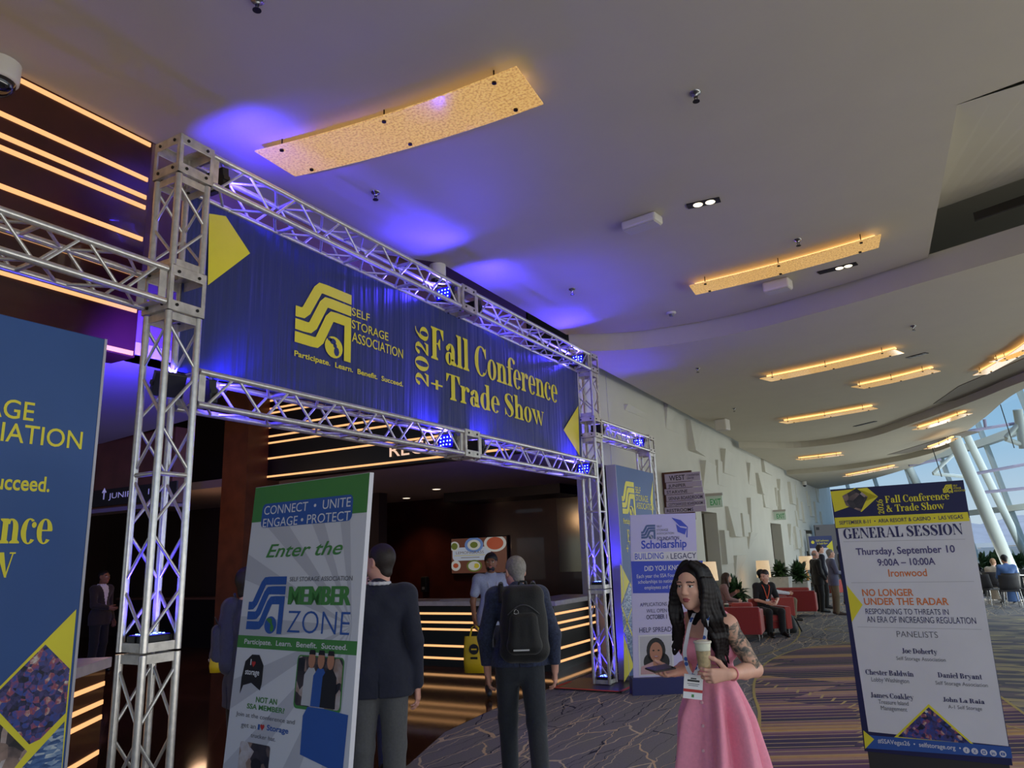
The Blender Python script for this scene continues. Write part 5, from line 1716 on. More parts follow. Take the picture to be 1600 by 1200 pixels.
def table_lamp(px, py_top, py_bot, depth, lab, size):
    a, c = at(px, py_top, depth), at(px, py_bot, depth)
    zt, zb = a[2], c[2]
    x, y = a[0], a[1]
    t = thing('table_lamp', (x, y, zb - .42), lab, 'lamp', 'glowing table lamps along the white wall')
    b = MB()
    b.lathe((x, y, 0), [(size / 2, zb), (size / 2 * .9, zt)], 4 if False else 24)
    b.build('lamp_shade', SHADE, t)
    MB().lathe((x, y, zb - .42), [(.09, 0), (.09, .02), (.03, .05), (.07, .16), (.05, .28), (.012, .32), (.012, .45)], 16).build('base', mat('brass_base', rgb(180, 130, 70), .35, metal=.8), t)
    lamp('table_lamp_bulb', 'POINT', (x, y, (zt + zb) / 2 - .38), 9, (1, .62, .3), shadow_soft_size=.1)
    s = thing('side_table', (x, y, 0), 'dark side table under the ' + lab.replace('glowing table lamp', 'lamp'), 'table', 'side tables along the white wall')
    zt2 = zb - .42
    MB().box((x - .24, y - .24, zt2 - .04), (x + .24, y + .24, zt2)).build('table_top', mat('dark_table_top', rgb(44, 36, 32), .35), s, bevel=.006)
    for sx in (-1, 1):
        for sy in (-1, 1):
            MB().box((x + sx * .2 - .02, y + sy * .2 - .02, 0), (x + sx * .2 + .02, y + sy * .2 + .02, zt2 - .04)).build('leg', CHROME, s)
table_lamp(1102, 878, 907, 15.8, 'glowing table lamp half hidden by the hair of the woman in pink', .48)
table_lamp(1191, 876, 902, 21.5, 'glowing table lamp behind the two seated men', .4)
table_lamp(1258, 869, 890, 25, 'glowing table lamp beside the standing men, farthest of the three', .46)
lt = thing('coffee_table', (-4.5, 17.35, 0), 'dark low coffee table beside the planter behind the woman in pink', 'table')
MB().box((-4.72, 17.05, .4), (-4.28, 17.65, .45)).build('table_top', mat('dark_table_top', rgb(44, 36, 32), .35), lt, bevel=.006)
for sx in (-4.68, -4.32):
    for sy in (17.1, 17.6):
        MB().tube((sx, sy, 0), (sx, sy, .4), .015, n=8).build('leg', CHROME, lt)
def cup(x, y, z, lab, col=WHITE_P, r_=.04, h=.11):
    t = thing('paper_cup', (x, y, z), lab, 'cup')
    MB().lathe((x, y, z), [(r_ * .75, 0), (r_, h)], 16).build('body', col, t)
    MB().lathe((x, y, z), [(r_ * 1.05, h), (r_ * 1.05, h + .01), (r_ * .8, h + .02)], 16).build('lid', mat('cup_lid', rgb(226, 224, 220), .4), t)
cup(-4.4, 17.2, .45, 'dark green tumbler on the low coffee table beside the planter', mat('green_tumbler', rgb(54, 66, 56), .4), .05, .2)
cup(-4.34, 17.5, .45, 'white paper cup on the low coffee table in front of the man in black')

# ---------------------------------------------------------------- table and chairs by the window
GREYC = mat('charcoal_chair_shell', rgb(62, 60, 62), .6)
def side_chair(x, y, rot, lab):
    t = thing('dining_chair', (0, 0, 0), lab, 'chair', 'charcoal chairs by the window')
    m = MB()
    m.box((-.23, -.22, .43), (.23, .24, .48))
    m.build('seat', GREYC, t, bevel=.02)
    m = MB()
    n = 7
    vs = []
    for (z, b_) in ((.46, -.2), (.62, -.25), (.8, -.29), (.88, -.31)):
        for i in range(n):
            u = -1 + 2 * i / (n - 1)
            vs.append((u * .24, b_ + .12 * u * u, z))
    vs2 = [(v[0] * .93, v[1] + .03, v[2]) for v in vs]
    k = len(vs)
    f = []
    for j in range(3):
        for i in range(n - 1):
            a_ = j * n + i
            f += [(a_, a_ + n, a_ + n + 1, a_ + 1), (k + a_, k + a_ + 1, k + a_ + n + 1, k + a_ + n)]
    for i in range(n - 1):
        f += [(3 * n + i, k + 3 * n + i, k + 3 * n + i + 1, 3 * n + i + 1), (i, i + 1, k + i + 1, k + i)]
    for j in range(3):
        f += [(j * n, k + j * n, k + j * n + n, j * n + n), (j * n + n - 1, j * n + 2 * n - 1, k + j * n + 2 * n - 1, k + j * n + n - 1)]
    m.add(vs + vs2, f, 0, True)
    m.build('backrest', GREYC, t)
    for sx in (-1, 1):
        for sy in (-1, 1):
            MB().tube((sx * .17, sy * .17, .43), (sx * .21, sy * .22, 0), .014, .01, n=8).build('leg', CHROME, t)
    t.location = (x, y, 0)
    t.rotation_euler = (0, 0, rot)
    return t
tb0 = at(1590, 925, 22.3)
TX, TY = tb0[0] + .25, tb0[1] + .2
tb = thing('dining_table', (TX, TY, 0), 'dark table by the window where the person in the blue shirt sits', 'table')
MB().lathe((TX, TY, .72), [(.02, 0), (.55, 0), (.55, .035), (.02, .036)], 28).build('table_top', mat('dark_table_top', rgb(44, 36, 32), .35), tb)
MB().lathe((TX, TY, 0), [(.28, 0), (.28, .02), (.04, .05), (.04, .72)], 20).build('pedestal', CHROME, tb)
for (px, py, dp, rot, lab) in ((1541, 925, 23.4, -1.2, 'charcoal chair half hidden behind the edge of the white board'), (1547, 940, 21.4, -.7, 'charcoal chair nearest the white board, leftmost of the front row at the window table'),
                               (1581, 944, 20.4, .1, 'charcoal chair whose legs stand nearest the camera at the window table'), (1620, 940, 20.4, .6, 'charcoal chair cut by the right edge of the picture')):
    p = at(px, py, dp)
    side_chair(p[0], p[1], rot, lab)
pw_ = at(1575, 930, 24.7)
t = thing('planter_box', (pw_[0], pw_[1], 0), 'long dark planter with broad green leaves by the window', 'potted plant')
MB().box((pw_[0] - .65, pw_[1] - .25, 0), (pw_[0] + .65, pw_[1] + .25, .85)).build('box', mat('planter_black', rgb(40, 42, 42), .5), t)
m = MB()
for i in range(5):
    f = foliage((pw_[0] - .5 + i * .25, pw_[1], .85), .4, .55, 46, 20 + i, .1)
    m.add(f.v, f.f, 0, True)
m.build('foliage', LEAF, t)
tw = thing('window_counter', tuple(at(1542, 930, 24.5)[:2]) + (0,), 'dark ledge counter along the window behind the white board', 'counter')
q = at(1522, 930, 25.9)
MB().box((q[0] - .9, q[1] - .1, 1.0), (q[0] + .5, q[1] + .35, 1.06)).build('top', mat('dark_table_top', rgb(44, 36, 32), .35), tw)
MB().box((q[0] - .85, q[1] + .1, 0), (q[0] + .45, q[1] + .2, 1.0)).build('panel', DARK, tw)
# ---------------------------------------------------------------- figures grown from distance fields
def unit(v):
    v = np.array(v, float)
    return v / (np.linalg.norm(v) + 1e-12)
class Field:
    """smooth union of tapered capsules and ellipsoids, turned into one continuous surface"""
    def __init__(s):
        s.p = []
    def cap(s, a, b, ra, rb=None, k=.02, flat=None, op='u'):     # flat = (direction, factor): squashed along that direction
        s.p.append(('c', np.array(a, float), np.array(b, float), ra, ra if rb is None else rb, k, flat, op))
        return s
    def chain(s, pts, rs, k=.02, flat=None):
        for i in range(len(pts) - 1):
            s.cap(pts[i], pts[i + 1], rs[i], rs[i + 1], k, flat)
        return s
    def ell(s, c, r, M_=None, k=.02, op='u'):
        s.p.append(('e', np.array(c, float), np.array(r, float), np.eye(3) if M_ is None else M_, None, k, None, op))
        return s
    def box(s, c, h, M_, k=.01, op='s'):
        s.p.append(('b', np.array(c, float), np.array(h, float), M_, None, k, None, op))
        return s
    def ext(s, q):
        if q[0] == 'c':
            r = max(q[3], q[4]) * (max(1, q[6][1]) if q[6] else 1) + .004
            return np.minimum(q[1], q[2]) - r, np.maximum(q[1], q[2]) + r
        r = np.linalg.norm(q[2]) if q[0] == 'b' else max(q[2])
        return q[1] - r, q[1] + r
    def grid(s, res, lo=None, hi=None):
        e = [s.ext(q) for q in s.p if q[7] == 'u']
        l_ = np.min([x[0] for x in e], 0) - 2.5 * res
        h_ = np.max([x[1] for x in e], 0) + 2.5 * res
        if lo is not None:
            l_, h_ = np.maximum(l_, lo), np.minimum(h_, hi)
        n = np.maximum(3, np.ceil((h_ - l_) / res).astype(int) + 1)
        F = np.full(n, 1.0, np.float32)
        for q in s.p:
            a, b = s.ext(q)
            m = q[5] + 2 * res
            i0 = np.clip(np.floor((a - m - l_) / res).astype(int), 0, n)
            i1 = np.clip(np.ceil((b + m - l_) / res).astype(int) + 1, 0, n)
            if np.any(i1 <= i0):
                continue
            X_, Y_, Z_ = [(l_[d] + res * np.arange(i0[d], i1[d])).astype(np.float32) for d in range(3)]
            P_ = np.stack(np.meshgrid(X_, Y_, Z_, indexing='ij'), -1)
            if q[0] == 'c':
                A, B_, ra, rb = q[1], q[2], q[3], q[4]
                ab = B_ - A
                t = np.clip(((P_ - A) @ ab) / (ab @ ab + 1e-12), 0, 1)
                d_ = P_ - A - t[..., None] * ab
                r_ = ra + (rb - ra) * t
                if q[6]:
                    dr, f = q[6]
                    c = d_ @ dr
                    d_ = d_ + (c * (1 / f - 1))[..., None] * dr
                d_ = np.sqrt((d_ * d_).sum(-1)) - r_
                if q[6] and q[6][1] < 1:
                    d_ = d_ * (.5 + .5 * q[6][1])
            elif q[0] == 'e':
                l3 = (P_ - q[1]) @ q[3] / q[2]
                k0 = np.sqrt((l3 * l3).sum(-1))
                k1 = np.sqrt(((l3 / q[2]) ** 2).sum(-1)) + 1e-9
                d_ = k0 * (k0 - 1) / k1
            else:
                l3 = np.abs((P_ - q[1]) @ q[3]) - q[2]
                d_ = np.sqrt((np.maximum(l3, 0) ** 2).sum(-1)) + np.minimum(l3.max(-1), 0)
            V = F[i0[0]:i1[0], i0[1]:i1[1], i0[2]:i1[2]]
            k = q[5]
            if q[7] == 'u':
                h = np.maximum(k - np.abs(V - d_), 0) / k
                V[...] = np.minimum(V, d_) - h * h * k * .25
            else:
                h = np.maximum(k - np.abs(-V - d_), 0) / k
                V[...] = np.maximum(V, -d_) + h * h * k * .25
        return F, l_
    def surf(s, res, lo=None, hi=None):
        F, l_ = s.grid(res, lo, hi)
        I = F < 0
        n = F.shape
        c = [I[i:n[0] - 1 + i, j:n[1] - 1 + j, k:n[2] - 1 + k] for i in (0, 1) for j in (0, 1) for k in (0, 1)]
        any_, all_ = c[0].copy(), c[0].copy()
        for x in c[1:]:
            any_ |= x
            all_ &= x
        act = any_ & ~all_
        ix = np.argwhere(act)
        if len(ix) == 0:
            return np.zeros((0, 3)), []
        vid = np.full(act.shape, -1, np.int64)
        vid[act] = np.arange(len(ix))
        acc, cnt = np.zeros((len(ix), 3)), np.zeros(len(ix))
        co = [(i, j, k) for i in (0, 1) for j in (0, 1) for k in (0, 1)]
        for a in range(8):
            for b in range(a + 1, 8):
                if sum(abs(p - q) for p, q in zip(co[a], co[b])) != 1:
                    continue
                fa = F[ix[:, 0] + co[a][0], ix[:, 1] + co[a][1], ix[:, 2] + co[a][2]]
                fb = F[ix[:, 0] + co[b][0], ix[:, 1] + co[b][1], ix[:, 2] + co[b][2]]
                m = (fa < 0) != (fb < 0)
                t = np.where(m, fa / np.where(m, fa - fb, 1), 0)
                acc += np.where(m[:, None], np.array(co[a]) + t[:, None] * (np.array(co[b]) - np.array(co[a])), 0)
                cnt += m
        V = (ix + acc / cnt[:, None]) * res + l_
        fs = []
        for ax in range(3):
            u, w = (ax + 1) % 3, (ax + 2) % 3
            sl0, sl1 = [slice(None)] * 3, [slice(None)] * 3
            sl0[ax], sl1[ax] = slice(0, n[ax] - 1), slice(1, n[ax])
            E_ = np.argwhere(I[tuple(sl0)] != I[tuple(sl1)])
            E_ = E_[(E_[:, u] > 0) & (E_[:, w] > 0) & (E_[:, u] < n[u] - 1) & (E_[:, w] < n[w] - 1)]
            if len(E_) == 0:
                continue
            q = []
            for du, dw in ((-1, -1), (0, -1), (0, 0), (-1, 0)):
                g = E_.copy()
                g[:, u] += du
                g[:, w] += dw
                q.append(vid[g[:, 0], g[:, 1], g[:, 2]])
            q = np.stack(q, 1)
            inside = I[E_[:, 0], E_[:, 1], E_[:, 2]]
            q[~inside] = q[~inside][:, ::-1]
            fs.append(q[(q >= 0).all(1)])
        return V, np.concatenate(fs)
def grow(name, parts, mats, parent, cls=None):
    """parts: list of (Field, resolution[, lo, hi]); all land in one mesh"""
    Vs, Fs, k = [], [], 0
    for p in parts:
        V, Q = p[0].surf(p[1], *(p[2:] if len(p) > 2 else ()))
        if len(V):
            Vs.append(V)
            Fs.append(Q + k)
            k += len(V)
    V, Q = np.concatenate(Vs), np.concatenate(Fs)
    me = bpy.data.meshes.new(name)
    me.vertices.add(len(V))
    me.vertices.foreach_set('co', V.astype(np.float32).ravel())
    me.loops.add(Q.size)
    me.loops.foreach_set('vertex_index', Q.ravel().astype(np.int32))
    me.polygons.add(len(Q))
    me.polygons.foreach_set('loop_start', np.arange(0, Q.size, 4, dtype=np.int32))
    me.polygons.foreach_set('loop_total', np.full(len(Q), 4, np.int32))
    for m in (mats if isinstance(mats, (list, tuple)) else [mats]):
        me.materials.append(m)
    if cls is not None:
        me.polygons.foreach_set('material_index', cls(V[Q].mean(1)).astype(np.int32))
    me.polygons.foreach_set('use_smooth', np.ones(len(Q), bool))
    me.update(calc_edges=True)
    me.validate()
    o = bpy.data.objects.new(name, me)
    COL.objects.link(o)
    if parent is not None:
        o.parent = parent
        o.matrix_parent_inverse = Matrix.Translation(-Vector(parent.get('_o', (0, 0, 0))))
    return o
def frame(f, up=(0, 0, 1)):
    f = unit(f)
    r = unit(np.cross(f, up))
    return np.stack([r, f, np.cross(r, f)], 1)          # columns: right, forward, up
def head(S, c, M_, s=1.0, fem=False, ears=True):
    """skull, jaw, brow, eye sockets with eyeballs, nose, lips, ears, in the frame M_ about c"""
    g = lambda x, y, z: c + M_ @ (np.array((x, y, z)) * s)
    E = lambda p, r, k=.015, op='u': S.ell(g(*p), np.array(r) * s, M_, k * s, op)
    w = .94 if fem else 1
    E((0, -.014, .032), (.073, .094, .086))
    E((0, .028, -.012), (.064 * w, .064, .082), .03)
    E((0, .03, -.062), (.05 * w, .055, .05), .03)
    E((0, .066, -.097), (.02 if fem else .026, .02, .016), .03)
    for x in (-1, 1):
        E((x * .045 * w, .012, -.06), (.02, .04, .035), .03)
        E((x * .036, .062, -.022), (.022, .02, .02), .025)
        E((x * .033, .098, .012), (.018, .014, .013), .014, 's')
        E((x * .032, .076, .01), (.0125, .0125, .0115), .003)
        E((x * .032, .0785, .0185), (.016, .01, .004), .004)
        E((x * .03, .082, .03), (.02, .01, .006 if fem else .009), .012)
        E((x * .011, .094, -.028), (.008, .01, .007), .007)
        if ears:
            E((x * .076, -.008, -.004), (.01, .018, .031), .008)
            E((x * .083, -.001, .0), (.006, .009, .016), .006, 's')
    S.cap(g(0, .087, .022), g(0, .104, -.02), .0085 * s, .0105 * s, .014 * s)
    E((0, .104, -.024), (.0095, .009, .0085), .008)
    E((0, .088, -.0545), (.021, .009, .0055), .004)
    E((0, .087, -.0655), (.019, .0095, .0065), .004)
    S.cap(g(-.018, .099, -.06), g(.018, .099, -.06), .0018 * s, .0018 * s, .004 * s, None, 's')
    return g
def face_cls(c, M_, s, lips=1):
    """0 skin, 1 lips, 2 eye white, 3 dark iris / lash / brow"""
    def f(P_):
        q = (P_ - c) @ M_ / s
        o = np.zeros(len(q), int)
        x, y, z = np.abs(q[:, 0]), q[:, 1], q[:, 2]
        if lips:
            o[(x < .021) & (y > .07) & (z < -.05) & (z > -.072) & (x < .023 - 1.2 * np.abs(z + .06))] = 1
        ex = (x - .032) / .0125
        ez = (z - .008) / .0062
        eye = (ex * ex + ez * ez < 1) & (y > .07)
        o[eye] = 2
        o[eye & ((x - .031) ** 2 + (z - .0085) ** 2 < .0058 ** 2)] = 3
        o[(np.abs(ex) < 1.15) & (z > .0128) & (z < .0162) & (y > .07)] = 3
        bz = .032 - (x - .03) ** 2 * 12
        o[(x > .014) & (x < .05) & (np.abs(z - bz) < .0032) & (y > .06)] = 3
        return o
    return f
def hand(S, w, d, n, right, curl=(.5, .5, .5, .5), s=1.0, thumb=(.75, .55, .3), tb=.5):
    d, n = unit(d), unit(n)
    n = unit(n - d * (n @ d))
    t = np.cross(d, n) if right else np.cross(n, d)
    w = np.array(w, float)
    for i, (off, ln, ku) in enumerate(((.029, .074, .091), (.0098, .083, .096), (-.0095, .077, .092), (-.027, .06, .084))):
        k0 = w + (d * ku + t * off - n * .002 * (i in (1, 2))) * s
        S.cap(w + t * off * .55 * s + d * .012 * s, k0, .0145 * s, .0112 * s, .014 * s)
        p, a = k0, 0
        r = (.0092, .0095, .009, .0078)[i] * s
        sp = unit(d + t * (.1, .03, -.05, -.14)[i])
        for j, fr in enumerate((.46, .3, .24)):
            a += curl[i] * (.8, 1.1, .8)[j]
            dv = sp * math.cos(a) + n * math.sin(a)
            q = p + dv * ln * fr * s
            S.cap(p, q, r, r * .9, .005 * s)
            p, r = q, r * .9
    b0 = w + (d * .018 + t * .024 + n * .006) * s
    tv = unit(t * thumb[0] + d * thumb[1] + n * thumb[2])
    b1 = b0 + tv * .042 * s
    b2 = b1 + unit(tv + d * tb) * .033 * s
    b3 = b2 + unit(tv + d * tb * 1.8 + n * .2) * .026 * s
    S.chain([b0, b1, b2, b3], [.0145 * s, .0115 * s, .0105 * s, .0088 * s], .008 * s)
    return S
SKINS = {'light': rgb(222, 170, 146), 'tan': rgb(196, 140, 110), 'brown': rgb(138, 92, 66), 'pink': rgb(214, 158, 138)}
def skin(t):
    return mat('skin_' + t, SKINS[t], .5, noise=.06, nscale=30)
LIPS = mat('lip_tone', rgb(176, 92, 88), .4)
EYEW = mat('eye_white', rgb(222, 214, 208), .25)
EYED = mat('dark_brow_and_iris', rgb(38, 26, 22), .4)
def cloth(name, c, rough=.85, bs=160, b_=.25, nz=.1):
    return mat(name, c, rough, noise=nz, nscale=60, bump=b_, bscale=bs, sheen=.15)
BASE = dict(head=(0, .02, 1.635), neck=(0, -.01, 1.47), chest=(0, 0, 1.29), waist=(0, .01, 1.08), pelvis=(0, 0, .95), shr=(.175, -.01, 1.42), shl=(-.175, -.01, 1.42), elr=(.23, -.03, 1.13), ell=(-.23, -.03, 1.13),
            wrr=(.235, .06, .89), wrl=(-.235, .06, .89), hipr=(.09, 0, .92), hipl=(-.09, 0, .92), knr=(.1, .02, .5), knl=(-.1, .02, .5), anr=(.1, -.02, .08), anl=(-.1, -.02, .08), toer=(.125, .18, .03), toel=(-.125, .18, .03))
def figure(label, loc, head_ang, height=1.75, J={}, look=0.0, nod=0.0, top='jacket', topc=None, sleeve=1.0, hem=.8, bottomc=None, leg_end=.06, shoec=None, sole=None, hair='short', hairc=None, tone='light', res=.01,
           bulk=1.0, belly=0.0, handd={}, shirt=None, group=None, fine=False):
    """a clothed person; J gives joints in the person's own frame (x to their right, y ahead, z up, for a 1.75 m body)"""
    s = height / 1.75
    ca, sa = math.cos(head_ang), math.sin(head_ang)
    Rz = np.array([[ca, -sa, 0], [sa, ca, 0], [0, 0, 1.0]])
    L0 = np.array((loc[0], loc[1], 0.0))
    w = lambda p: L0 + Rz @ (np.array(p, float) * s)
    dv = lambda p: Rz @ np.array(p, float)
    j = {k: w(v) for k, v in {**BASE, **J}.items()}
    t = thing('person', tuple(L0), label, 'person', group)
    fw, rt = dv((0, 1, 0)), dv((1, 0, 0))
    hf = dv((math.sin(look) * -1, math.cos(look), -nod))
    HM = frame(hf)
    fl = (fw, .72)
    B = Field()
    B.chain([j['neck'] - (0, 0, .05 * s), j['head'] + HM @ np.array((0, -.03, -.07)) * s], [.056 * s, .049 * s], .03)
    B.chain([j['chest'], j['waist'], j['pelvis']], [.105 * s, .1 * s, .105 * s], .04, fl)
    for q in 'rl':
        B.cap(j['sh' + q], j['chest'], .045 * s, .075 * s, .04, fl)
        B.chain([j['sh' + q], j['el' + q], j['wr' + q]], [.05 * s, .038 * s, .026 * s], .02)
        B.chain([j['hip' + q], j['kn' + q], j['an' + q]], [.07 * s, .052 * s, .036 * s], .03)
        B.cap(j['an' + q], j['toe' + q], .035 * s, .028 * s, .02)
    Hd = Field()
    head(Hd, j['head'], HM, s)
    Hd.cap(j['neck'], j['head'] + HM @ np.array((0, -.02, -.07)) * s, .056 * s, .05 * s, .03)
    Hn = Field()
    for q in 'rl':
        d0 = j['wr' + q] - j['el' + q]
        hd = handd.get(q, {})
        Hn.cap(j['wr' + q] - unit(d0) * .06 * s, j['wr' + q] + unit(d0) * .01, .03 * s, .027 * s, .012)
        inward = rt * (-1 if q == 'r' else 1)
        hand(Hn, j['wr' + q], dv(hd['d']) if 'd' in hd else d0, dv(hd['n']) if 'n' in hd else inward + fw * .25, q == 'r', hd.get('curl', (.35, .4, .45, .5)), s, thumb=hd.get('thumb', (.45, .8, .3)))
    r1 = .0035 if fine else min(res, .008)
    grow('body', [(B, res), (Hd, r1), (Hn, .004 if fine else .008)], [skin(tone), LIPS, EYEW, EYED], t, face_cls(j['head'], HM, s, 1))
    # upper garment
    e = .014 * s
    G = Field()
    ch = .148 * bulk * s
    hemp = j['pelvis'] * (1 - (.95 - hem) / .3) + (j['pelvis'] - (0, 0, .3 * s)) * ((.95 - hem) / .3) if hem < .95 else j['pelvis'] + (0, 0, (hem - .95) * s)
    G.chain([j['chest'], j['waist'] + fw * belly, j['pelvis'] + fw * belly * .6, hemp], [ch, (.14 + belly) * bulk * s, .148 * bulk * s, .155 * bulk * s], .05, fl)
    up = (j['shr'] + j['shl']) / 2
    G.cap(up + (j['shr'] - up) * .75, up + (j['shl'] - up) * .75, .075 * s, .075 * s, .06)
    G.cap(j['neck'] - (0, 0, .06 * s), j['neck'] + (0, 0, .012 * s) - fw * .006, .085 * s, .064 * s, .04)
    for q in 'rl':
        a, b, c = j['sh' + q], j['el' + q], j['wr' + q]
        G.cap(a, (a + j['chest']) / 2, .074 * s, .1 * s, .05)
        if sleeve >= 1:
            G.chain([a, b, b + (c - b) * min(.97, sleeve)], [.071 * s, .056 * s, .042 * s], .025)
        else:
            G.chain([a, a + (b - a) * sleeve * 1.6], [.07 * s, .062 * s], .025)
    if leg_end < 1 and abs(j['pelvis'][2] - j['knr'][2]) > .2:
        for x in (-1, 1):
            G.chain([j['waist'] + rt * x * .035 * s, j['pelvis'] + rt * x * .075 * s, hemp + rt * x * .08 * s], [.125 * bulk * s, .13 * bulk * s, .135 * bulk * s], .04, (fw, .86))
    if top == 'jacket':              # vent at the back of the hem
        G.box(hemp - fw * .12 * s + (0, 0, .02 * s), np.array((.0025, .06, .13)) * s, np.stack([rt, fw, np.array((0, 0, 1.0))], 1), .004)
    G.box(hemp - (0, 0, .18 * s), (.5, .5, .18 * s), np.eye(3), .008)
    tm = [topc] + ([shirt] if shirt else [])
    def tcls(P_):
        o = np.zeros(len(P_), int)
        q = (P_ - L0) @ Rz / s
        v = (q[:, 1] > .02) & (np.abs(q[:, 0]) < (q[:, 2] - 1.12) * .22) & (q[:, 2] < 1.5)
        o[v] = 1
        return o
    grow({'jacket': 'jacket', 'shirt': 'shirt', 'polo': 'polo_shirt', 'dress': 'blouse'}[top], [(G, res)], tm, t, tcls if shirt else None)
    if top == 'jacket' and shirt:
        C = Field()
        n = 12
        for i in range(n):
            a0, a1 = 2 * math.pi * i / n, 2 * math.pi * (i + 1) / n
            C.cap(j['neck'] + (rt * math.cos(a0) * .064 + fw * math.sin(a0) * .066) * s + (0, 0, .032 * s) - fw * .008, j['neck'] + (rt * math.cos(a1) * .064 + fw * math.sin(a1) * .066) * s + (0, 0, .032 * s) - fw * .008, .011 * s, None, .01)
        grow('collar', [(C, min(res, .006))], shirt, t)
    # trousers or shorts
    T_ = Field()
    T_.cap(j['pelvis'] + (0, 0, .05 * s), j['pelvis'] - (0, 0, .04 * s), .138 * bulk * s, .14 * bulk * s, .05, fl)
    for q in 'rl':
        a, b, c = j['hip' + q], j['kn' + q], j['an' + q]
        if leg_end > .3:
            T_.chain([a, b + (a - b) * .12], [.1 * bulk * s, .088 * s], .04)
        else:
            T_.chain([a, b, c + (b - c) * .0], [.1 * bulk * s, .075 * s, .062 * s], .03)
    grow('shorts' if leg_end > .3 else 'trousers', [(T_, res)], bottomc, t)
    for q in 'rl':
        F_ = Field()
        a, b = j['an' + q], j['toe' + q]
        hl = a + unit(a - b) * .035 * s - (0, 0, .025 * s)
        F_.cap(hl, b, .043 * s, .034 * s, .02)
        F_.cap(a + (0, 0, .01 * s), (a + b) / 2, .045 * s, .036 * s, .02)
        grow('shoe', [(F_, min(res, .008))], shoec or BLACK, t)
    # hair
    if hair:
        H = Field()
        c = j['head']
        g = lambda x, y, z: c + HM @ (np.array((x, y, z)) * s)
        if hair in ('short', 'thick'):
            th = .006 if hair == 'short' else .016
            H.ell(g(0, -.02, .036), np.array((.074 + th, .094 + th, .085 + th)) * s, HM, .01)
            H.ell(g(0, .085, -.03), np.array((.1, .075, .085)) * s, HM, .02, 's')
            H.cap(g(0, -.045, .0), g(0, -.052, -.06), .06 * s, .045 * s, .02)
            H.ell(g(0, .06, -.1), np.array((.12, .1, .08)) * s, HM, .02, 's')
            for x in (-1, 1):
                H.ell(g(x * .085, .01, -.005), np.array((.03, .03, .04)) * s, HM, .01, 's')
        elif hair == 'fringe':           # bald crown with hair at the back and sides
            H.ell(g(0, -.022, .01), np.array((.079, .095, .07)) * s, HM, .01)
            H.ell(g(0, .06, .0), np.array((.12, .085, .12)) * s, HM, .02, 's')
            H.ell(g(0, -.02, .1), np.array((.11, .13, .06)) * s, HM, .02, 's')
            H.ell(g(0, .0, -.1), np.array((.12, .12, .07)) * s, HM, .02, 's')
            for x in (-1, 1):
                H.ell(g(x * .085, .01, -.005), np.array((.03, .03, .04)) * s, HM, .01, 's')
        elif hair == 'long':
            H.ell(g(0, -.02, .036), np.array((.084, .104, .094)) * s, HM, .01)
            H.cap(g(0, -.07, 0), g(0, -.09, -.2), .075 * s, .07 * s, .04)
            for x in (-1, 1):
                H.cap(g(x * .075, -.01, .0), g(x * .085, .01, -.2), .028 * s, .03 * s, .03)
            H.ell(g(0, .09, -.03), np.array((.066, .075, .09)) * s, HM, .02, 's')
        grow('hair', [(H, .004 if fine else min(res, .008))], hairc, t)
    return t, j, dict(s=s, fw=fw, rt=rt, HM=HM, w=w, dv=dv)
def beard(t, j, d, m, res=.006):
    H = Field()
    c, HM, s = j['head'], d['HM'], d['s']
    g = lambda x, y, z: c + HM @ (np.array((x, y, z)) * s)
    H.ell(g(0, .036, -.07), np.array((.057, .062, .052)) * s, HM, .01)
    H.ell(g(0, .06, -.02), np.array((.1, .1, .034)) * s, HM, .01, 's')
    H.ell(g(0, .1, -.06), np.array((.02, .02, .009)) * s, HM, .004, 's')
    grow('beard', [(H, res)], m, t)
def lanyard(t, j, d, m, drop=.38, badge=None, res=.006, wid=.009):
    """band round the neck down the chest, and a badge"""
    fw, rt, s = d['fw'], d['rt'], d['s']
    end = j['chest'] * .35 + j['waist'] * .65 + fw * .135 * s
    b = MB()
    for x in (-1, 1):
        pts = [j['neck'] - fw * .07 * s + (0, 0, .02), j['neck'] + rt * x * .075 * s + (0, 0, .01), j['neck'] + rt * x * .07 * s + fw * .09 * s - (0, 0, .06), j['chest'] + rt * x * .04 * s + fw * .135 * s, end]
        b.path([np.array(p) for p in pts], wid, 6)
    b.build('lanyard', m, t)
    if badge:
        MB().obox(end - (0, 0, .06 * s) + fw * .012, rt * .042, fw * .002, (0, 0, .055)).build('badge', badge, t)
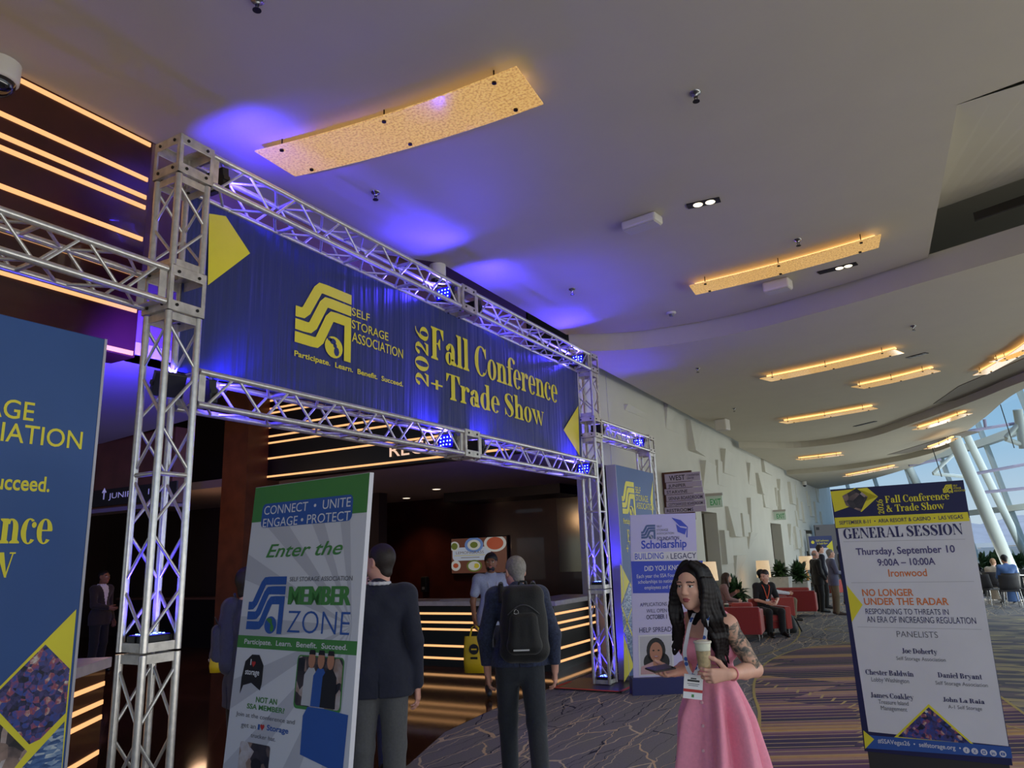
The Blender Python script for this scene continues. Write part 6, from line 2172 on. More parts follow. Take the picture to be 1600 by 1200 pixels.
def backpack(label, c, back, s=1.0, m=None, straps=None, hgt=.5):
    """rounded daypack: main body, front pocket, top handle, zip, reflective bar; c = its centre, back = outward direction"""
    bk = unit(back)
    rt = unit(np.cross(bk, (0, 0, 1)))
    t = thing('backpack', tuple(c), label, 'backpack', 'backpacks')
    M_ = np.stack([rt, bk, np.array((0, 0, 1.0))], 1)
    c = np.array(c, float)
    g = lambda x, y, z: c + M_ @ (np.array((x, y, z)) * s)
    F_ = Field()
    F_.cap(g(-.08, 0, -.17), g(-.07, 0, .15), .075 * s, .065 * s, .03).cap(g(.08, 0, -.17), g(.07, 0, .15), .075 * s, .065 * s, .03).cap(g(-.08, 0, -.17), g(.08, 0, -.17), .075 * s, None, .03).cap(g(-.07, 0, .17), g(.07, 0, .17), .06 * s, None, .03)
    F_.ell(g(0, .0, -.02), np.array((.15, .09, .23)) * s, M_, .03)
    grow('main_pocket', [(F_, .007 * s)], m, t)
    F_ = Field()
    for x in (-.06, 0, .06):
        F_.cap(g(x, .07, -.14), g(x * .8, .078, .02), .046 * s, .042 * s, .03)
    F_.cap(g(-.06, .07, -.14), g(.06, .07, -.14), .05 * s, None, .03)
    grow('front_pocket', [(F_, .007 * s)], m, t)
    b = MB()
    b.path([g(-.1 + .2 * i / 10, .1 * math.sin(math.pi * i / 10) * .3 + .075, .05 + .06 * math.sin(math.pi * i / 10)) for i in range(11)], .004 * s, 5)
    b.build('zip', mat('grey_zip', rgb(70, 70, 74), .4), t)
    MB().obox(g(.02, .125, -.16), rt * .05 * s, bk * .003, np.array((0, 0, .006))).build('reflective_bar', mat('reflective_grey', rgb(190, 190, 190), .4), t)
    b = MB()
    b.path([g(-.03, -.02, .2), g(-.02, -.01, .25), g(.02, -.01, .25), g(.03, -.02, .2)], .008 * s, 6)
    b.build('handle', m, t)
    if straps:
        for x, pts in straps:
            b = MB()
            b.path([np.array(p) for p in pts], .018 * s, 8)
            b.build('strap', m, t)
    return t, g
# ---------------------------------------------------------------- the woman in pink
HR, HT = RCAM[:, 0], unit((.4774, -.8487, 0))          # the photograph's right, and the horizontal direction back to the camera
HR = unit((HR[0], HR[1], 0))
def az(r, t):                                           # heading of a direction given as right / towards the camera
    v = HR * r + HT * t
    return math.atan2(-v[0], v[1])
PINK = cloth('pink_cotton', rgb(240, 150, 172), .8, 220, .12, .05)
HAIRB = mat('black_brown_hair', rgb(22, 16, 17), .5, noise=.3, nscale=20, spec=.22)
SK = mat('skin_fair_olive', rgb(222, 168, 144), .5, noise=.05, nscale=25)
def tattoo_mat():
    m, N, L, B = nodes_mat('tattooed_skin')
    tc = nd(N, 'ShaderNodeTexCoord')
    n_ = nd(N, 'ShaderNodeTexNoise')
    n_.inputs['Scale'].default_value = 26
    n_.inputs['Detail'].default_value = 6
    n_.inputs['Distortion'].default_value = 1.6
    L.new(tc.outputs['Object'], n_.inputs['Vector'])
    r = nd(N, 'ShaderNodeValToRGB')
    e = r.color_ramp.elements
    e[0].color, e[0].position = rgb(70, 66, 62), .38
    e[1].color, e[1].position = rgb(206, 158, 132), .62
    k = e.new(.5)
    k.color = rgb(138, 116, 98)
    L.new(n_.outputs[0], r.inputs[0])
    L.new(r.outputs[0], B.inputs['Base Color'])
    B.inputs['Roughness'].default_value = .55
    return m
g0 = at(1112, 1062, 4.0)
lady = thing('person', (g0[0], g0[1], 0), 'dark-haired woman in a pink dress walking with a phone and an iced coffee', 'person')
N_ = at(1101, 966, 4.0)
shR, shL = at(1068, 979, 4.1), at(1137, 977, 3.9)
elR, elL = at(1080, 1040, 4.08), at(1180, 1046, 3.82)
wrR, wrL = at(1054, 1050, 3.9), at(1141, 1053, 3.62)
waist, hips = at(1113, 1058, 4.0), at(1117, 1110, 3.97)
chest = at(1106, 1008, 4.0)
hc = at(1082, 915, 3.98)
face = unit(HT * .76 - HR * .66 - np.array((0, 0, .1)))
HM = frame(face)
fwd = unit(HT * .76 - HR * .65)
rgt = unit(np.cross(fwd, (0, 0, 1)))
fl = (fwd, .74)
B = Field()
B.chain([chest + (0, 0, .05), chest, waist, hips], [.112, .115, .1, .105], .05, fl)
B.cap(shR * .72 + chest * .28 + (0, 0, .03), shL * .72 + chest * .28 + (0, 0, .03), .062, None, .05)
B.cap(shR, shL, .046, None, .05)
B.chain([N_ - (0, 0, .03), hc + HM @ np.array((0, -.03, -.08))], [.056, .048], .035)
B.chain([N_ + (0, 0, .0), (N_ + shR) / 2 + (0, 0, .005), shR], [.05, .042, .045], .03)
B.chain([N_ + (0, 0, .0), (N_ + shL) / 2 + (0, 0, .005), shL], [.05, .042, .045], .03)
for x in (-1, 1):
    B.ell(chest + rgt * x * .065 + fwd * .07 + (0, 0, -.005), (.06, .06, .06), None, .03)
B.chain([shR, shR * .5 + elR * .5, elR, elR * .55 + wrR * .45, wrR], [.046, .042, .036, .036, .025], .015)
B.chain([shL, shL * .5 + elL * .5, elL, elL * .55 + wrL * .45, wrL], [.048, .045, .038, .038, .026], .015)
gz = np.array((0, 0, 1.0))
for x, st in ((1, .16), (-1, -.12)):
    hp = hips + rgt * x * .06
    kn = np.array((hips[0], hips[1], .52)) + rgt * x * .08 + fwd * st * .8
    an = np.array((hips[0], hips[1], .1)) + rgt * x * .07 + fwd * st * (1.2 if st > 0 else 2.2)
    B.chain([hp, kn, an], [.07, .052, .036], .03)
    B.cap(an, np.array((an[0], an[1], .035)) + fwd * .15, .034, .026, .02)
Hd = Field()
head(Hd, hc, HM, 1.0, fem=True, ears=False)
Hd.cap(hc + HM @ np.array((0, -.03, -.075)), N_ - (0, 0, .02), .05, .054, .03)
Hn = Field()
dL = unit(-HR * .97 + HT * .12 + gz * -.06)
handL = dict(d=dL, n=-HT + gz * .12)
Hn.cap(wrL + unit(elL - wrL) * .05, wrL - unit(elL - wrL) * .005, .029, .026, .012)
hand(Hn, wrL - unit(elL - wrL) * .012, handL['d'], handL['n'], False, (.55, .6, .65, .7), .95, thumb=(.85, .45, .5), tb=.7)
dR = unit(-HR * .8 + HT * .55 - gz * .02)
Hn.cap(wrR + unit(elR - wrR) * .05, wrR - unit(elR - wrR) * .005, .027, .025, .012)
hand(Hn, wrR, dR, gz * 1.0 + HT * .2, True, (.35, .4, .5, .6), .93, thumb=(.55, .75, .75), tb=.5)
fc = face_cls(hc, HM, 1.0, 1)
def wcls(P_):
    o = fc(P_)
    ab = elL - shL
    t = ((P_ - shL) @ ab) / (ab @ ab)
    dd = np.linalg.norm(P_ - shL - np.clip(t, 0, 1)[:, None] * ab, axis=1)
    o[(t > .02) & (t < .97) & (dd < .075) & ((P_ - shL) @ unit(shL - shR) > -.035)] = 4
    return o
grow('body', [(B, .0055), (Hd, .003), (Hn, .003)], [SK, mat('rose_lips', rgb(170, 84, 88), .35), EYEW, EYED, tattoo_mat()], lady, wcls)
D_ = Field()
D_.chain([chest + (0, 0, .0), waist + (0, 0, .02), waist - (0, 0, .03)], [.122, .112, .112], .05, fl)
for x in (-1, 1):
    D_.ell(chest + rgt * x * .065 + fwd * .072 + (0, 0, -.005), (.068, .068, .068), None, .04)
    so = shR if x > 0 else shL
    fr_ = chest + rgt * x * .1 + fwd * .085 + (0, 0, .05)
    sh2 = so * .78 + N_ * .22 + (0, 0, .026)
    D_.chain([fr_, fr_ * .4 + sh2 * .6 + fwd * .02 + (0, 0, .012), sh2, sh2 - fwd * .07 - (0, 0, .05), chest + rgt * x * .09 - fwd * .07], [.03, .028, .034, .03, .04], .02)
    D_.cap(sh2, so + (so - N_) * .12 + (0, 0, -.012), .034, .04, .03)
    D_.cap(chest + rgt * x * .1, so * .5 + chest * .5 + rgt * x * .02, .075, .05, .04)
D_.box(chest + fwd * .12 + (0, 0, .125), np.array((.078, .1, .075)), np.stack([rgt, fwd, gz], 1), .012)
grow('bodice', [(D_, .005)], PINK, lady)
m = MB()
nth, nz = 144, 34
top_z, hem_z = waist[2] + .0, .6
for j_ in range(nz + 1):
    f = j_ / nz
    z = top_z + (hem_z - top_z) * f
    cx = waist * (1 - f) + np.array((hips[0], hips[1], 0)) * f + HR * .02 * f
    for i in range(nth):
        th = 2 * math.pi * i / nth
        base = .118 + .125 * f ** .8
        fold = (.04 * math.sin(7 * th + 1.2 * f + .5 * math.sin(3 * th)) + .02 * math.sin(12 * th + 1 + 2 * f) + .012 * math.sin(3 * th)) * min(1, f * 2.8)
        r_ = base + fold
        p = cx + rgt * math.cos(th) * r_ * 1.02 + fwd * math.sin(th) * r_ * (.82 + .12 * f)
        m.v.append((p[0], p[1], z + .02 * math.sin(7 * th + .6) * f))
for j_ in range(nz):
    for i in range(nth):
        k = (i + 1) % nth
        m.f.append((j_ * nth + i, (j_ + 1) * nth + i, (j_ + 1) * nth + k, j_ * nth + k))
        m.m.append(0)
        m.sm.append(True)
sk = m.build('skirt', PINK, lady)
md = sk.modifiers.new('cloth', 'SOLIDIFY')
md.thickness = .004
for q in ((1101, 1102, .02), (1104, 1137, .05), (1109, 1173, .08)):
    c = np.array((hips[0], hips[1], 0)) + HR * .0
    z = at(q[0], q[1], 3.83)[2]
    f = (top_z - z) / (top_z - hem_z)
    th = math.radians(82)
    r_ = .118 + .125 * f ** .8 + (.04 * math.sin(7 * th + 1.2 * f + .5 * math.sin(3 * th)) + .02 * math.sin(12 * th + 1 + 2 * f) + .012 * math.sin(3 * th)) * min(1, f * 2.8)
    cx = waist * (1 - f) + np.array((hips[0], hips[1], 0)) * f + HR * .02 * f
    p = cx + rgt * math.cos(th) * r_ * 1.02 + fwd * math.sin(th) * r_ * (.82 + .12 * f)
    MB().tube((p[0], p[1], z), (p[0] + fwd[0] * .008, p[1] + fwd[1] * .008, z), .009, .006, 10).build('button', mat('pearl_button', rgb(236, 190, 196), .25), lady)
# hair: a scalp cap and long waved locks over both shoulders
H = Field()
g = lambda x, y, z: hc + HM @ np.array((x, y, z))
H.ell(g(0, -.022, .036), (.085, .1, .094), HM, .01)
H.cap(g(0, -.06, .0), g(0, -.085, -.2), .078, .085, .04)
H.ell(g(-.012, .1, -.05), (.062, .075, .128), HM, .02, 's')
rr = random.Random(5)
def lock(rows, u, dep, ph, amp=3.0, rad=.0115):
    pts, rs = [], []
    for i, (y, xa, xb) in enumerate(rows):
        x = xa + (xb - xa) * u + amp * math.sin(i * 1.55 + ph) * min(1, i / 2.5)
        pts.append(at(x, y + rr.uniform(-2, 2), dep(i, u)))
        rs.append(rad * (1 - .62 * (i / (len(rows) - 1)) ** 2))
    P_ = [q[:4] for q in _cat([(*p, r_) for p, r_ in zip(pts, rs)], 3)]
    for a, b in zip(P_[:-1], P_[1:]):
        H.cap(a[:3], b[:3], max(.003, a[3]), max(.003, b[3]), .006)
RT_ = [(880, 1078, 1090), (890, 1088, 1105), (905, 1094, 1114), (925, 1096, 1120), (948, 1096, 1126), (970, 1101, 1131), (990, 1108, 1136), (1008, 1114, 1137), (1024, 1120, 1136)]
LF_ = [(880, 1074, 1068), (892, 1064, 1060), (908, 1062, 1054), (928, 1062, 1051), (948, 1062, 1049), (966, 1066, 1050), (984, 1067, 1051), (1000, 1065, 1053)]
for i in range(30):
    u = (i + rr.random() * .6) / 30
    lock(RT_[:9 - (i * 7 % 4) // 2], u, lambda k, u_: 3.93 + .05 * u_ - .035 * min(k, 6) / 3 + .02 * (i % 2) - (.05 if k > 5 else 0), 2.2 * u + rr.random() * .9)
for i in range(22):
    u = (i + rr.random() * .6) / 22
    lock(RT_[1:8 - (i % 3)], u * .9 + .08, lambda k, u_: 4.0 + .06 * (i % 2) - .02 * k / 3, 1.2 + 2.2 * u + rr.random() * .9, 3.2, .014)
for i in range(17):
    u = (i + rr.random() * .6) / 17
    lock(LF_[:8 - (i % 2)], u, lambda k, u_: 4.0 + .0 * u_ - .02 * (k > 4), 4 + 1.8 * u + rr.random() * .8, 2.4, .0115)
RX = RT_ + [(1036, 1123, 1135), (1046, 1126, 1134)]
for i in range(14):
    u = (i + rr.random()) / 14
    lock(RX[2:11 - i % 3], u, lambda k, u_: 3.9 + .04 * u_ - .035 * min(k + 2, 6) / 3 - (.05 if k > 3 else 0), 2.2 * u + rr.random() * 1.6, 4.2, .01)
LX = LF_ + [(1012, 1063, 1053), (1022, 1062, 1054)]
for i in range(10):
    u = (i + rr.random()) / 10
    lock(LX[2:10 - i % 2], u, lambda k, u_: 3.97 - .02 * (k > 2), 4 + 2 * u + rr.random() * 1.6, 3.6, .009)
grow('hair', [(H, .004)], HAIRB, lady)
# lanyard with a name badge
LANY = mat('white_lanyard_blue_marks', rgb(222, 222, 228), .6)
_n = LANY.node_tree
_t = _n.nodes.new('ShaderNodeTexCoord')
_v = _n.nodes.new('ShaderNodeTexVoronoi')
_v.inputs['Scale'].default_value = 26
_r = _n.nodes.new('ShaderNodeValToRGB')
_r.color_ramp.interpolation = 'CONSTANT'
_r.color_ramp.elements[0].color, _r.color_ramp.elements[1].color, _r.color_ramp.elements[1].position = rgb(60, 96, 170), rgb(226, 226, 230), .3
_n.links.new(_t.outputs['Object'], _v.inputs['Vector'])
_n.links.new(_v.outputs['Distance'], _r.inputs[0])
_n.links.new(_r.outputs[0], _n.nodes['Principled BSDF'].inputs['Base Color'])
def band(pts, w_, m_):
    b = MB()
    P_ = [p for p in _cat(pts, 5)]
    L_, R_ = [], []
    for i, p in enumerate(P_):
        d = unit(P_[min(i + 1, len(P_) - 1)] - P_[max(i - 1, 0)])
        sd = unit(np.cross(d, fwd)) * w_ / 2
        L_.append(p + sd)
        R_.append(p - sd)
    n = len(P_)
    b.add(L_ + R_ + [p + fwd * .0015 for p in L_] + [p + fwd * .0015 for p in R_], [(i, i + 1, n + i + 1, n + i) for i in range(n - 1)] + [(2 * n + i, 3 * n + i, 3 * n + i + 1, 2 * n + i + 1) for i in range(n - 1)])
    b.build('lanyard', m_, lady)
band([at(1108, 948, 3.9), at(1106, 962, 3.86), at(1103, 985, 3.8), at(1100, 1005, 3.77), at(1092, 1040, 3.76), at(1084, 1057, 3.74)], .021, LANY)
band([at(1085, 958, 3.94), at(1078, 975, 3.88), at(1073, 1000, 3.82), at(1070, 1020, 3.79), at(1074, 1042, 3.77), at(1082, 1057, 3.74)], .021, LANY)
bc = at(1083, 1073, 3.72)
bu = unit(HR * .95 + HT * .1 + gz * -.12)
bz = unit(gz * .98 + HR * .14)
bn_ = unit(np.cross(bu, bz))
MB().obox(bc, bu * .047, bn_ * .0015, bz * .058).build('badge', mat('badge_white', rgb(226, 224, 226), .4), lady)
m = MB()
sg = Sign((0, 0), (1, 0))
sg.U, sg.Z, sg.N, sg.O = bu, bz, bn_, bc
if sg.N @ HT < 0:
    sg.N = -sg.N
sg.rect(m, -.047, -.026, .047, -.012, 0, .0022)
for wdt, zz, hh in ((.014, .036, .006), (.03, .024, .009)):
    sg.rect(m, -wdt, zz, wdt, zz + hh, 1, .0022)
for wdt, zz in ((.03, .012), (.024, .004)):
    sg.rect(m, -wdt, zz, wdt, zz + .003, 2, .0022)
sg.rect(m, -.006, -.05, .006, -.036, 3, .0022)
m.build('badge_print', [RED_P, INK, GREY_T, GREEN], lady)
# bracelet
b = MB()
ax_ = unit(elL - wrL)
c = wrL + ax_ * .022
o1 = unit(np.cross(ax_, gz))
o2 = np.cross(ax_, o1)
b.path([c + (o1 * math.cos(t) + o2 * math.sin(t)) * .032 for t in [2 * math.pi * i / 20 for i in range(21)]], .004, 6)
b.build('bracelet', mat('pink_band', rgb(236, 140, 150), .5), lady)
# the iced coffee and the phone she holds are things of their own
cc = at(1101, 1044, 3.66)
cu = thing('iced_coffee', tuple(cc), 'clear cup of iced coffee with cream foam held by the woman in pink', 'drink')
lean_ = frame(fwd, unit(gz + HR * .03))
x_ = lean_
MB().lathe(cc, [(.03, .001), (.036, .083)], 24).build('coffee', mat('milky_coffee', rgb(196, 166, 124), .35, noise=.25, nscale=60), cu)
MB().lathe(cc, [(.0361, .084), (.0395, .118), (.034, .128), (.02, .134), (.006, .136)], 24).build('foam', mat('cream_foam', rgb(232, 222, 200), .6, noise=.06, nscale=60), cu)
MB().lathe(cc, [(.031, -.002), (.0415, .122)], 24).build('cup', GLASS, cu)
MB().lathe(cc, [(.0425, .118), (.045, .122), (.045, .127), (.041, .13)], 24).build('lid_rim', mat('clear_plastic_rim', rgb(214, 206, 190), .25), cu)
pc = at(1032, 1044.5, 3.78)
ph_ = thing('phone', tuple(pc), 'dark slim phone lying flat on the palm of the woman in pink', 'phone')
pu, pf = unit(dR), unit(np.cross(gz, dR))
pn = unit(gz + HT * .2)
pf = unit(np.cross(pn, pu))
MB().obox(pc, pu * .076, pf * .037, pn * .0045).build('case', mat('dark_phone_case', rgb(62, 54, 50), .4), ph_, bevel=.003)
MB().obox(pc + pn * .0052, pu * .071, pf * .033, pn * .0004).build('screen', mat('phone_glass', rgb(16, 16, 20), .08), ph_)

# ---------------------------------------------------------------- the men in the foreground
NAVYJ = cloth('navy_wool', rgb(22, 26, 46), .8, 13, .7)
GREYTR = cloth('grey_wool_trousers', rgb(84, 84, 86), .85, 12, .7)
SPECK = cloth('speckled_blue_jacket', rgb(42, 50, 76), .85, 13, .8, .45)
CHAR = cloth('charcoal_trousers', rgb(40, 44, 52), .85, 12, .8)
BLACKC = cloth('black_cloth', rgb(18, 18, 20), .85)
WHITEC = cloth('white_cotton', rgb(214, 212, 218), .8)
HBR = mat('dark_brown_hair', rgb(42, 32, 28), .6, noise=.3, nscale=60)
HGR = mat('grey_hair', rgb(136, 130, 124), .6, noise=.25, nscale=60)
HBK = mat('black_hair', rgb(20, 17, 17), .5, noise=.3, nscale=60)
SHOE = mat('black_leather', rgb(20, 18, 18), .35)
p = at(593, 930, 5.5)
_, jn_, dn_ = figure('man in navy jacket and grey trousers, back turned, beside the green and white board', p, .66, 1.97, dict(wrr=(.245, .0, .86), wrl=(-.235, .06, .89), anl=(-.11, .05, .08), toel=(-.15, .24, .03)), look=.85, topc=NAVYJ, hem=.8,
       bottomc=GREYTR, shoec=SHOE, hair='short', hairc=HBR, tone='pink', res=.007, shirt=WHITEC, fine=True, bulk=1.04)
p = at(586, 930, 6.9)
figure('person mostly hidden behind the man in the navy jacket, dark blue trousers showing', p, .66 + 2.9, 1.78, topc=NAVYJ, hem=.85, bottomc=cloth('dark_blue_trousers', rgb(34, 40, 82)), shoec=SHOE, hair='short', hairc=HBR, tone='light', res=.012)
p = at(808, 930, 6.2)
walker, jw, dw = figure('grey-haired man in a speckled blue jacket walking away with a black backpack', p, .5, 1.88,
                        dict(head=(-.01, .1, 1.6), neck=(0, .03, 1.46), anr=(.13, -.3, .19), knr=(.115, .0, .5), toer=(.14, -.17, .04), anl=(-.1, .2, .08), knl=(-.105, .16, .51), toel=(-.12, .4, .03), elr=(.27, -.07, 1.13), wrr=(.27, .0, .87), ell=(-.26, -.02, 1.12), wrl=(-.25, .06, .86)),
                        look=.4, nod=.2, topc=SPECK, hem=.91, bottomc=CHAR, shoec=mat('grey_suede', rgb(104, 92, 82), .8), hair='short', hairc=HGR, tone='pink', res=.007, shirt=WHITEC, fine=True, bulk=1.0)
fwk = dw['fw']
sp_ = []
for x in (-1, 1):
    a = jw['shr' if x > 0 else 'shl'] * .72 + jw['neck'] * .28
    sp_.append((x, [a - fwk * .13 - (0, 0, .05), a - fwk * .07 + (0, 0, .075), a + (0, 0, .088), a + fwk * .08 + (0, 0, .05), a + fwk * .13 - (0, 0, .1), a + fwk * .12 - (0, 0, .26)]))
BPM = cloth('black_backpack_nylon', rgb(14, 14, 16), .7, 90, .2)
bpk, gb = backpack('black backpack with a small pale emblem on the back of the grey-haired man', jw['chest'] * .8 + jw['waist'] * .2 - fwk * .27 + dw['rt'] * .05, -fwk, 1.24, BPM, sp_)
b = MB()
for i in range(3):
    a0 = i * 2.09
    b.path([gb(.045 + .012 * math.cos(a0 + k * .3) * (1 + k * .05), .1265, .07 + .012 * math.sin(a0 + k * .3) * (1 + k * .05)) for k in range(7)], .0022, 4)
b.build('emblem', mat('reflective_grey', rgb(190, 190, 190), .4), bpk)
b = MB()                                  # glasses on the walking man
hc_, hm_, s_ = jw['head'], dw['HM'], dw['s']
gg = lambda x, y, z: hc_ + hm_ @ np.array((x, y, z)) * s_
for x in (-1, 1):
    b.path([gg(x * .078, -.01, .012), gg(x * .07, .085, .014), gg(x * .05, .097, .014)], .0022, 5)
    b.path([gg(x * .033 + .022 * math.cos(t), .101 - abs(math.cos(t)) * .002, .006 + .016 * math.sin(t)) for t in [i * math.pi / 6 for i in range(13)]], .0018, 4)
b.build('glasses', mat('dark_frame', rgb(40, 36, 34), .3), walker)
b = MB()
nk = jw['neck']
b.path([nk + (dw['rt'] * math.cos(t) * .088 + fwk * math.sin(t) * .088) + (0, 0, .035) for t in [math.pi * (1 + i / 10) for i in range(11)]], .008, 6)
b.build('lanyard', mat('violet_green_lanyard', rgb(120, 110, 160), .6, noise=.5, nscale=40), walker)
p = at(768, 930, 10.6)
gp, jy, dy_ = figure('bearded man in a pale short-sleeved shirt and dark shorts walking toward the camera', p, az(.2, 1), 1.9,
                     dict(elr=(.25, .0, 1.15), wrr=(.25, .1, .93), anr=(.1, .18, .1), knr=(.1, .16, .5), toer=(.12, .36, .06), anl=(-.1, -.22, .16), knl=(-.1, .02, .5), toel=(-.11, -.06, .04)), look=-.25, top='shirt', sleeve=.4, topc=cloth('pale_blue_shirt', rgb(160, 166, 190), .8), hem=.84,
                     bottomc=cloth('dark_shorts', rgb(46, 46, 56)), leg_end=.5, shoec=mat('black_white_sneaker', rgb(40, 40, 44), .6, noise=.9, nscale=14), hair='thick', hairc=HBK, tone='brown', res=.009)
beard(gp, jy, dy_, HBK)
lanyard(gp, jy, dy_, mat('pale_strap', rgb(190, 186, 200), .6), wid=.006)
YB = mat('yellow_tote_plastic', rgb(226, 190, 30), .5)
def tote(c, u, wd, hg, lab, mark=True):
    t = thing('tote_bag', tuple(c), lab, 'bag', 'yellow bags')
    u = unit(u)
    n_ = unit(np.cross(u, gz))
    V = []
    for z, w_, th in ((0, .95, .05), (.3, 1.02, .07), (.75, .98, .05), (1, .9, .02)):
        for k in range(16):
            a_ = 2 * math.pi * k / 16
            V.append(np.array(c) + u * math.copysign(abs(math.cos(a_)) ** .6, math.cos(a_)) * wd / 2 * w_ + n_ * math.sin(a_) * th + gz * hg * z)
    b = MB().add(V, [(j_ * 16 + k, j_ * 16 + (k + 1) % 16, (j_ + 1) * 16 + (k + 1) % 16, (j_ + 1) * 16 + k) for j_ in range(3) for k in range(16)] + [tuple(range(15, -1, -1))], 0, True)
    b.build('bag', YB, t)
    for s_ in (-1, 1):
        MB().path([np.array(c) + u * wd * .22 * q + n_ * .02 * s_ + gz * (hg + .14 * hh) for q, hh in ((-1, -.1), (-.6, .8), (0, 1), (.6, .8), (1, -.1))], .008, 5).build('handle', YB, t)
    if mark:
        sd = n_ if n_ @ HT > 0 else -n_
        s = Sign((0, 0), (1, 0))
        s.U, s.Z, s.N, s.O = u * (1 if u @ HR > 0 else -1), gz, sd, np.array(c) + sd * .071 + gz * hg * .55
        m = MB()
        s.poly(m, D(0, .05, .07)[0], 0, 0)
        s.rect(m, -.04, .04, .04, .06, 1, .001)
        s.rect(m, -.05, -.08, .05, -.05, 0, 0)
        m.build('print', [INK, YB], t)
    return t
hp = jy['wrr'] + unit(jy['wrr'] - jy['elr']) * .09
tote(hp - (0, 0, .62), HR * .8 + HT * .2, .34, .48, 'yellow tote bag with a round black mark carried by the bearded man')

# ---------------------------------------------------------------- people farther away
p = at(158, 940, 14.2)
_, j_, d_ = figure('dim figure in a dark suit and open white shirt far away in the lobby', p, az(1, .3), 1.86, dict(elr=(.24, .08, 1.15), wrr=(.1, .26, 1.1)), topc=cloth('dark_suit', rgb(40, 32, 32)), hem=.8, bottomc=BLACKC, shoec=SHOE, hair='short', hairc=HBK, tone='brown', res=.014, shirt=WHITEC)
p = at(388, 930, 5.6)
_, j_, d_ = figure('person hidden behind the green and white board, only a backpack showing', p, az(.75, -.6), 1.84, topc=cloth('slate_jacket', rgb(56, 58, 78)), hem=.8, bottomc=BLACKC, shoec=SHOE, hair='short', hairc=HBR, res=.014)
backpack('slate blue backpack peeking out from behind the green and white board', at(361, 990, 5.6), -d_['fw'] * .9 - HR * .5, 1.15, cloth('slate_backpack', rgb(64, 64, 92), .7))
tote(at(339, 1050, 5.45), HR, .1, .16, 'corner of a yellow bag low beside the hidden backpack', False)
SEAT = dict(pelvis=(0, 0, .52), waist=(0, .02, .68), chest=(0, .06, .88), neck=(0, .1, 1.06), head=(0, .17, 1.23), shr=(.18, .07, 1.01), shl=(-.18, .07, 1.01), elr=(.24, .14, .74), ell=(-.24, .14, .74), wrr=(.1, .36, .68), wrl=(-.1, .36, .68),
            hipr=(.1, .02, .5), hipl=(-.1, .02, .5), knr=(.14, .46, .5), knl=(-.14, .46, .5), anr=(.14, .42, .08), anl=(-.14, .44, .08), toer=(.16, .6, .03), toel=(-.16, .62, .03))
def sit(label, x, y, a, h=1.75, over=None, **kw):
    kw.setdefault('hem', .5)
    kw.setdefault('leg_end', .06)
    return figure(label, (x, y), a, h, {**SEAT, **(over or {})}, **kw)
p = at(1193, 935, 16.2)
armchair(p[0], p[1], az(.15, 1), 'red armchair in which the man in black with the orange lanyard sits')
t, j_, d_ = sit('seated man in black polo shirt and orange lanyard leaning forward in a red armchair', p[0], p[1], az(.15, 1), 1.78, look=-1.05, nod=.35, top='polo', sleeve=.5, topc=BLACKC, bottomc=BLACKC, shoec=SHOE, hair='short', hairc=HBR, tone='light', res=.01)
lanyard(t, j_, d_, mat('orange_lanyard', rgb(226, 96, 62), .6), wid=.011, badge=WHITE_P)
p = at(1207, 915, 19.2)
armchair(p[0], p[1] + .1, az(1, .1), 'red armchair against the white wall in which the man in white leans back')
sit('reclining dark-haired man in a white shirt behind the seated man in black', p[0], p[1], az(1, .1), 1.75, dict(waist=(0, -.06, .66), chest=(0, -.16, .84), neck=(0, -.22, 1.0), head=(0, -.24, 1.17), shr=(.18, -.18, .96), shl=(-.18, -.18, .96), elr=(.24, 0, .74), ell=(-.24, 0, .74)), top='shirt', topc=WHITEC, bottomc=cloth('tan_trousers', rgb(122, 108, 84)), shoec=SHOE, hair='thick', hairc=HBK, tone='tan', res=.012)
p = at(1119, 925, 17.6)
p = p + (.12, 0, 0)
armchair(p[0], p[1], az(1, .2), 'red armchair with the brown-haired woman in it, hidden behind the woman in pink', .68)
sit('seated woman with brown hair just behind the hair of the woman in pink', p[0], p[1], az(1, .2), 1.68, dict(wrl=(-.1, .34, .86)), top='shirt', topc=cloth('dusty_rose_top', rgb(150, 112, 108)), bottomc=CHAR, shoec=SHOE, hair='long', hairc=mat('brown_hair', rgb(62, 42, 32), .5, noise=.3, nscale=40), tone='light', res=.012)
# black backpack on the carpet
p = on(1232, 989, 2, 0)
t = thing('backpack', tuple(p), 'black backpack standing on the carpet beside the feet of the seated man', 'backpack', 'backpacks')
F_ = Field()
F_.ell(p + (0, 0, .2), (.17, .13, .24), None, .03).cap(p + (-.1, 0, .08), p + (.1, 0, .08), .1, None, .05)
F_.box(p - (0, 0, .1), (.5, .5, .1), np.eye(3), .01)
grow('main_pocket', [(F_, .012)], BPM, t)
q = at(1228, 980, 16.0)
F_ = Field()
F_.cap((q[0], q[1], .14), (q[0], q[1], .22), .09, None, .05)
grow('front_pocket', [(F_, .012)], BPM, t)
MB().path([np.array(p) + HR * .1 + (0, 0, .36), np.array(p) + HR * .2 + (0, 0, .28), np.array(p) + HR * .26 + (0, 0, .12), np.array(p) + HR * .3 + (0, 0, .02)], .018, 8).build('strap', BPM, t)
ST_ = 'men standing in the aisle'
def stand(px, py, a, h, lab, **kw):
    p = on(px, py, 2, 0)
    return figure(lab, (p[0], p[1]), a, h, res=.012, group=ST_, **kw)
_, ja, da = stand(1284, 957, az(.97, -.1), 1.72, 'bald man in a black suit standing with a white cup in his hand', J=dict(elr=(.24, -.02, 1.13), wrr=(.2, .14, .93)), topc=BLACKC, hem=.78, bottomc=BLACKC, shoec=SHOE, hair='fringe', hairc=HGR, tone='pink', shirt=WHITEC, bulk=1.12, belly=.03)
hp = ja['wrr'] + da['fw'] * .1
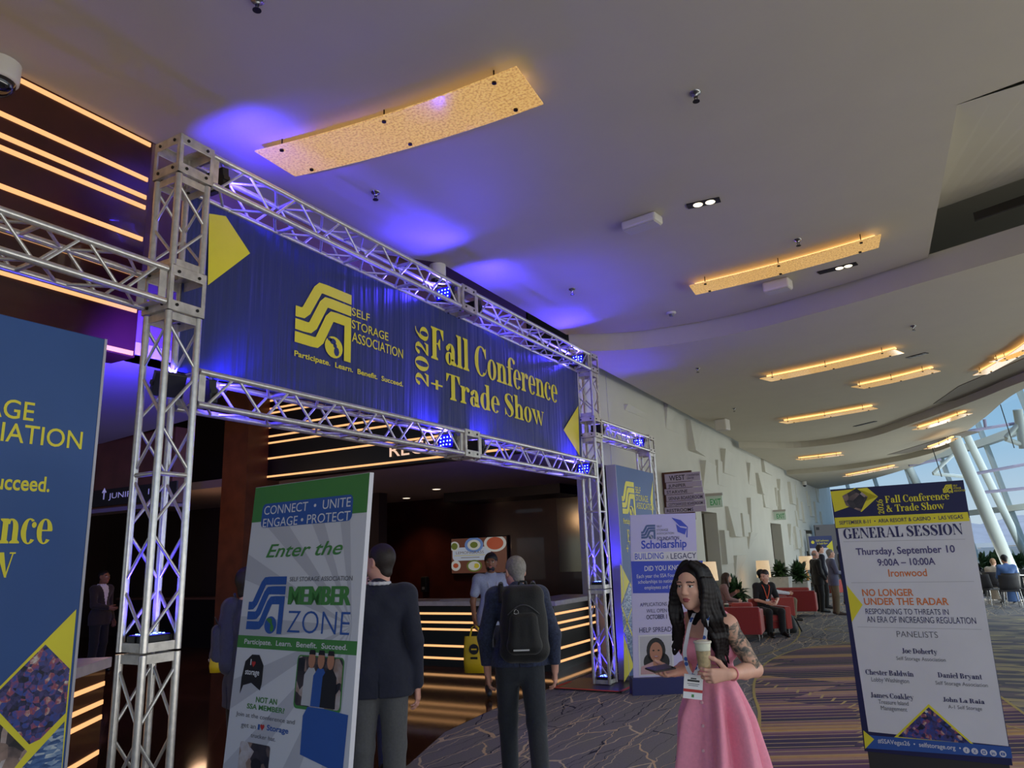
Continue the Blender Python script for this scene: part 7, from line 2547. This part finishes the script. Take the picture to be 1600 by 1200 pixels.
cup(hp[0], hp[1], hp[2] - .03, 'white paper cup held by the bald man in the black suit')
stand(1292, 951, az(.97, .1), 1.87, 'tall man in a dark suit standing behind the bald man', topc=NAVYJ, hem=.78, bottomc=BLACKC, shoec=SHOE, hair='short', hairc=HBR, tone='light', shirt=WHITEC)
_, jc, dc = stand(1309, 961, az(.97, .12), 1.74, 'man with glasses in a grey blazer and olive trousers, standing with folded arms', J=dict(elr=(.25, .05, 1.14), wrr=(.02, .24, 1.12), ell=(-.25, .05, 1.14), wrl=(-.02, .26, 1.09)), topc=cloth('grey_blue_blazer', rgb(92, 92, 118), .85), hem=.78,
      bottomc=cloth('olive_trousers', rgb(112, 98, 76), .85), shoec=mat('brown_shoe', rgb(66, 50, 42), .6), hair='short', hairc=HGR, tone='light', shirt=WHITEC)
stand(1324, 945, az(.8, .3), 1.85, 'dark-haired man half hidden behind the edge of the white board', topc=NAVYJ, hem=.78, bottomc=BLACKC, shoec=SHOE, hair='short', hairc=HBK, tone='tan', shirt=WHITEC)
p = at(1577, 905, 21.6)
side_chair(p[0], p[1], az(.35, -1), 'charcoal chair on which the person in the blue shirt sits')
sit('person in a blue shirt seated at the window table with back turned', p[0], p[1], az(.35, -1), 1.8, look=.2, nod=.35, top='shirt', topc=cloth('blue_shirt', rgb(86, 118, 172), .8), bottomc=cloth('dark_jeans', rgb(50, 56, 80)), shoec=SHOE, hair='thick', hairc=HBK, tone='tan', res=.012)
p = at(1553, 905, 22.7)
side_chair(p[0], p[1], az(.8, -.6), 'charcoal chair on which the fair-haired person sits')
sit('fair-haired person in a cream top seated left of the person in the blue shirt', p[0], p[1], az(.8, -.6), 1.66, top='shirt', topc=cloth('cream_top', rgb(206, 190, 170), .8), bottomc=cloth('pale_trousers', rgb(180, 170, 160)), shoec=SHOE, hair='short', hairc=mat('fair_hair', rgb(172, 132, 96), .6, noise=.2, nscale=40), tone='light', res=.012)
lamp('lobby_fill', 'POINT', (-13.2, 10.6, 2.2), 26, (1, .6, .36), shadow_soft_size=.3)  # added fill lamps without a fitting, so the dim lobby figure shows
lamp('lobby_fill', 'POINT', (-11.5, 7.5, 3.1), 40, (1, .62, .4), shadow_soft_size=.3)

# ---------------------------------------------------------------- tidy
for o in bpy.data.objects:
    if '_o' in o:
        del o['_o']
